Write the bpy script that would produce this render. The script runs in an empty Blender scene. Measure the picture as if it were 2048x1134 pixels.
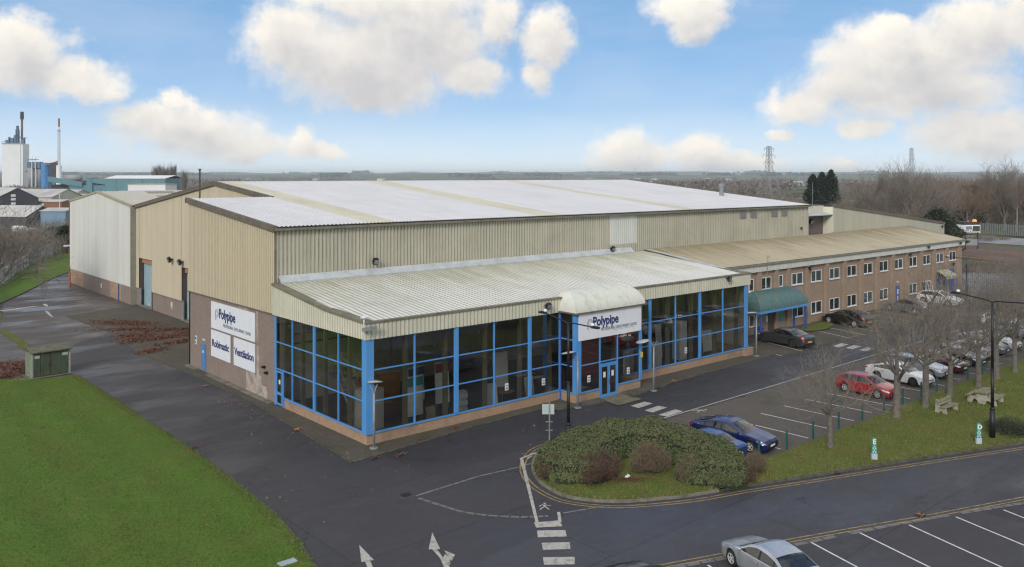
import bpy, math, random
from mathutils import Vector, Matrix
random.seed(7)
S = bpy.context.scene
COL = S.collection
R = math.radians

# ------------------------------------------------------------------ camera
# world axes: X runs along the long front of the buildings, Y into the plot
CAM = (-26.70, -43.84, 16.0)
FW = (0.65584, 0.75490)      # view heading
RT = (0.75490, -0.65584)
cam_d = bpy.data.cameras.new("camera")
cam = bpy.data.objects.new("camera", cam_d); COL.objects.link(cam)
cam.location = CAM
cam.rotation_euler = (R(90), 0, -math.atan2(FW[0], FW[1]))
cam_d.sensor_width = 36.0
cam_d.lens = 36.0*1708/2048
cam_d.shift_y = -215/2048
cam_d.clip_start = 0.5
cam_d.clip_end = 30000
S.camera = cam

# ------------------------------------------------------------------ view + sampling
S.view_settings.view_transform = 'Standard'
S.view_settings.look = 'None'
S.view_settings.gamma = 1.0
S.view_settings.use_curve_mapping = False
S.view_settings.exposure = 0.40
try:
    S.cycles.use_denoising = True; S.cycles.denoising_prefilter = 'ACCURATE'
    S.cycles.max_bounces = 7
    S.cycles.transparent_max_bounces = 24
    S.cycles.volume_bounces = 1
    S.cycles.pixel_filter_type = 'BLACKMAN_HARRIS'; S.cycles.filter_width = 1.2
except Exception: pass

# ------------------------------------------------------------------ sun + sky
SUN_AZ = math.atan2(-0.86, -0.50)     # clockwise from +Y
SUN_EL = R(27)
sun_d = bpy.data.lights.new("sun", 'SUN'); sun = bpy.data.objects.new("sun", sun_d); COL.objects.link(sun)
sun_d.energy = 1.55; sun_d.angle = R(14); sun_d.color = (1.0, 0.95, 0.88)
_to = Vector((math.sin(SUN_AZ)*math.cos(SUN_EL), math.cos(SUN_AZ)*math.cos(SUN_EL), math.sin(SUN_EL)))
sun.rotation_euler = _to.to_track_quat('Z', 'Y').to_euler()

W = bpy.data.worlds.new("World"); S.world = W; W.use_nodes = True
nt = W.node_tree; nt.nodes.clear()
def wn(t, **k):
    n = nt.nodes.new(t)
    for a, b in k.items(): setattr(n, a, b)
    return n
def wl(a, b): nt.links.new(a, b)
def wmath(op, a, b=None, c=None, clamp=False):
    n = wn('ShaderNodeMath', operation=op); n.use_clamp = clamp
    for i, x in enumerate((a, b, c)):
        if x is None: continue
        if isinstance(x, (int, float)): n.inputs[i].default_value = x
        else: wl(x, n.inputs[i])
    return n.outputs[0]
out = wn('ShaderNodeOutputWorld'); bg = wn('ShaderNodeBackground')
bg.inputs['Strength'].default_value = 0.1
wl(bg.outputs[0], out.inputs[0])
sky = wn('ShaderNodeTexSky'); sky.sky_type = 'NISHITA'; sky.sun_disc = False
sky.sun_elevation = SUN_EL; sky.sun_rotation = SUN_AZ
sky.altitude = 50; sky.air_density = 1.0; sky.dust_density = 0.6; sky.ozone_density = 2.0
tc = wn('ShaderNodeTexCoord'); sep = wn('ShaderNodeSeparateXYZ'); wl(tc.outputs['Generated'], sep.inputs[0])
# azimuth measured from the compass bearing of the plot's diagonal, and elevation (degrees)
ax = wmath('ADD', wmath('MULTIPLY', sep.outputs[0], RT[0]), wmath('MULTIPLY', sep.outputs[1], RT[1]))
ay = wmath('ADD', wmath('MULTIPLY', sep.outputs[0], FW[0]), wmath('MULTIPLY', sep.outputs[1], FW[1]))
az = wmath('MULTIPLY', wmath('ARCTAN2', ax, ay), 57.2958)
el = wmath('MULTIPLY', wmath('ARCSINE', sep.outputs[2]), 57.2958)
pc = wn('ShaderNodeCombineXYZ'); wl(az, pc.inputs[0]); wl(el, pc.inputs[1])
# cloud puffs: azimuth, elevation, half width, half height in degrees
PUFFS = [(-30.0,7.2,3.4,2.6),(-26.9,5.8,3.4,1.6),(-32,5.5,2,1.6),(-25.4,5.3,1.5,0.8),
 (-10.0,7.3,7.6,3.4),(-14,8.3,4.2,3.2),(-6.5,8.9,6.4,3.6),(-8.5,5.6,5.0,1.5),(2.4,9.2,1.9,2.8),(1.8,6.6,1.3,1.6),(-8,11.5,8,2),(-3,6.6,3,1.6),(-1.0,10.6,2.2,2.0),
 (-20.9,3.0,5.4,2.0),(-22.4,3.5,1.7,1.2),(-17.4,2.2,4.2,1.3),(-21.3,4.7,1.2,1.0),(-13.4,2.2,1.2,1.3),(-12.2,1.5,1.4,0.8),
 (11.8,11.3,3.6,1.6),(12.6,9.8,2.4,1.4),
 (7.4,1.5,3.1,2.0),(9.2,1.0,2.6,1.2),(12.6,1.3,2.3,1.7),(15.2,0.9,3.0,1.2),(17.5,3.0,1.0,0.5),
 (25.0,6.7,6.2,3.4),(22.0,5.6,4.4,1.7),(28.6,8.6,3.4,2.6),(24,9.0,1.6,1.2),(18.6,4.4,3.0,1.2),(22.5,3.2,1.6,0.8),(31.5,9.5,3.6,3.0),(26.5,5.0,5.2,1.8),
 (28.6,2.3,4.4,1.9),(33,2.4,3.6,1.8),(21.0,0.9,1.4,0.7)]
cg = bpy.data.node_groups.new('cloud_cover', 'ShaderNodeTree')
cg.interface.new_socket('Vector', in_out='INPUT', socket_type='NodeSocketVector'); cg.interface.new_socket('Density', in_out='OUTPUT', socket_type='NodeSocketFloat')
gi = cg.nodes.new('NodeGroupInput'); go = cg.nodes.new('NodeGroupOutput'); gl_ = cg.links.new
def gn(t, **k):
    n = cg.nodes.new(t)
    for a_, b_ in k.items(): setattr(n, a_, b_)
    return n
nzw = gn('ShaderNodeTexNoise'); nzw.inputs['Scale'].default_value = 0.16; nzw.inputs['Detail'].default_value = 9; nzw.inputs['Roughness'].default_value = 0.66
gl_(gi.outputs[0], nzw.inputs['Vector'])
ofs = gn('ShaderNodeVectorMath', operation='MULTIPLY_ADD'); gl_(nzw.outputs['Color'], ofs.inputs[0]); ofs.inputs[1].default_value = (5.0, 3.8, 0); ofs.inputs[2].default_value = (-2.5, -1.9, 0)
pw = gn('ShaderNodeVectorMath', operation='ADD'); gl_(gi.outputs[0], pw.inputs[0]); gl_(ofs.outputs[0], pw.inputs[1])
best = None
for (a, e, ra, re) in PUFFS:
    v = gn('ShaderNodeVectorMath', operation='MULTIPLY_ADD'); gl_(pw.outputs[0], v.inputs[0]); v.inputs[1].default_value = (1/ra, 1/re, 0); v.inputs[2].default_value = (-a/ra, -e/re, 0)
    l = gn('ShaderNodeVectorMath', operation='LENGTH'); gl_(v.outputs[0], l.inputs[0])
    if best is None: best = l.outputs['Value']
    else:
        m = gn('ShaderNodeMath', operation='SMOOTH_MIN'); gl_(best, m.inputs[0]); gl_(l.outputs['Value'], m.inputs[1]); m.inputs[2].default_value = 0.22
        best = m.outputs[0]
nzd = gn('ShaderNodeTexNoise'); nzd.inputs['Scale'].default_value = 0.42; nzd.inputs['Detail'].default_value = 9; nzd.inputs['Roughness'].default_value = 0.64
gl_(gi.outputs[0], nzd.inputs['Vector'])
s1 = gn('ShaderNodeMath', operation='SUBTRACT'); s1.inputs[0].default_value = 1.20; gl_(best, s1.inputs[1])
s2 = gn('ShaderNodeMath', operation='MULTIPLY_ADD'); gl_(nzd.outputs['Fac'], s2.inputs[0]); s2.inputs[1].default_value = 1.0; s2.inputs[2].default_value = -0.5
s3 = gn('ShaderNodeMath', operation='ADD'); gl_(s1.outputs[0], s3.inputs[0]); gl_(s2.outputs[0], s3.inputs[1]); gl_(s3.outputs[0], go.inputs[0])
def cloud_at(vec):
    n = wn('ShaderNodeGroup'); n.node_tree = cg; wl(vec, n.inputs[0]); return n.outputs[0]
def shifted(dx, dy):
    v = wn('ShaderNodeVectorMath', operation='ADD'); wl(pc.outputs[0], v.inputs[0]); v.inputs[1].default_value = (dx, dy, 0); return v.outputs[0]
dens = cloud_at(pc.outputs[0])
above = wmath('ADD', wmath('MULTIPLY', cloud_at(shifted(-0.5, 0.9)), 0.5), wmath('MULTIPLY', cloud_at(shifted(-0.9, 2.1)), 0.5))
# the rest of the sky (behind and overhead) carries broken cloud
nz3 = wn('ShaderNodeTexNoise'); nz3.inputs['Scale'].default_value = 2.4; nz3.inputs['Detail'].default_value = 5
wl(tc.outputs['Generated'], nz3.inputs['Vector'])
away = wmath('MULTIPLY', wmath('SUBTRACT', wmath('MAXIMUM', wmath('ABSOLUTE', az), wmath('MULTIPLY', el, 2.5)), 38), 0.1, clamp=True)
gen = wmath('MULTIPLY', wmath('SUBTRACT', nz3.outputs['Fac'], 0.36), 3.0)
dens2 = wmath('MAXIMUM', dens, wmath('MULTIPLY', gen, away))
nz2 = wn('ShaderNodeTexNoise'); nz2.inputs['Scale'].default_value = 0.5; nz2.inputs['Detail'].default_value = 7; nz2.inputs['Roughness'].default_value = 0.6
wl(pc.outputs[0], nz2.inputs['Vector'])
mr = wn('ShaderNodeMapRange'); mr.interpolation_type = 'SMOOTHERSTEP'; wl(dens2, mr.inputs['Value'])
mr.inputs['From Min'].default_value = 0.0; mr.inputs['From Max'].default_value = 0.80
# cloud shade: whiter rims, greyer soft bellies
nz4 = wn('ShaderNodeTexNoise'); nz4.inputs['Scale'].default_value = 0.13; nz4.inputs['Detail'].default_value = 4
mp4 = wn('ShaderNodeMapping'); mp4.inputs['Scale'].default_value = (1, 1.9, 1); mp4.inputs['Location'].default_value = (3, 1.2, 0)
wl(pc.outputs[0], mp4.inputs['Vector']); wl(mp4.outputs[0], nz4.inputs['Vector'])
lit = wmath('SUBTRACT', 0.93, wmath('MULTIPLY', above, 0.55))
ramp = wn('ShaderNodeValToRGB'); wl(wmath('ADD', wmath('ADD', lit, wmath('MULTIPLY', wmath('SUBTRACT', nz4.outputs['Fac'], 0.5), 0.5)), wmath('MULTIPLY', wmath('SUBTRACT', nz2.outputs['Fac'], 0.5), 0.5)), ramp.inputs[0])
ramp.color_ramp.elements[0].position = 0.30; ramp.color_ramp.elements[0].color = (4.9, 4.85, 4.95, 1)
ramp.color_ramp.elements[1].position = 0.95; ramp.color_ramp.elements[1].color = (8.3, 7.8, 7.0, 1)
nzv = wn('ShaderNodeTexNoise'); nzv.inputs['Scale'].default_value = 0.16; nzv.inputs['Detail'].default_value = 7; nzv.inputs['Roughness'].default_value = 0.6
mpv = wn('ShaderNodeMapping'); mpv.inputs['Scale'].default_value = (0.45, 1.5, 1); mpv.inputs['Rotation'].default_value = (0, 0, 0.25); wl(pc.outputs[0], mpv.inputs['Vector']); wl(mpv.outputs[0], nzv.inputs['Vector'])
veil = wmath('MULTIPLY', wmath('MULTIPLY', wmath('SUBTRACT', nzv.outputs['Fac'], 0.42), 3.2, clamp=True), 0.16)
cover = wmath('MAXIMUM', mr.outputs['Result'], veil)
mix = wn('ShaderNodeMix'); mix.data_type = 'RGBA'
# a light tint keeps the clear sky's blue a little fuller
tint = wn('ShaderNodeMix'); tint.data_type = 'RGBA'; tint.blend_type = 'MULTIPLY'; tint.inputs[0].default_value = 1.0
wl(sky.outputs[0], tint.inputs['A']); tint.inputs['B'].default_value = (0.95, 1.0, 1.08, 1)
grad = wn('ShaderNodeValToRGB'); wl(wmath('MULTIPLY', el, 1/45.0, clamp=True), grad.inputs[0])
ge = grad.color_ramp.elements; ge[0].position = 0.0; ge[0].color = (7.6,8.4,9.0,1); ge[1].position = 1.0; ge[1].color = (0.75,1.7,3.8,1)
for q_, c_ in ((0.045,(4.8,6.3,8.0,1)),(0.10,(2.7,4.4,6.8,1)),(0.17,(1.9,3.6,6.1,1)),(0.27,(1.5,3.1,5.4,1)),(0.5,(0.85,2.1,4.7,1))):
    e_ = ge.new(q_); e_.color = c_
clear = wn('ShaderNodeMix'); clear.data_type = 'RGBA'; clear.inputs[0].default_value = 0.85
wl(tint.outputs['Result'], clear.inputs['A']); wl(grad.outputs[0], clear.inputs['B'])
wl(cover, mix.inputs[0]); wl(clear.outputs['Result'], mix.inputs['A']); wl(ramp.outputs[0], mix.inputs['B'])
wl(mix.outputs['Result'], bg.inputs['Color'])

# ------------------------------------------------------------------ helpers
ORG = {}
SPLITS = 0
class MB:
    def __init__(s): s.v = []; s.f = []; s.m = []
    def quad(s, a, b, c, d, mi=0):
        n = len(s.v); s.v += [tuple(a), tuple(b), tuple(c), tuple(d)]; s.f.append((n, n+1, n+2, n+3)); s.m.append(mi)
    def tri(s, a, b, c, mi=0):
        n = len(s.v); s.v += [tuple(a), tuple(b), tuple(c)]; s.f.append((n, n+1, n+2)); s.m.append(mi)
    def poly(s, pts, mi=0):
        n = len(s.v); s.v += [tuple(p) for p in pts]; s.f.append(tuple(range(n, n+len(pts)))); s.m.append(mi)
    def box(s, x0, x1, y0, y1, z0, z1, mi=0):
        n = len(s.v)
        s.v += [(x0,y0,z0),(x1,y0,z0),(x1,y1,z0),(x0,y1,z0),(x0,y0,z1),(x1,y0,z1),(x1,y1,z1),(x0,y1,z1)]
        for f in ((0,3,2,1),(4,5,6,7),(0,1,5,4),(1,2,6,5),(2,3,7,6),(3,0,4,7)):
            s.f.append(tuple(n+i for i in f)); s.m.append(mi)
    def obox(s, c, ax, ay, az, mi=0):
        c, ax, ay, az = Vector(c), Vector(ax), Vector(ay), Vector(az); n = len(s.v)
        for k in (-1, 1):
            for i, j in ((-1,-1),(1,-1),(1,1),(-1,1)):
                s.v.append(tuple(c+ax*i+ay*j+az*k))
        for f in ((0,3,2,1),(4,5,6,7),(0,1,5,4),(1,2,6,5),(2,3,7,6),(3,0,4,7)):
            s.f.append(tuple(n+i for i in f)); s.m.append(mi)
    def tube(s, p0, p1, r0, r1=None, n=8, mi=0, caps=True):
        r1 = r0 if r1 is None else r1
        p0, p1 = Vector(p0), Vector(p1); d = p1-p0
        if d.length < 1e-6: return
        d.normalize(); a = d.orthogonal().normalized(); b = d.cross(a); k = len(s.v)
        for p, r in ((p0, r0), (p1, r1)):
            for i in range(n):
                t = 2*math.pi*i/n; s.v.append(tuple(p+a*(r*math.cos(t))+b*(r*math.sin(t))))
        for i in range(n):
            j = (i+1) % n; s.f.append((k+i, k+j, k+n+j, k+n+i)); s.m.append(mi)
        if caps and n > 2:
            s.f.append(tuple(k+n-1-i for i in range(n))); s.m.append(mi)
            s.f.append(tuple(k+n+i for i in range(n))); s.m.append(mi)
    def path(s, pts, r, n=6, mi=0):
        for i in range(len(pts)-1): s.tube(pts[i], pts[i+1], r, r, n, mi)
    def lathe(s, prof, n=16, c=(0,0,0), axis='z', mi=0, cap=True):
        k = len(s.v); c = Vector(c)
        for r, z in prof:
            for i in range(n):
                t = 2*math.pi*i/n; x, y = r*math.cos(t), r*math.sin(t)
                s.v.append(tuple(c+Vector((x,y,z) if axis == 'z' else ((x,z,y) if axis == 'y' else (z,x,y)))))
        for j in range(len(prof)-1):
            for i in range(n):
                i2 = (i+1) % n; s.f.append((k+j*n+i, k+j*n+i2, k+(j+1)*n+i2, k+(j+1)*n+i)); s.m.append(mi)
        if cap and prof[0][0] > 1e-4: s.f.append(tuple(k+n-1-i for i in range(n))); s.m.append(mi)
        if cap and prof[-1][0] > 1e-4: s.f.append(tuple(k+(len(prof)-1)*n+i for i in range(n))); s.m.append(mi)
    def prism(s, pts, z0, z1, mi=0):
        s.poly([(x, y, z1) for x, y in pts], mi); s.poly([(x, y, z0) for x, y in reversed(pts)], mi)
        for i in range(len(pts)):
            a, b = pts[i], pts[(i+1) % len(pts)]
            s.quad((a[0],a[1],z0),(b[0],b[1],z0),(b[0],b[1],z1),(a[0],a[1],z1), mi)
    def slab(s, pts3, n, mi=0):
        # closed slab: polygon pts3 extruded by vector n
        n = Vector(n); q = [tuple(Vector(p)+n) for p in pts3]
        s.poly(pts3, mi); s.poly(q[::-1], mi)
        for i in range(len(q)):
            j = (i+1) % len(q); s.quad(pts3[j], pts3[i], q[i], q[j], mi)
    def ico(s, c, r, mi=0, jit=0.0, rnd=random):
        t = (1+5**.5)/2; k = len(s.v)
        vs = [(-1,t,0),(1,t,0),(-1,-t,0),(1,-t,0),(0,-1,t),(0,1,t),(0,-1,-t),(0,1,-t),(t,0,-1),(t,0,1),(-t,0,-1),(-t,0,1)]
        for v in vs:
            f = r/1.902*(1+rnd.uniform(-jit, jit)) if not isinstance(r, tuple) else 0
            if isinstance(r, tuple): s.v.append((c[0]+v[0]*r[0]/1.902, c[1]+v[1]*r[1]/1.902, c[2]+v[2]*r[2]/1.902))
            else: s.v.append((c[0]+v[0]*f, c[1]+v[1]*f, c[2]+v[2]*f))
        for f in ((0,11,5),(0,5,1),(0,1,7),(0,7,10),(0,10,11),(1,5,9),(5,11,4),(11,10,2),(10,7,6),(7,1,8),(3,9,4),(3,4,2),(3,2,6),(3,6,8),(3,8,9),(4,9,5),(2,4,11),(6,2,10),(8,6,7),(9,8,1)):
            s.f.append(tuple(k+i for i in f)); s.m.append(mi)
    def build(s, name, mats, parent=None, smooth=False, world=True):
        if not s.f: return None
        if not isinstance(mats, (list, tuple)): mats = [mats]
        me = bpy.data.meshes.new(name)
        o0 = ORG.get(parent.name, Vector((0,0,0))) if parent and world else Vector((0,0,0))
        vs = [(x-o0.x, y-o0.y, z-o0.z) for x, y, z in s.v] if o0.length else s.v
        me.from_pydata(vs, [], s.f)
        for m in mats: me.materials.append(m)
        if len(mats) > 1: me.polygons.foreach_set('material_index', s.m)
        if smooth: me.polygons.foreach_set('use_smooth', [True]*len(s.f))
        me.update()
        o = bpy.data.objects.new(name, me); COL.objects.link(o)
        if parent:
            o.parent = parent
            if world: ORG[o.name] = o0
        return o
def tag(o, label=None, cat=None, group=None, kind=None):
    if label: o['label'] = label
    if cat: o['category'] = cat
    if group: o['group'] = group
    if kind: o['kind'] = kind
    return o
def thing(name, label, cat, loc=(0,0,0), rz=0.0, group=None):
    o = bpy.data.objects.new(name, None); COL.objects.link(o); o.empty_display_size = 0.3
    o.location = loc; o.rotation_euler = (0,0,rz)
    ORG[o.name] = Vector(loc) if rz == 0 else Vector((0,0,0))
    return tag(o, label, cat, group)
def dup(root, loc, rz=None, label=None, scale=None, group=None):
    r = root.copy(); COL.objects.link(r); r.location = loc
    if rz is not None: r.rotation_euler = (0,0,rz)
    if scale: r.scale = scale if isinstance(scale, tuple) else (scale,)*3
    if label: r['label'] = label
    if group: r['group'] = group
    for ch in list(root.children):
        c = ch.copy(); COL.objects.link(c); c.parent = r
        for g in list(ch.children):
            d = g.copy(); COL.objects.link(d); d.parent = c
    return r
def struct(name, mb, mat, smooth=False): return tag(mb.build(name, mat, None, smooth), kind='structure')
def fp(lat, ahead):      # site grid: metres right of / ahead of the drone's spot
    return (CAM[0]+RT[0]*lat+FW[0]*ahead, CAM[1]+RT[1]*lat+FW[1]*ahead)
def lerp(a, b, t): return a+(b-a)*t
def pl(x, xs, ys):
    if x <= xs[0]: return ys[0]
    for i in range(len(xs)-1):
        if x <= xs[i+1]:
            t = (x-xs[i])/(xs[i+1]-xs[i]); return ys[i]+(ys[i+1]-ys[i])*t
    return ys[-1]

# ------------------------------------------------------------------ materials
def _nodes(name):
    m = bpy.data.materials.new(name); m.use_nodes = True; t = m.node_tree
    b = t.nodes.get('Principled BSDF'); return m, t, b
def _noise(t, vec, scale, detail=4, rough=0.6):
    n = t.nodes.new('ShaderNodeTexNoise'); n.inputs['Scale'].default_value = scale
    n.inputs['Detail'].default_value = detail; n.inputs['Roughness'].default_value = rough
    t.links.new(vec, n.inputs['Vector']); return n.outputs['Fac']
def _ramp(t, fac, a, b, c0=(0,0,0,1), c1=(1,1,1,1)):
    n = t.nodes.new('ShaderNodeMapRange'); n.clamp = True; t.links.new(fac, n.inputs['Value'])
    n.inputs['From Min'].default_value = a; n.inputs['From Max'].default_value = b; return n.outputs['Result']
def _mix(t, fac, a, b, mode='MIX'):
    n = t.nodes.new('ShaderNodeMix'); n.data_type = 'RGBA'; n.blend_type = mode
    if isinstance(fac, (int, float)): n.inputs[0].default_value = fac
    else: t.links.new(fac, n.inputs[0])
    for x, k in ((a, 'A'), (b, 'B')):
        if isinstance(x, tuple): n.inputs[k].default_value = x if len(x) == 4 else x+(1,)
        else: t.links.new(x, n.inputs[k])
    return n.outputs['Result']
def _math(t, op, a, b=0.0):
    n = t.nodes.new('ShaderNodeMath'); n.operation = op
    for i, x in enumerate((a, b)):
        if isinstance(x, (int, float)): n.inputs[i].default_value = x
        else: t.links.new(x, n.inputs[i])
    return n.outputs[0]
def _pos(t, scale=(1,1,1), obj=False):
    if obj: g = t.nodes.new('ShaderNodeTexCoord').outputs['Object']
    else: g = t.nodes.new('ShaderNodeNewGeometry').outputs['Position']
    m = t.nodes.new('ShaderNodeMapping'); m.inputs['Scale'].default_value = scale; t.links.new(g, m.inputs['Vector'])
    return m.outputs[0]
def _bump(t, b, h, strength, dist=0.02):
    n = t.nodes.new('ShaderNodeBump'); n.inputs['Strength'].default_value = strength; n.inputs['Distance'].default_value = dist
    t.links.new(h, n.inputs['Height']); t.links.new(n.outputs[0], b.inputs['Normal'])
def mat(name, col, rough=0.6, metal=0.0, col2=None, scale=1.5, lo=0.4, hi=0.65, stretch=(1,1,1), fine=0.0, bump=0.0, bscale=20, obj=False, spec=None, coat=0):
    m, t, b = _nodes(name)
    b.inputs['Roughness'].default_value = rough; b.inputs['Metallic'].default_value = metal
    if spec is not None: b.inputs['Specular IOR Level'].default_value = spec
    if coat: b.inputs['Coat Weight'].default_value = coat; b.inputs['Coat Roughness'].default_value = 0.04
    c2 = col2 if col2 else tuple(x*0.86 for x in col)
    p = _pos(t, stretch, obj)
    c = _mix(t, _ramp(t, _noise(t, p, scale, 5), lo, hi), col, c2)
    if fine:
        f = _noise(t, _pos(t, (1,1,1), obj), 35, 2); g = _ramp(t, f, 0.3, 0.7)
        k = t.nodes.new('ShaderNodeMapRange'); t.links.new(g, k.inputs['Value']); k.inputs['To Min'].default_value = 1-fine; k.inputs['To Max'].default_value = 1+fine
        cb = t.nodes.new('ShaderNodeCombineColor')
        for i in range(3): t.links.new(k.outputs[0], cb.inputs[i])
        c = _mix(t, 1.0, c, cb.outputs[0], 'MULTIPLY')
    t.links.new(c, b.inputs['Base Color'])
    if bump: _bump(t, b, _noise(t, _pos(t, (1,1,1), obj), bscale, 4), bump)
    return m
def mat_asphalt(name, base, wet=0.35, joints=False):
    m, t, b = _nodes(name); p = _pos(t)
    big = _noise(t, p, 0.13, 5, 0.65); mid = _noise(t, p, 0.9, 4); fine = _noise(t, p, 24, 2, 0.9)
    c = _mix(t, _ramp(t, big, 0.38, 0.62), base, tuple(x*0.72 for x in base))
    c = _mix(t, _ramp(t, mid, 0.55, 0.75), c, tuple(x*1.22 for x in base))
    c = _mix(t, _ramp(t, fine, 0.48, 0.70), c, tuple(x*2.6 for x in base))
    c = _mix(t, _ramp(t, _noise(t, p, 4.5, 4, 0.8), 0.45, 0.7), c, _mix(t, 0.5, c, tuple(x*1.9 for x in base)))
    vv = t.nodes.new('ShaderNodeTexVoronoi'); vv.inputs['Scale'].default_value = 0.28; t.links.new(p, vv.inputs['Vector'])
    c = _mix(t, _math(t, 'MULTIPLY', _ramp(t, vv.outputs['Distance'], 0.10, 0.03), _ramp(t, _noise(t, p, 1.5, 4), 0.4, 0.6)), c, tuple(x*0.45 for x in base))
    pt = t.nodes.new('ShaderNodeTexBrick'); pt.inputs['Scale'].default_value = 1.0; pt.inputs['Brick Width'].default_value = 17.0; pt.inputs['Row Height'].default_value = 6.5; pt.inputs['Mortar Size'].default_value = 0.035; pt.inputs['Color1'].default_value = (0.9,0.9,0.9,1); pt.inputs['Color2'].default_value = (1.1,1.1,1.1,1); pt.inputs['Mortar'].default_value = (0.6,0.6,0.6,1)
    t.links.new(p, pt.inputs['Vector']); c = _mix(t, 1.0, c, pt.outputs['Color'], 'MULTIPLY')
    # thin dark cracks
    w = t.nodes.new('ShaderNodeTexVoronoi'); w.feature = 'DISTANCE_TO_EDGE'; w.inputs['Scale'].default_value = 0.12
    dv = t.nodes.new('ShaderNodeVectorMath'); dv.operation = 'MULTIPLY_ADD'; nn = t.nodes.new('ShaderNodeTexNoise'); nn.inputs['Scale'].default_value = 0.8; nn.inputs['Detail'].default_value = 6
    t.links.new(p, nn.inputs['Vector']); t.links.new(nn.outputs['Color'], dv.inputs[0]); dv.inputs[1].default_value = (2.2,2.2,0); t.links.new(p, dv.inputs[2]); t.links.new(dv.outputs[0], w.inputs['Vector'])
    crack = _math(t, 'MULTIPLY', _ramp(t, w.outputs['Distance'], 0.0052, 0.002), _ramp(t, _noise(t, p, 0.3, 3), 0.5, 0.6))
    c = _mix(t, crack, c, tuple(x*0.35 for x in base))
    t.links.new(c, b.inputs['Base Color'])
    r = t.nodes.new('ShaderNodeMapRange'); t.links.new(_ramp(t, _noise(t, _pos(t, (0.5,1,1)), 0.22, 5), 0.42, 0.6), r.inputs['Value'])
    r.inputs['To Min'].default_value = 0.78; r.inputs['To Max'].default_value = wet
    t.links.new(r.outputs[0], b.inputs['Roughness'])
    _bump(t, b, fine, 0.35, 0.01)
    return m
def mat_brick(name, c1, c2, mortar, bw=0.225, bh=0.075, ground=False, dirt=None, rough=0.85, rot=0.0, dlo=0.5, dhi=0.7, dscale=0.5):
    m, t, b = _nodes(name)
    g = t.nodes.new('ShaderNodeNewGeometry')
    if ground:
        mp = t.nodes.new('ShaderNodeMapping'); mp.inputs['Rotation'].default_value = (0,0,rot); t.links.new(g.outputs['Position'], mp.inputs['Vector']); vec = mp.outputs[0]
    else:
        s = t.nodes.new('ShaderNodeSeparateXYZ'); t.links.new(g.outputs['Position'], s.inputs[0])
        cb = t.nodes.new('ShaderNodeCombineXYZ'); t.links.new(_math(t, 'ADD', s.outputs[0], s.outputs[1]), cb.inputs[0]); t.links.new(s.outputs[2], cb.inputs[1]); vec = cb.outputs[0]
    br = t.nodes.new('ShaderNodeTexBrick'); t.links.new(vec, br.inputs['Vector'])
    br.inputs['Scale'].default_value = 1.0; br.inputs['Brick Width'].default_value = bw; br.inputs['Row Height'].default_value = bh
    br.inputs['Mortar Size'].default_value = 0.010; br.inputs['Color1'].default_value = c1+(1,); br.inputs['Color2'].default_value = c2+(1,); br.inputs['Mortar'].default_value = mortar+(1,)
    c = br.outputs['Color']; p = g.outputs['Position']
    c = _mix(t, _ramp(t, _noise(t, p, 0.7, 5), 0.35, 0.7), c, _mix(t, 0.45, c, tuple(x*0.6 for x in c1)))
    if dirt: c = _mix(t, _ramp(t, _noise(t, p, dscale, 6, 0.7), dlo, dhi), c, dirt)
    t.links.new(c, b.inputs['Base Color']); b.inputs['Roughness'].default_value = rough
    _bump(t, b, br.outputs['Fac'], -0.4, 0.01)
    return m
def mat_grass(name, a, bcol, dead, dlo=0.56, dhi=0.72):
    m, t, b = _nodes(name); p = _pos(t)
    c = _mix(t, _ramp(t, _noise(t, p, 0.30, 5), 0.35, 0.65), a, bcol)
    c = _mix(t, _ramp(t, _noise(t, p, 1.1, 5, 0.75), dlo, dhi), c, dead)
    md = _ramp(t, _noise(t, p, 0.55, 6, 0.8), 0.62, 0.72); c = _mix(t, _math(t, 'MULTIPLY', md, 0.55), c, (0.085,0.068,0.036))
    st = t.nodes.new('ShaderNodeTexWave'); st.inputs['Scale'].default_value = 0.11; st.inputs['Distortion'].default_value = 2.5; st.inputs['Detail'].default_value = 3; t.links.new(p, st.inputs['Vector'])
    c = _mix(t, _math(t, 'MULTIPLY', st.outputs['Fac'], 0.22), c, tuple(x*1.5 for x in a))
    f = _noise(t, _pos(t, (1,1,1)), 9, 5, 0.85)
    c = _mix(t, _ramp(t, f, 0.44, 0.64), c, _mix(t, 0.58, c, (0.008,0.014,0.004)))
    f2 = _noise(t, _pos(t, (1,1,1)), 23, 3, 0.8)
    c = _mix(t, _ramp(t, f2, 0.52, 0.75), c, _mix(t, 0.5, c, (0.20,0.26,0.06)))
    t.links.new(c, b.inputs['Base Color']); b.inputs['Roughness'].default_value = 0.95
    b.inputs['Specular IOR Level'].default_value = 0.1
    _bump(t, b, f, 0.9, 0.08)
    return m
def mat_clad(name, col, streak, amount=(0.5, 0.75), top=None, sheets=0.0, rough=0.55):
    # profiled sheet: tone varies sheet by sheet, grime runs down in streaks
    m, t, b = _nodes(name)
    c = col
    c = _mix(t, _ramp(t, _noise(t, _pos(t, (1,1,0.02)), 0.9, 2), 0.3, 0.7), c, tuple(x*0.86 for x in col))
    s = _noise(t, _pos(t, (1.6,1.6,0.11)), 1.0, 6, 0.75)
    c = _mix(t, _math(t, 'MULTIPLY', _ramp(t, s, *amount), 0.75), c, streak)
    s2 = _noise(t, _pos(t, (1,1,1)), 0.35, 5, 0.6)
    c = _mix(t, _math(t, 'MULTIPLY', _ramp(t, s2, 0.5, 0.7), 0.35), c, streak)
    t.links.new(c, b.inputs['Base Color']); b.inputs['Roughness'].default_value = rough
    return m
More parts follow.
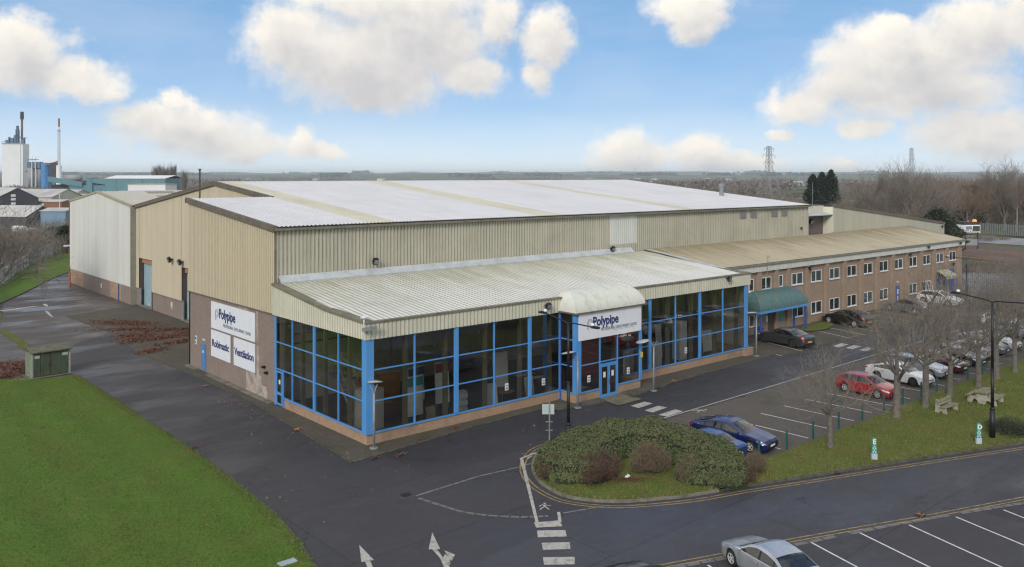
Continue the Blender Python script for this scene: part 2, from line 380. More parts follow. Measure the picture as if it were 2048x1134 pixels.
def mat_roof(name, col, moss, lo=0.45, hi=0.7, gradient=None, lap=None, stretch=(1,0.12,1), rough=0.6, amt=0.85):
    m, t, b = _nodes(name); c = col
    s = _noise(t, _pos(t, stretch), 0.7, 7, 0.75)
    f = _ramp(t, s, lo, hi)
    if gradient:   # moss gathers near the upstand: world Y from gradient[0] to gradient[1]
        g = t.nodes.new('ShaderNodeSeparateXYZ'); t.links.new(_pos(t), g.inputs[0])
        gg = _ramp(t, g.outputs[1], *gradient); f = _math(t, 'MULTIPLY', _ramp(t, _math(t, 'ADD', s, _math(t, 'MULTIPLY', gg, 0.34)), lo+0.1, hi+0.1), 1.0)
    c = _mix(t, _math(t, 'MULTIPLY', f, amt), c, moss)
    bg_ = _ramp(t, _noise(t, _pos(t, (0.22,0.05,1)), 1.0, 6, 0.7), 0.45, 0.68); c = _mix(t, _math(t, 'MULTIPLY', bg_, 0.4), c, tuple(x*0.75 for x in col))
    sp = _noise(t, _pos(t), 5, 4, 0.8); c = _mix(t, _math(t, 'MULTIPLY', _ramp(t, sp, 0.56, 0.72), 0.5), c, tuple(x*0.55 for x in moss))
    if lap:
        g = t.nodes.new('ShaderNodeSeparateXYZ'); t.links.new(_pos(t), g.inputs[0])
        fr = _math(t, 'FRACT', _math(t, 'DIVIDE', g.outputs[1], lap)); c = _mix(t, _math(t, 'MULTIPLY', _math(t, 'LESS_THAN', fr, 0.012), 0.35), c, (0.15,0.15,0.14))
    t.links.new(c, b.inputs['Base Color']); b.inputs['Roughness'].default_value = rough
    return m
def mat_glass(name, tint=(0.33,0.34,0.32), rough=0.015, refl=1.0, base=0.05):
    m, t, b = _nodes(name); t.nodes.remove(b); o = t.nodes['Material Output']
    tr = t.nodes.new('ShaderNodeBsdfTransparent'); tr.inputs[0].default_value = tint+(1,)
    gl = t.nodes.new('ShaderNodeBsdfGlossy'); gl.inputs['Roughness'].default_value = rough; gl.inputs['Color'].default_value = (refl,)*3+(1,)
    ge_ = t.nodes.new('ShaderNodeNewGeometry'); dt = t.nodes.new('ShaderNodeVectorMath'); dt.operation = 'DOT_PRODUCT'
    t.links.new(ge_.outputs['Normal'], dt.inputs[0]); t.links.new(ge_.outputs['Incoming'], dt.inputs[1])
    cs = _math(t, 'ABSOLUTE', dt.outputs['Value']); f5 = _math(t, 'POWER', _math(t, 'SUBTRACT', 1.0, cs), 5.0)
    fz = _math(t, 'MULTIPLY', _math(t, 'ADD', _math(t, 'MULTIPLY', f5, 0.9), base), _math(t, 'SUBTRACT', 1.0, ge_.outputs['Backfacing']))
    geo = t.nodes.new('ShaderNodeTexNoise'); geo.inputs['Scale'].default_value = 0.35
    t.links.new(_pos(t), geo.inputs['Vector']); bp = t.nodes.new('ShaderNodeBump'); bp.inputs['Strength'].default_value = 0.10; bp.inputs['Distance'].default_value = 0.04
    t.links.new(geo.outputs['Fac'], bp.inputs['Height']); t.links.new(bp.outputs[0], gl.inputs['Normal'])
    mx = t.nodes.new('ShaderNodeMixShader'); t.links.new(fz, mx.inputs[0]); t.links.new(tr.outputs[0], mx.inputs[1]); t.links.new(gl.outputs[0], mx.inputs[2])
    t.links.new(mx.outputs[0], o.inputs[0]); return m
def paint(name, col, metal=0.3):
    m, t, b = _nodes(name)
    b.inputs['Base Color'].default_value = col+(1,); b.inputs['Metallic'].default_value = metal
    b.inputs['Roughness'].default_value = 0.32; b.inputs['Coat Weight'].default_value = 1.0; b.inputs['Coat Roughness'].default_value = 0.05
    c = _mix(t, _ramp(t, _noise(t, _pos(t, (1,1,1), True), 2.5, 5), 0.45, 0.75), col, tuple(x*0.8+0.006 for x in col)); t.links.new(c, b.inputs['Base Color'])
    return m

K = {}
K['asphalt'] = mat_asphalt('asphalt', (0.032,0.031,0.035), 0.42)
K['asphalt_road'] = mat_asphalt('asphalt_road', (0.038,0.038,0.045), 0.40)
K['asphalt_wet'] = mat_asphalt('asphalt_yard', (0.066,0.057,0.052), 0.26)
K['pavers'] = mat_brick('block_paving', (0.135,0.115,0.096), (0.100,0.086,0.076), (0.045,0.042,0.036), 0.21, 0.105, True, (0.060,0.062,0.042), rot=R(0), dlo=0.5, dhi=0.68, dscale=0.28)
K['pavers2'] = mat_brick('mossy_paving', (0.118,0.097,0.078), (0.088,0.073,0.060), (0.042,0.042,0.028), 0.2, 0.1, True, (0.052,0.054,0.030), rot=R(45), dlo=0.42, dhi=0.66, dscale=0.4)
K['concrete'] = mat('concrete', (0.20,0.19,0.16), 0.9, col2=(0.12,0.115,0.09), scale=1.2, fine=0.25, bump=0.3)
K['kerb'] = mat('kerb_stone', (0.19,0.18,0.15), 0.9, col2=(0.10,0.10,0.065), scale=2.2, fine=0.3, bump=0.3)
K['kerb_dark'] = mat('kerb_mossy', (0.10,0.095,0.08), 0.9, col2=(0.045,0.05,0.03), scale=2.2, fine=0.3, bump=0.3)
K['sett'] = mat('sett_stone', (0.17,0.17,0.17), 0.85, col2=(0.11,0.11,0.105), scale=3, fine=0.2)
K['grass'] = mat_grass('lawn_grass', (0.088,0.178,0.026), (0.122,0.176,0.034), (0.130,0.122,0.048), 0.58, 0.78)
K['verge'] = mat_grass('verge_grass', (0.100,0.150,0.028), (0.165,0.172,0.046), (0.195,0.165,0.074), 0.46, 0.70)
K['white_line'] = mat('road_paint_white', (0.42,0.41,0.37), 0.7, col2=(0.19,0.185,0.17), scale=3.0, lo=0.5, hi=0.72, fine=0.35)
K['white_line2'] = mat('bay_paint_white', (0.62,0.62,0.60), 0.7, col2=(0.34,0.335,0.32), scale=4.0, lo=0.5, hi=0.8, fine=0.2)
K['yellow_line'] = mat('road_paint_yellow', (0.33,0.24,0.09), 0.7, col2=(0.10,0.085,0.05), scale=3.0, lo=0.42, hi=0.68, fine=0.3)
K['tan'] = mat_clad('tan_cladding', (0.60,0.53,0.395), (0.50,0.44,0.33), (0.45,0.75))
K['front_clad'] = mat_clad('weathered_cladding', (0.52,0.50,0.415), (0.25,0.245,0.20), (0.50,0.78))
K['pale_clad'] = mat_clad('pale_grey_cladding', (0.68,0.69,0.65), (0.60,0.60,0.56), (0.5,0.8))
K['fascia'] = mat_clad('cream_fascia', (0.66,0.645,0.53), (0.42,0.42,0.31), (0.58,0.85))
K['fascia_grey'] = mat_clad('grey_fascia', (0.56,0.565,0.53), (0.45,0.45,0.41), (0.5,0.8))
K['green_wall'] = mat_clad('greenish_cladding', (0.43,0.42,0.34), (0.38,0.375,0.30), (0.5,0.8))
K['white_panel'] = mat_clad('replacement_white_cladding', (0.58,0.61,0.57), (0.45,0.47,0.42), (0.6,0.85))
K['brick_brown'] = mat_brick('brown_brick', (0.27,0.205,0.172), (0.215,0.163,0.137), (0.25,0.22,0.20))
K['brick_office'] = mat_brick('office_brick', (0.35,0.25,0.178), (0.285,0.20,0.142), (0.30,0.26,0.215))
K['brick_orange'] = mat_brick('orange_brick', (0.42,0.265,0.165), (0.32,0.20,0.125), (0.33,0.27,0.21), dirt=(0.20,0.155,0.12), dlo=0.5, dhi=0.72)
K['render_patch'] = mat('old_render', (0.42,0.37,0.33), 0.9, col2=(0.25,0.20,0.17), scale=1.6, fine=0.25)
K['roof_white'] = mat_roof('white_sheet_roof', (0.61,0.62,0.64), (0.53,0.535,0.55), lap=8.2, rough=0.45)
K['rooflight'] = mat_roof('yellowed_rooflight', (0.56,0.545,0.45), (0.46,0.44,0.34), lap=8.2)
K['roof_moss'] = mat_roof('mossy_sheet_roof', (0.60,0.61,0.585), (0.30,0.295,0.16), 0.44, 0.76, gradient=(2.0, 13.0), lap=4.1, amt=0.75)
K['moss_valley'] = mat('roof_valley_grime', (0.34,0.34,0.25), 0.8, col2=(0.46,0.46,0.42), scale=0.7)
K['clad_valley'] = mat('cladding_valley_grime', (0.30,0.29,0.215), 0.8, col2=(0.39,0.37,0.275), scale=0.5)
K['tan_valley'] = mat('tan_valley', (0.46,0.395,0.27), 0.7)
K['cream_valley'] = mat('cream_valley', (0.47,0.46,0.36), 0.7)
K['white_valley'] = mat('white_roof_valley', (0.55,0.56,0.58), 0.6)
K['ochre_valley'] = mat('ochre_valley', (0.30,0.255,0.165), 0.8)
K['roof_ochre'] = mat_roof('lichen_sheet_roof', (0.41,0.365,0.265), (0.20,0.165,0.090), 0.42, 0.74, gradient=(6.5, 13.5), lap=3.7, amt=0.9)
K['roof_grey'] = mat_roof('old_cement_roof', (0.50,0.49,0.43), (0.38,0.36,0.29), lap=5.0, stretch=(0.12,1,1))
K['trim'] = mat('brown_trim', (0.115,0.098,0.080), 0.7, col2=(0.16,0.14,0.11), scale=1.0)
K['trim_olive'] = mat('olive_trim', (0.20,0.185,0.135), 0.7, col2=(0.13,0.12,0.09), scale=1.4)
K['flash'] = mat('lead_flashing', (0.50,0.54,0.57), 0.5, col2=(0.40,0.43,0.44), scale=1.3)
K['dark'] = mat('dark_void', (0.018,0.018,0.019), 0.8)
K['blue'] = mat('blue_frame_paint', (0.07,0.27,0.63), 0.45, col2=(0.10,0.29,0.58), scale=0.8)
K['blue_dark'] = mat('blue_dark_paint', (0.035,0.10,0.33), 0.5)
K['blue_pale'] = mat('blue_door_paint', (0.08,0.22,0.48), 0.5)
K['glass'] = mat_glass('tinted_glazing', (0.70,0.71,0.70), base=0.11)
K['glass_office'] = mat_glass('office_glazing', (0.80,0.83,0.83))
K['glass_car'] = mat_glass('car_glazing', (0.55,0.60,0.60), base=0.09)
K['white'] = mat('white_paint', (0.72,0.73,0.73), 0.5)
K['upvc'] = mat('white_upvc', (0.74,0.75,0.75), 0.4)
K['sign'] = mat('sign_white', (0.72,0.75,0.80), 0.5, col2=(0.68,0.71,0.76))
K['navy'] = mat('navy_lettering', (0.018,0.030,0.14), 0.5)
K['grey_letter'] = mat('grey_lettering', (0.20,0.22,0.27), 0.6)
K['steel_grey'] = mat('galvanised_steel', (0.27,0.30,0.31), 0.5, metal=0.2, col2=(0.21,0.23,0.24))
K['black'] = mat('black_paint', (0.010,0.010,0.014), 0.5)
K['dark_brown'] = mat('dark_brown_paint', (0.075,0.058,0.052), 0.6)
K['roller'] = mat('pale_blue_roller_shutter', (0.30,0.43,0.48), 0.55)
K['green_post'] = mat('green_post_paint', (0.012,0.10,0.085), 0.5)
K['teal_canopy'] = mat('verdigris_canopy', (0.05,0.15,0.165), 0.5, col2=(0.12,0.15,0.13), scale=1.3, stretch=(3,1,1), lo=0.45, hi=0.6)
K['cream_canopy'] = mat('cream_canopy', (0.64,0.66,0.59), 0.5, col2=(0.45,0.46,0.38), scale=1.6, stretch=(1,1,0.6), lo=0.5, hi=0.75)
K['kiosk'] = mat('kiosk_green', (0.075,0.10,0.065), 0.7, col2=(0.045,0.055,0.038), scale=1.6, stretch=(1,1,0.4), lo=0.45, hi=0.6, fine=0.15)
K['kiosk_side'] = mat('kiosk_lit_side', (0.20,0.235,0.17), 0.8, col2=(0.14,0.17,0.11), scale=2, fine=0.2)  # paler copy of the body tone: light on this side put into colour
K['kiosk_roof'] = mat('kiosk_lichen_roof', (0.15,0.14,0.10), 0.9, col2=(0.09,0.09,0.06), scale=3, fine=0.3)
K['kiosk_post'] = mat('kiosk_post', (0.33,0.33,0.30), 0.8)
K['bark'] = mat('tree_bark', (0.165,0.15,0.13), 0.9, col2=(0.105,0.095,0.08), scale=5, fine=0.2)
K['twig'] = mat('tree_twigs', (0.19,0.168,0.143), 0.9, col2=(0.14,0.122,0.10), scale=3)
K['twig2'] = mat('wood_twigs', (0.20,0.172,0.148), 0.9, col2=(0.135,0.118,0.10), scale=0.1)
K['twig_red'] = mat('reddish_twigs', (0.20,0.138,0.102), 0.9, col2=(0.15,0.110,0.082), scale=0.08)
K['birch'] = mat('birch_bark', (0.27,0.25,0.215), 0.9)
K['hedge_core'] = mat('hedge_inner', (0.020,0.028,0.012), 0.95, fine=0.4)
K['hedge_olive'] = mat('hedge_olive_leaves', (0.155,0.150,0.075), 0.8, col2=(0.125,0.115,0.06), scale=2, spec=0.2)
K['hedge'] = mat('hedge_leaves', (0.086,0.116,0.046), 0.75, col2=(0.12,0.138,0.064), scale=1.4, spec=0.2)
K['redtwig'] = mat('dogwood_stems', (0.115,0.060,0.048), 0.8, col2=(0.075,0.055,0.035), scale=2)
K['brownbush'] = mat('brown_bush', (0.155,0.115,0.075), 0.9, col2=(0.11,0.09,0.055), scale=2)
K['conifer'] = mat('conifer_foliage', (0.016,0.028,0.018), 0.9, col2=(0.026,0.040,0.022), scale=0.5)
K['evergreen'] = mat('evergreen_foliage', (0.030,0.042,0.022), 0.9, col2=(0.045,0.058,0.03), scale=0.4)
K['leaf'] = mat('dead_leaves', (0.16,0.065,0.042), 0.9, col2=(0.09,0.045,0.033), scale=4)
K['leaf_or'] = mat('orange_leaves', (0.48,0.21,0.10), 0.9, col2=(0.25,0.12,0.07), scale=6)
K['tyre'] = mat('tyre_rubber', (0.012,0.012,0.013), 0.8)
K['rim'] = mat('alloy_rim', (0.62,0.63,0.65), 0.45, metal=0.3)
K['rim_dark'] = mat('dark_rim', (0.10,0.10,0.11), 0.4, metal=0.6)
K['trimblack'] = mat('car_black_trim', (0.012,0.012,0.013), 0.5)
K['chrome'] = mat('chrome', (0.75,0.76,0.78), 0.15, metal=1.0)
K['lamp_clear'] = mat('headlamp_lens', (0.62,0.66,0.70), 0.12, metal=0.6)
K['lamp_red'] = mat('tail_lamp_lens', (0.42,0.012,0.012), 0.15, coat=1)
K['plate_w'] = mat('plate_white', (0.75,0.75,0.75), 0.5)
K['plate_y'] = mat('plate_yellow', (0.72,0.50,0.03), 0.5)
K['seat'] = mat('car_interior', (0.075,0.072,0.07), 0.8)
K['stone_seat'] = mat('weathered_stone', (0.40,0.37,0.31), 0.9, col2=(0.27,0.25,0.20), scale=3, fine=0.2)
K['timber'] = mat('mossy_timber', (0.27,0.25,0.18), 0.9, col2=(0.17,0.17,0.10), scale=3, fine=0.25)
HAZE_D = 1.2e-4
# ================================================================== GROUND
def disc(rmax, z):
    mb = MB(); rings = [0.0, 60, 140, 260, 420, 650, 1000, 1600, 2600, 4200, 7000, 12000]; n = 64; k = []
    for r in rings:
        k.append(len(mb.v))
        for i in range(n): mb.v.append((CAM[0]+r*math.cos(2*math.pi*i/n), CAM[1]+r*math.sin(2*math.pi*i/n), z))
    for j in range(len(rings)-1):
        for i in range(n):
            i2 = (i+1) % n; mb.f.append((k[j]+i, k[j+1]+i, k[j+1]+i2, k[j]+i2)); mb.m.append(0)
    return mb
def mat_fields():
    m, t, b = _nodes('open_country'); p = _pos(t)
    v = t.nodes.new('ShaderNodeTexVoronoi'); v.inputs['Scale'].default_value = 0.0045; t.links.new(p, v.inputs['Vector'])
    s = t.nodes.new('ShaderNodeSeparateColor'); t.links.new(v.outputs['Color'], s.inputs[0])
    c = _mix(t, s.outputs[0], (0.10,0.16,0.05), (0.24,0.21,0.14))
    c = _mix(t, _ramp(t, s.outputs[1], 0.55, 0.6), c, (0.13,0.18,0.06))
    c = _mix(t, _ramp(t, _noise(t, p, 0.02, 6), 0.42, 0.6), c, (0.045,0.042,0.032))
    c = _mix(t, _ramp(t, _noise(t, p, 0.4, 5), 0.4, 0.7), c, _mix(t, 0.4, c, (0.04,0.035,0.025)))
    t.links.new(c, b.inputs['Base Color']); b.inputs['Roughness'].default_value = 1.0; b.inputs['Specular IOR Level'].default_value = 0.05
    return m
K['fields'] = mat_fields()
struct('ground', disc(12000, -0.06), K['fields'])

def sheet(name, pts, z, m): mb = MB(); mb.poly([(x, y, z) for x, y in pts]); return struct(name, mb, m)
def strip_mb(mb, pts, w, z, mi=0, h=0.0):
    P = [Vector((x, y, 0)) for x, y in pts]; Lp, Rp = [], []
    for i, p in enumerate(P):
        a = P[max(0, i-1)]; c = P[min(len(P)-1, i+1)]; d = (c-a).normalized(); n = Vector((-d.y, d.x, 0))
        if 0 < i < len(P)-1:
            d1 = (p-a).normalized(); k = max(0.5, abs(d1.dot(d))); n = n/k
        Lp.append(p+n*w/2); Rp.append(p-n*w/2)
    for i in range(len(P)-1):
        a, b2, c, d = Rp[i], Rp[i+1], Lp[i+1], Lp[i]
        mb.quad((a.x,a.y,z+h),(b2.x,b2.y,z+h),(c.x,c.y,z+h),(d.x,d.y,z+h), mi)
        if h:
            mb.quad((a.x,a.y,z),(b2.x,b2.y,z),(b2.x,b2.y,z+h),(a.x,a.y,z+h), mi)
            mb.quad((c.x,c.y,z),(d.x,d.y,z),(d.x,d.y,z+h),(c.x,c.y,z+h), mi)
def smooth_line(pts, n=6):
    o = []
    for i in range(len(pts)-1):
        p0 = pts[max(0,i-1)]; p1 = pts[i]; p2 = pts[i+1]; p3 = pts[min(len(pts)-1,i+2)]
        for k in range(n):
            t = k/n
            o.append(tuple(0.5*((2*p1[j])+(-p0[j]+p2[j])*t+(2*p0[j]-5*p1[j]+4*p2[j]-p3[j])*t*t+(-p0[j]+3*p1[j]-3*p2[j]+p3[j])*t**3) for j in (0,1)))
    return o+[pts[-1]]
def wobble(pts, a, seed=1):
    r = random.Random(seed); return [(x+r.uniform(-a,a), y+r.uniform(-a,a)) for x, y in pts]

LAWN_EDGE = smooth_line([(-11.9,-22),(-10.5,-15.2),(-9.84,-12.2),(-9.2,-9.4),(-8.8,-6.8),(-8.45,-2.6),(-8.25,1.7),(-8.12,5.5),(-8.1,10.6),(-8.1,18.2),(-8.08,24.6),(-8.15,30.5)], 8)
sheet('service_yard_road', [(-14,-60)]+LAWN_EDGE+[(-8.5,34.5),(-40,36),(-40,58),(-9,58),(-7.2,65),(-5,78.7),(-1.3,86.2),(7.2,105),(10.7,111.2),(26,145),(34,145),(18,100),(8,97),(8,60),(130,60),(130,-62)], 0.0, K['asphalt'])
sheet('yard_surface', [(-7.6,40),(-40,40),(-40,56),(-9.5,56.5),(-7,66),(-4.6,78.7),(-1,86.2),(7.4,105),(14,100),(7.0,96),(7.4,66),(-1.2,63.2),(-0.5,49),(-4,46)], 0.004, K['asphalt_wet'])
sheet('public_road', wobble([(-4.5,-16.2),(-1.0,-15.9),(1.9,-15.0),(3.9,-15.6),(5.6,-16.5),(8,-17.7),(11,-18.6),(14.4,-19.95),(20.9,-22.3),(29.8,-25.6),(45,-31.4),(110,-56.5)],0.0)+[(110,-66),(45,-38.6),(20,-28.75),(7,-24.1),(0,-21.3),(-6,-19)], 0.004, K['asphalt_road'])
# lawn on the near left, with an uneven worn edge
sheet('lawn', [(-90,-60),(-14.3,-60)]+[(x-0.03,y) for x, y in wobble(LAWN_EDGE,0.05)]+[(-8.6,31.0),(-9.4,30.6),(-12.2,31.8),(-14,35.5),(-90,36.5)], 0.045, K['grass'])
mb = MB(); strip_mb(mb, [(x-0.02,y) for x, y in LAWN_EDGE if y < 3], 0.10, 0.0, 0, 0.055); struct('lawn_edging', mb, K['kerb_dark'])
sheet('left_grass_margin', [(-8.5,45.5),(-8.1,48),(-8.2,57),(-9.2,62),(-9.8,62),(-8.9,57),(-8.9,48),(-9.3,45.5)], 0.03, K['verge'])
VE = [(-5.1,78.7),(-1.4,86.2),(7.1,105),(10.6,111.2),(26,146)]
sheet('far_left_verge', [(-60,60),(-10.2,63),(-7.6,70)]+VE+[(40,175),(25,176),(18.3,153.7),(8.6,128.9),(-1.2,100),(-12,76),(-24,60)], 0.05, K['grass'])
mb = MB(); strip_mb(mb, [(-7.5,70)]+VE, 0.15, 0.0, 0, 0.1); struct('far_left_kerb', mb, K['kerb_dark'])
sheet('far_left_bank', [(-60,90),(-12,62),(-7.8,66),(-5.3,78.5),(-12,80),(-30,110)], 0.06, mat('bare_bank', (0.09,0.06,0.04), 0.95, col2=(0.07,0.085,0.03), scale=0.6, fine=0.3))
# lane beyond the left fence and scrubby ground
sheet('back_lane', [(-26,60),(-3.5,101),(7,131),(17,157),(24,178),(40,230),(52,228),(36,176),(22,128),(8,100)][::-1] and [(-16,84),(-5,104),(6,132),(16,158),(24,182),(44,240),(34,250),(8,188),(-6,140),(-22,100)], 0.02, mat_asphalt('lane_asphalt', (0.105,0.102,0.105), 0.5))
# block paving of the parking court
sheet('parking_court', [(15.2,-8.15),(38,-7.95),(62,-7.8),(118,-7.6),(118,-16.9),(15.0,-16.8),(13.6,-14),(12.8,-9.2)], 0.006, K['pavers'])
sheet('east_parking', [(41.2,-2.2),(47.4,-2.3),(60,-2.45),(112,-2.2),(112,4.85),(39.4,4.85)], 0.006, K['pavers2'])
mb = MB(); strip_mb(mb, [(47.6,-0.5),(47.9,-2.15),(51.5,-2.1),(51.8,-1.6)], 0.14, 0.0, 0, 0.12); mb.prism([(48.0,-2.05),(51.5,-2.0),(52.2,1.5),(51.6,2.3),(48.0,2.3)], 0.0, 0.10); struct('parking_build_out', mb, K['pavers2'])
mb = MB(); mb.prism([(39.4,3.0),(46.0,3.2),(60.5,3.7),(60.5,4.9),(39.4,4.9)], 0.0, 0.09); struct('office_footway', mb, K['pavers2'])
sheet('mossy_patch', [(53.5,2.2),(56,1.7),(58.5,2.3),(60.4,3.3),(60.2,4.2),(56,4.3),(54,3.4)], 0.10, K['verge'])
# mossy paving strip round the building, alcove included
PAVE = [(-2.1,-1.95),(1.3,-1.6),(7.5,-0.95),(13.6,-0.8),(13.8,-1.9),(17,-2.45),(18.1,-2.5),(18.25,-1.7),(18.25,0.1),(0.1,0.1),(0.1,28.6),(7.8,28.6),(7.8,66),(7.0,66),(-1.3,63.3),(-0.5,49),(-1.5,35),(-1.15,29.7),(-0.93,23.6),(-0.83,14.5),(-1.5,5.5)]
sheet('building_paving', PAVE, 0.03, K['pavers2'])
sheet('building_paving_east', [(20.3,-1.7),(20.5,-2.8),(23.5,-2.5),(25.9,-1.95),(37.3,-1.6),(42.4,-1.35),(42.6,0.6),(41.5,2.5),(39.4,4.9),(39.4,0.1),(20.3,0.1)], 0.03, K['pavers2'])
mb = MB()
strip_mb(mb, [(-2.15,-2.0),(1.3,-1.67),(7.5,-1.02),(13.5,-0.87)], 0.13, 0, 0, 0.055)
strip_mb(mb, [(24,-2.5),(25.9,-2.02),(37.3,-1.67),(42.4,-1.42)], 0.13, 0, 0, 0.055)
strip_mb(mb, [(-2.2,-2.0),(-1.58,5.5),(-0.9,14.5),(-1.0,23.6),(-1.22,29.7),(-1.55,35),(-0.55,49)], 0.09, 0, 0, 0.04)
struct('paving_kerb', mb, K['kerb_dark'])
mb = MB()
mb.prism([(13.9,-1.9),(17,-2.5),(18.0,-2.55),(18.15,-1.72),(15.6,-1.72),(15.6,-0.7),(13.9,-0.7)], 0.0, 0.13)
mb.prism([(20.5,-1.72),(20.75,-2.85),(23.6,-2.5),(24.3,-1.0),(23.2,-0.7),(23.1,-1.72)], 0.0, 0.13)
struct('entrance_kerbed_paving', mb, mat('tarmac_pad', (0.095,0.09,0.078), 0.9, col2=(0.06,0.065,0.04), scale=1.1, fine=0.35))
sheet('entrance_apron', [(18.2,-1.6),(20.35,-1.6),(20.44,-3.81),(17.85,-3.85)], 0.04, mat('apron_concrete', (0.17,0.155,0.11), 0.9, col2=(0.11,0.10,0.065), scale=1.4, fine=0.25))
# verge and planted island
KERB = smooth_line([(12.3,-8.0),(9.0,-7.3),(6.93,-7.6),(4.89,-9.2),(3.64,-11.14),(3.21,-13.08),(3.49,-14.2),(4.37,-15.4),(5.58,-16.28),(7.97,-17.48),(10.91,-18.45),(14.42,-19.75),(20.93,-22.08),(29.81,-25.4),(45,-31.1),(110,-55.6)], 7)
sheet('grass_verge', KERB+[(118,-58),(118,-17.0),(49,-16.95),(30,-16.95),(15.1,-16.95),(14.6,-15.5),(13.5,-13.5),(13.2,-9.2)], 0.115, K['verge'])
kA = [p for p in KERB if p[0] < 11.2]; kB = KERB[len(kA)-1:]
mb = MB(); strip_mb(mb, kA, 0.15, 0.0, 0, 0.125); struct('island_kerb', mb, K['kerb'])
mb = MB(); strip_mb(mb, kB, 0.15, 0.0, 0, 0.125); struct('verge_kerb', mb, K['kerb_dark'])
# yellow lines
def off(pts, d):
    o = []
    for i, (x, y) in enumerate(pts):
        a = pts[max(0,i-1)]; c = pts[min(len(pts)-1,i+1)]; dx, dy = c[0]-a[0], c[1]-a[1]; l = math.hypot(dx, dy)
        o.append((x-dy/l*d, y+dx/l*d))
    return o
mb = MB(); ky = [p for p in KERB if p[0] < 60][9:]
for d in (-0.42, -0.68): strip_mb(mb, off(ky, d), 0.085, 0.010)
Y2 = [(-0.9,-20.6),(0.7,-21.24),(3.65,-22.32),(6.5,-23.2),(10.35,-24.66),(13.8,-26.02),(20.5,-28.45),(45,-38)]
for d in (0.0, -0.26): strip_mb(mb, off(Y2, d), 0.085, 0.010)
struct('yellow_lines', mb, K['yellow_line'])
# stone setts
def setts(mb, pts, L, w, z=0.010, gap=0.08, miss=0.0, rnd=random.Random(3)):
    for i in range(len(pts)-1):
        a, b = Vector(pts[i]+(0,)), Vector(pts[i+1]+(0,)); n = max(1, int((b-a).length/L)); d = (b-a)/n; u = d.normalized(); p = Vector((-u.y,u.x,0))
        for k in range(n):
            if rnd.random() < miss: continue
            s = a+d*k; e = s+d-u*gap; j = rnd.uniform(-.01,.01)
            q = [s-p*w/2, e-p*w/2, e+p*w/2, s+p*w/2]; mb.quad(*[(v.x,v.y,z+j*0.2) for v in q])
mb = MB()
setts(mb, [(-2.32,-8.46),(-0.81,-8.41),(1.88,-8.34),(4.42,-8.68),(5.6,-8.65)], 0.85, 0.16)
setts(mb, smooth_line([(-2.4,-8.8),(-2.11,-10.19),(-1.76,-11.72),(-0.81,-13.18),(0.21,-14.14),(1.0,-14.67)],3), 0.4, 0.2)
setts(mb, [(1.7,-14.85),(2.95,-15.24),(3.86,-15.54)], 0.8, 0.14)
setts(mb, [(0.5,-21.6),(6.85,-23.93),(9.78,-24.91),(12.57,-25.87),(15.34,-26.97),(19.61,-28.72),(40,-36.6)], 0.62, 0.26, miss=0.12)
struct('stone_setts', mb, K['sett'])
# white markings, worn
MARK_POLYS = [[(-7.42,-11.55),(-8.22,-13.06),(-7.72,-13.24)],[(-8.07,-13.1),(-8.26,-13.57),(-8.75,-14.7),(-8.5,-14.8),(-8.1,-13.75),(-7.87,-13.2)],
 [(-4.28,-12.58),(-5.42,-13.9),(-5.02,-14.19)],[(-5.29,-13.95),(-5.56,-14.94),(-5.89,-15.63),(-6.4,-16.6),(-6.2,-16.7),(-5.71,-15.79),(-5.41,-14.89),(-5.12,-14.1)],
 [(-5.75,-15.55),(-5.42,-14.95),(-5.15,-14.72),(-5.22,-15.15),(-5.60,-15.7)],[(-4.98,-14.42),(-4.88,-15.06),(-5.36,-15.46)]]
mb = MB()
for q in ([(-0.30,-15.30),(0.00,-14.80),(1.35,-15.30),(1.10,-15.85)],[(-0.59,-15.5),(0.42,-16.3),(-0.02,-16.84),(-1.05,-16.06)],[(-1.31,-16.58),(-0.34,-17.34),(-0.80,-17.85),(-1.74,-17.13)],[(-2.23,-17.65),(-1.2,-18.49),(-1.68,-18.99),(-2.67,-18.19)],
          [(18.48,-4.4),(20.11,-4.3),(20.15,-5.0),(18.50,-5.14)],[(18.34,-5.78),(19.98,-5.65),(20.08,-6.33),(18.32,-6.5)],[(18.2,-7.1),(20.13,-7.0),(20.15,-7.64),(18.3,-7.74)],
          [(48.7,-2.95),(50.7,-2.85),(50.6,-3.6),(48.6,-3.7)],[(48.8,-4.2),(50.7,-4.1),(50.6,-4.85),(48.7,-4.95)],[(48.8,-5.5),(50.7,-5.4),(50.6,-6.1),(48.7,-6.2)]):
    if q[0] == (-0.30,-15.30): continue
    mb.poly([(x, y, 0.012) for x, y in q])
mb.poly([(x,y,0.012) for x,y in [(-0.09,-14.75),(0.98,-15.35),(0.60,-15.92),(-0.40,-15.25)]])
strip_mb(mb, [(6.7,-7.5),(5.42,-7.68),(0.02,-14.85)], 0.15, 0.018)
strip_mb(mb, [(6.2,-7.75),(5.6,-7.98)], 0.08, 0.016)
strip_mb(mb, [(0.86,-15.5),(1.62,-14.62)], 0.15, 0.020)
strip_mb(mb, [(15.9,-7.87),(27.97,-7.78),(47.3,-7.5),(110,-7.3)], 0.12, 0.017)
for i, poly in enumerate(MARK_POLYS): mb.poly([(x, y, 0.014+0.002*i) for x, y in poly])
struct('road_markings', mb, K['white_line'])
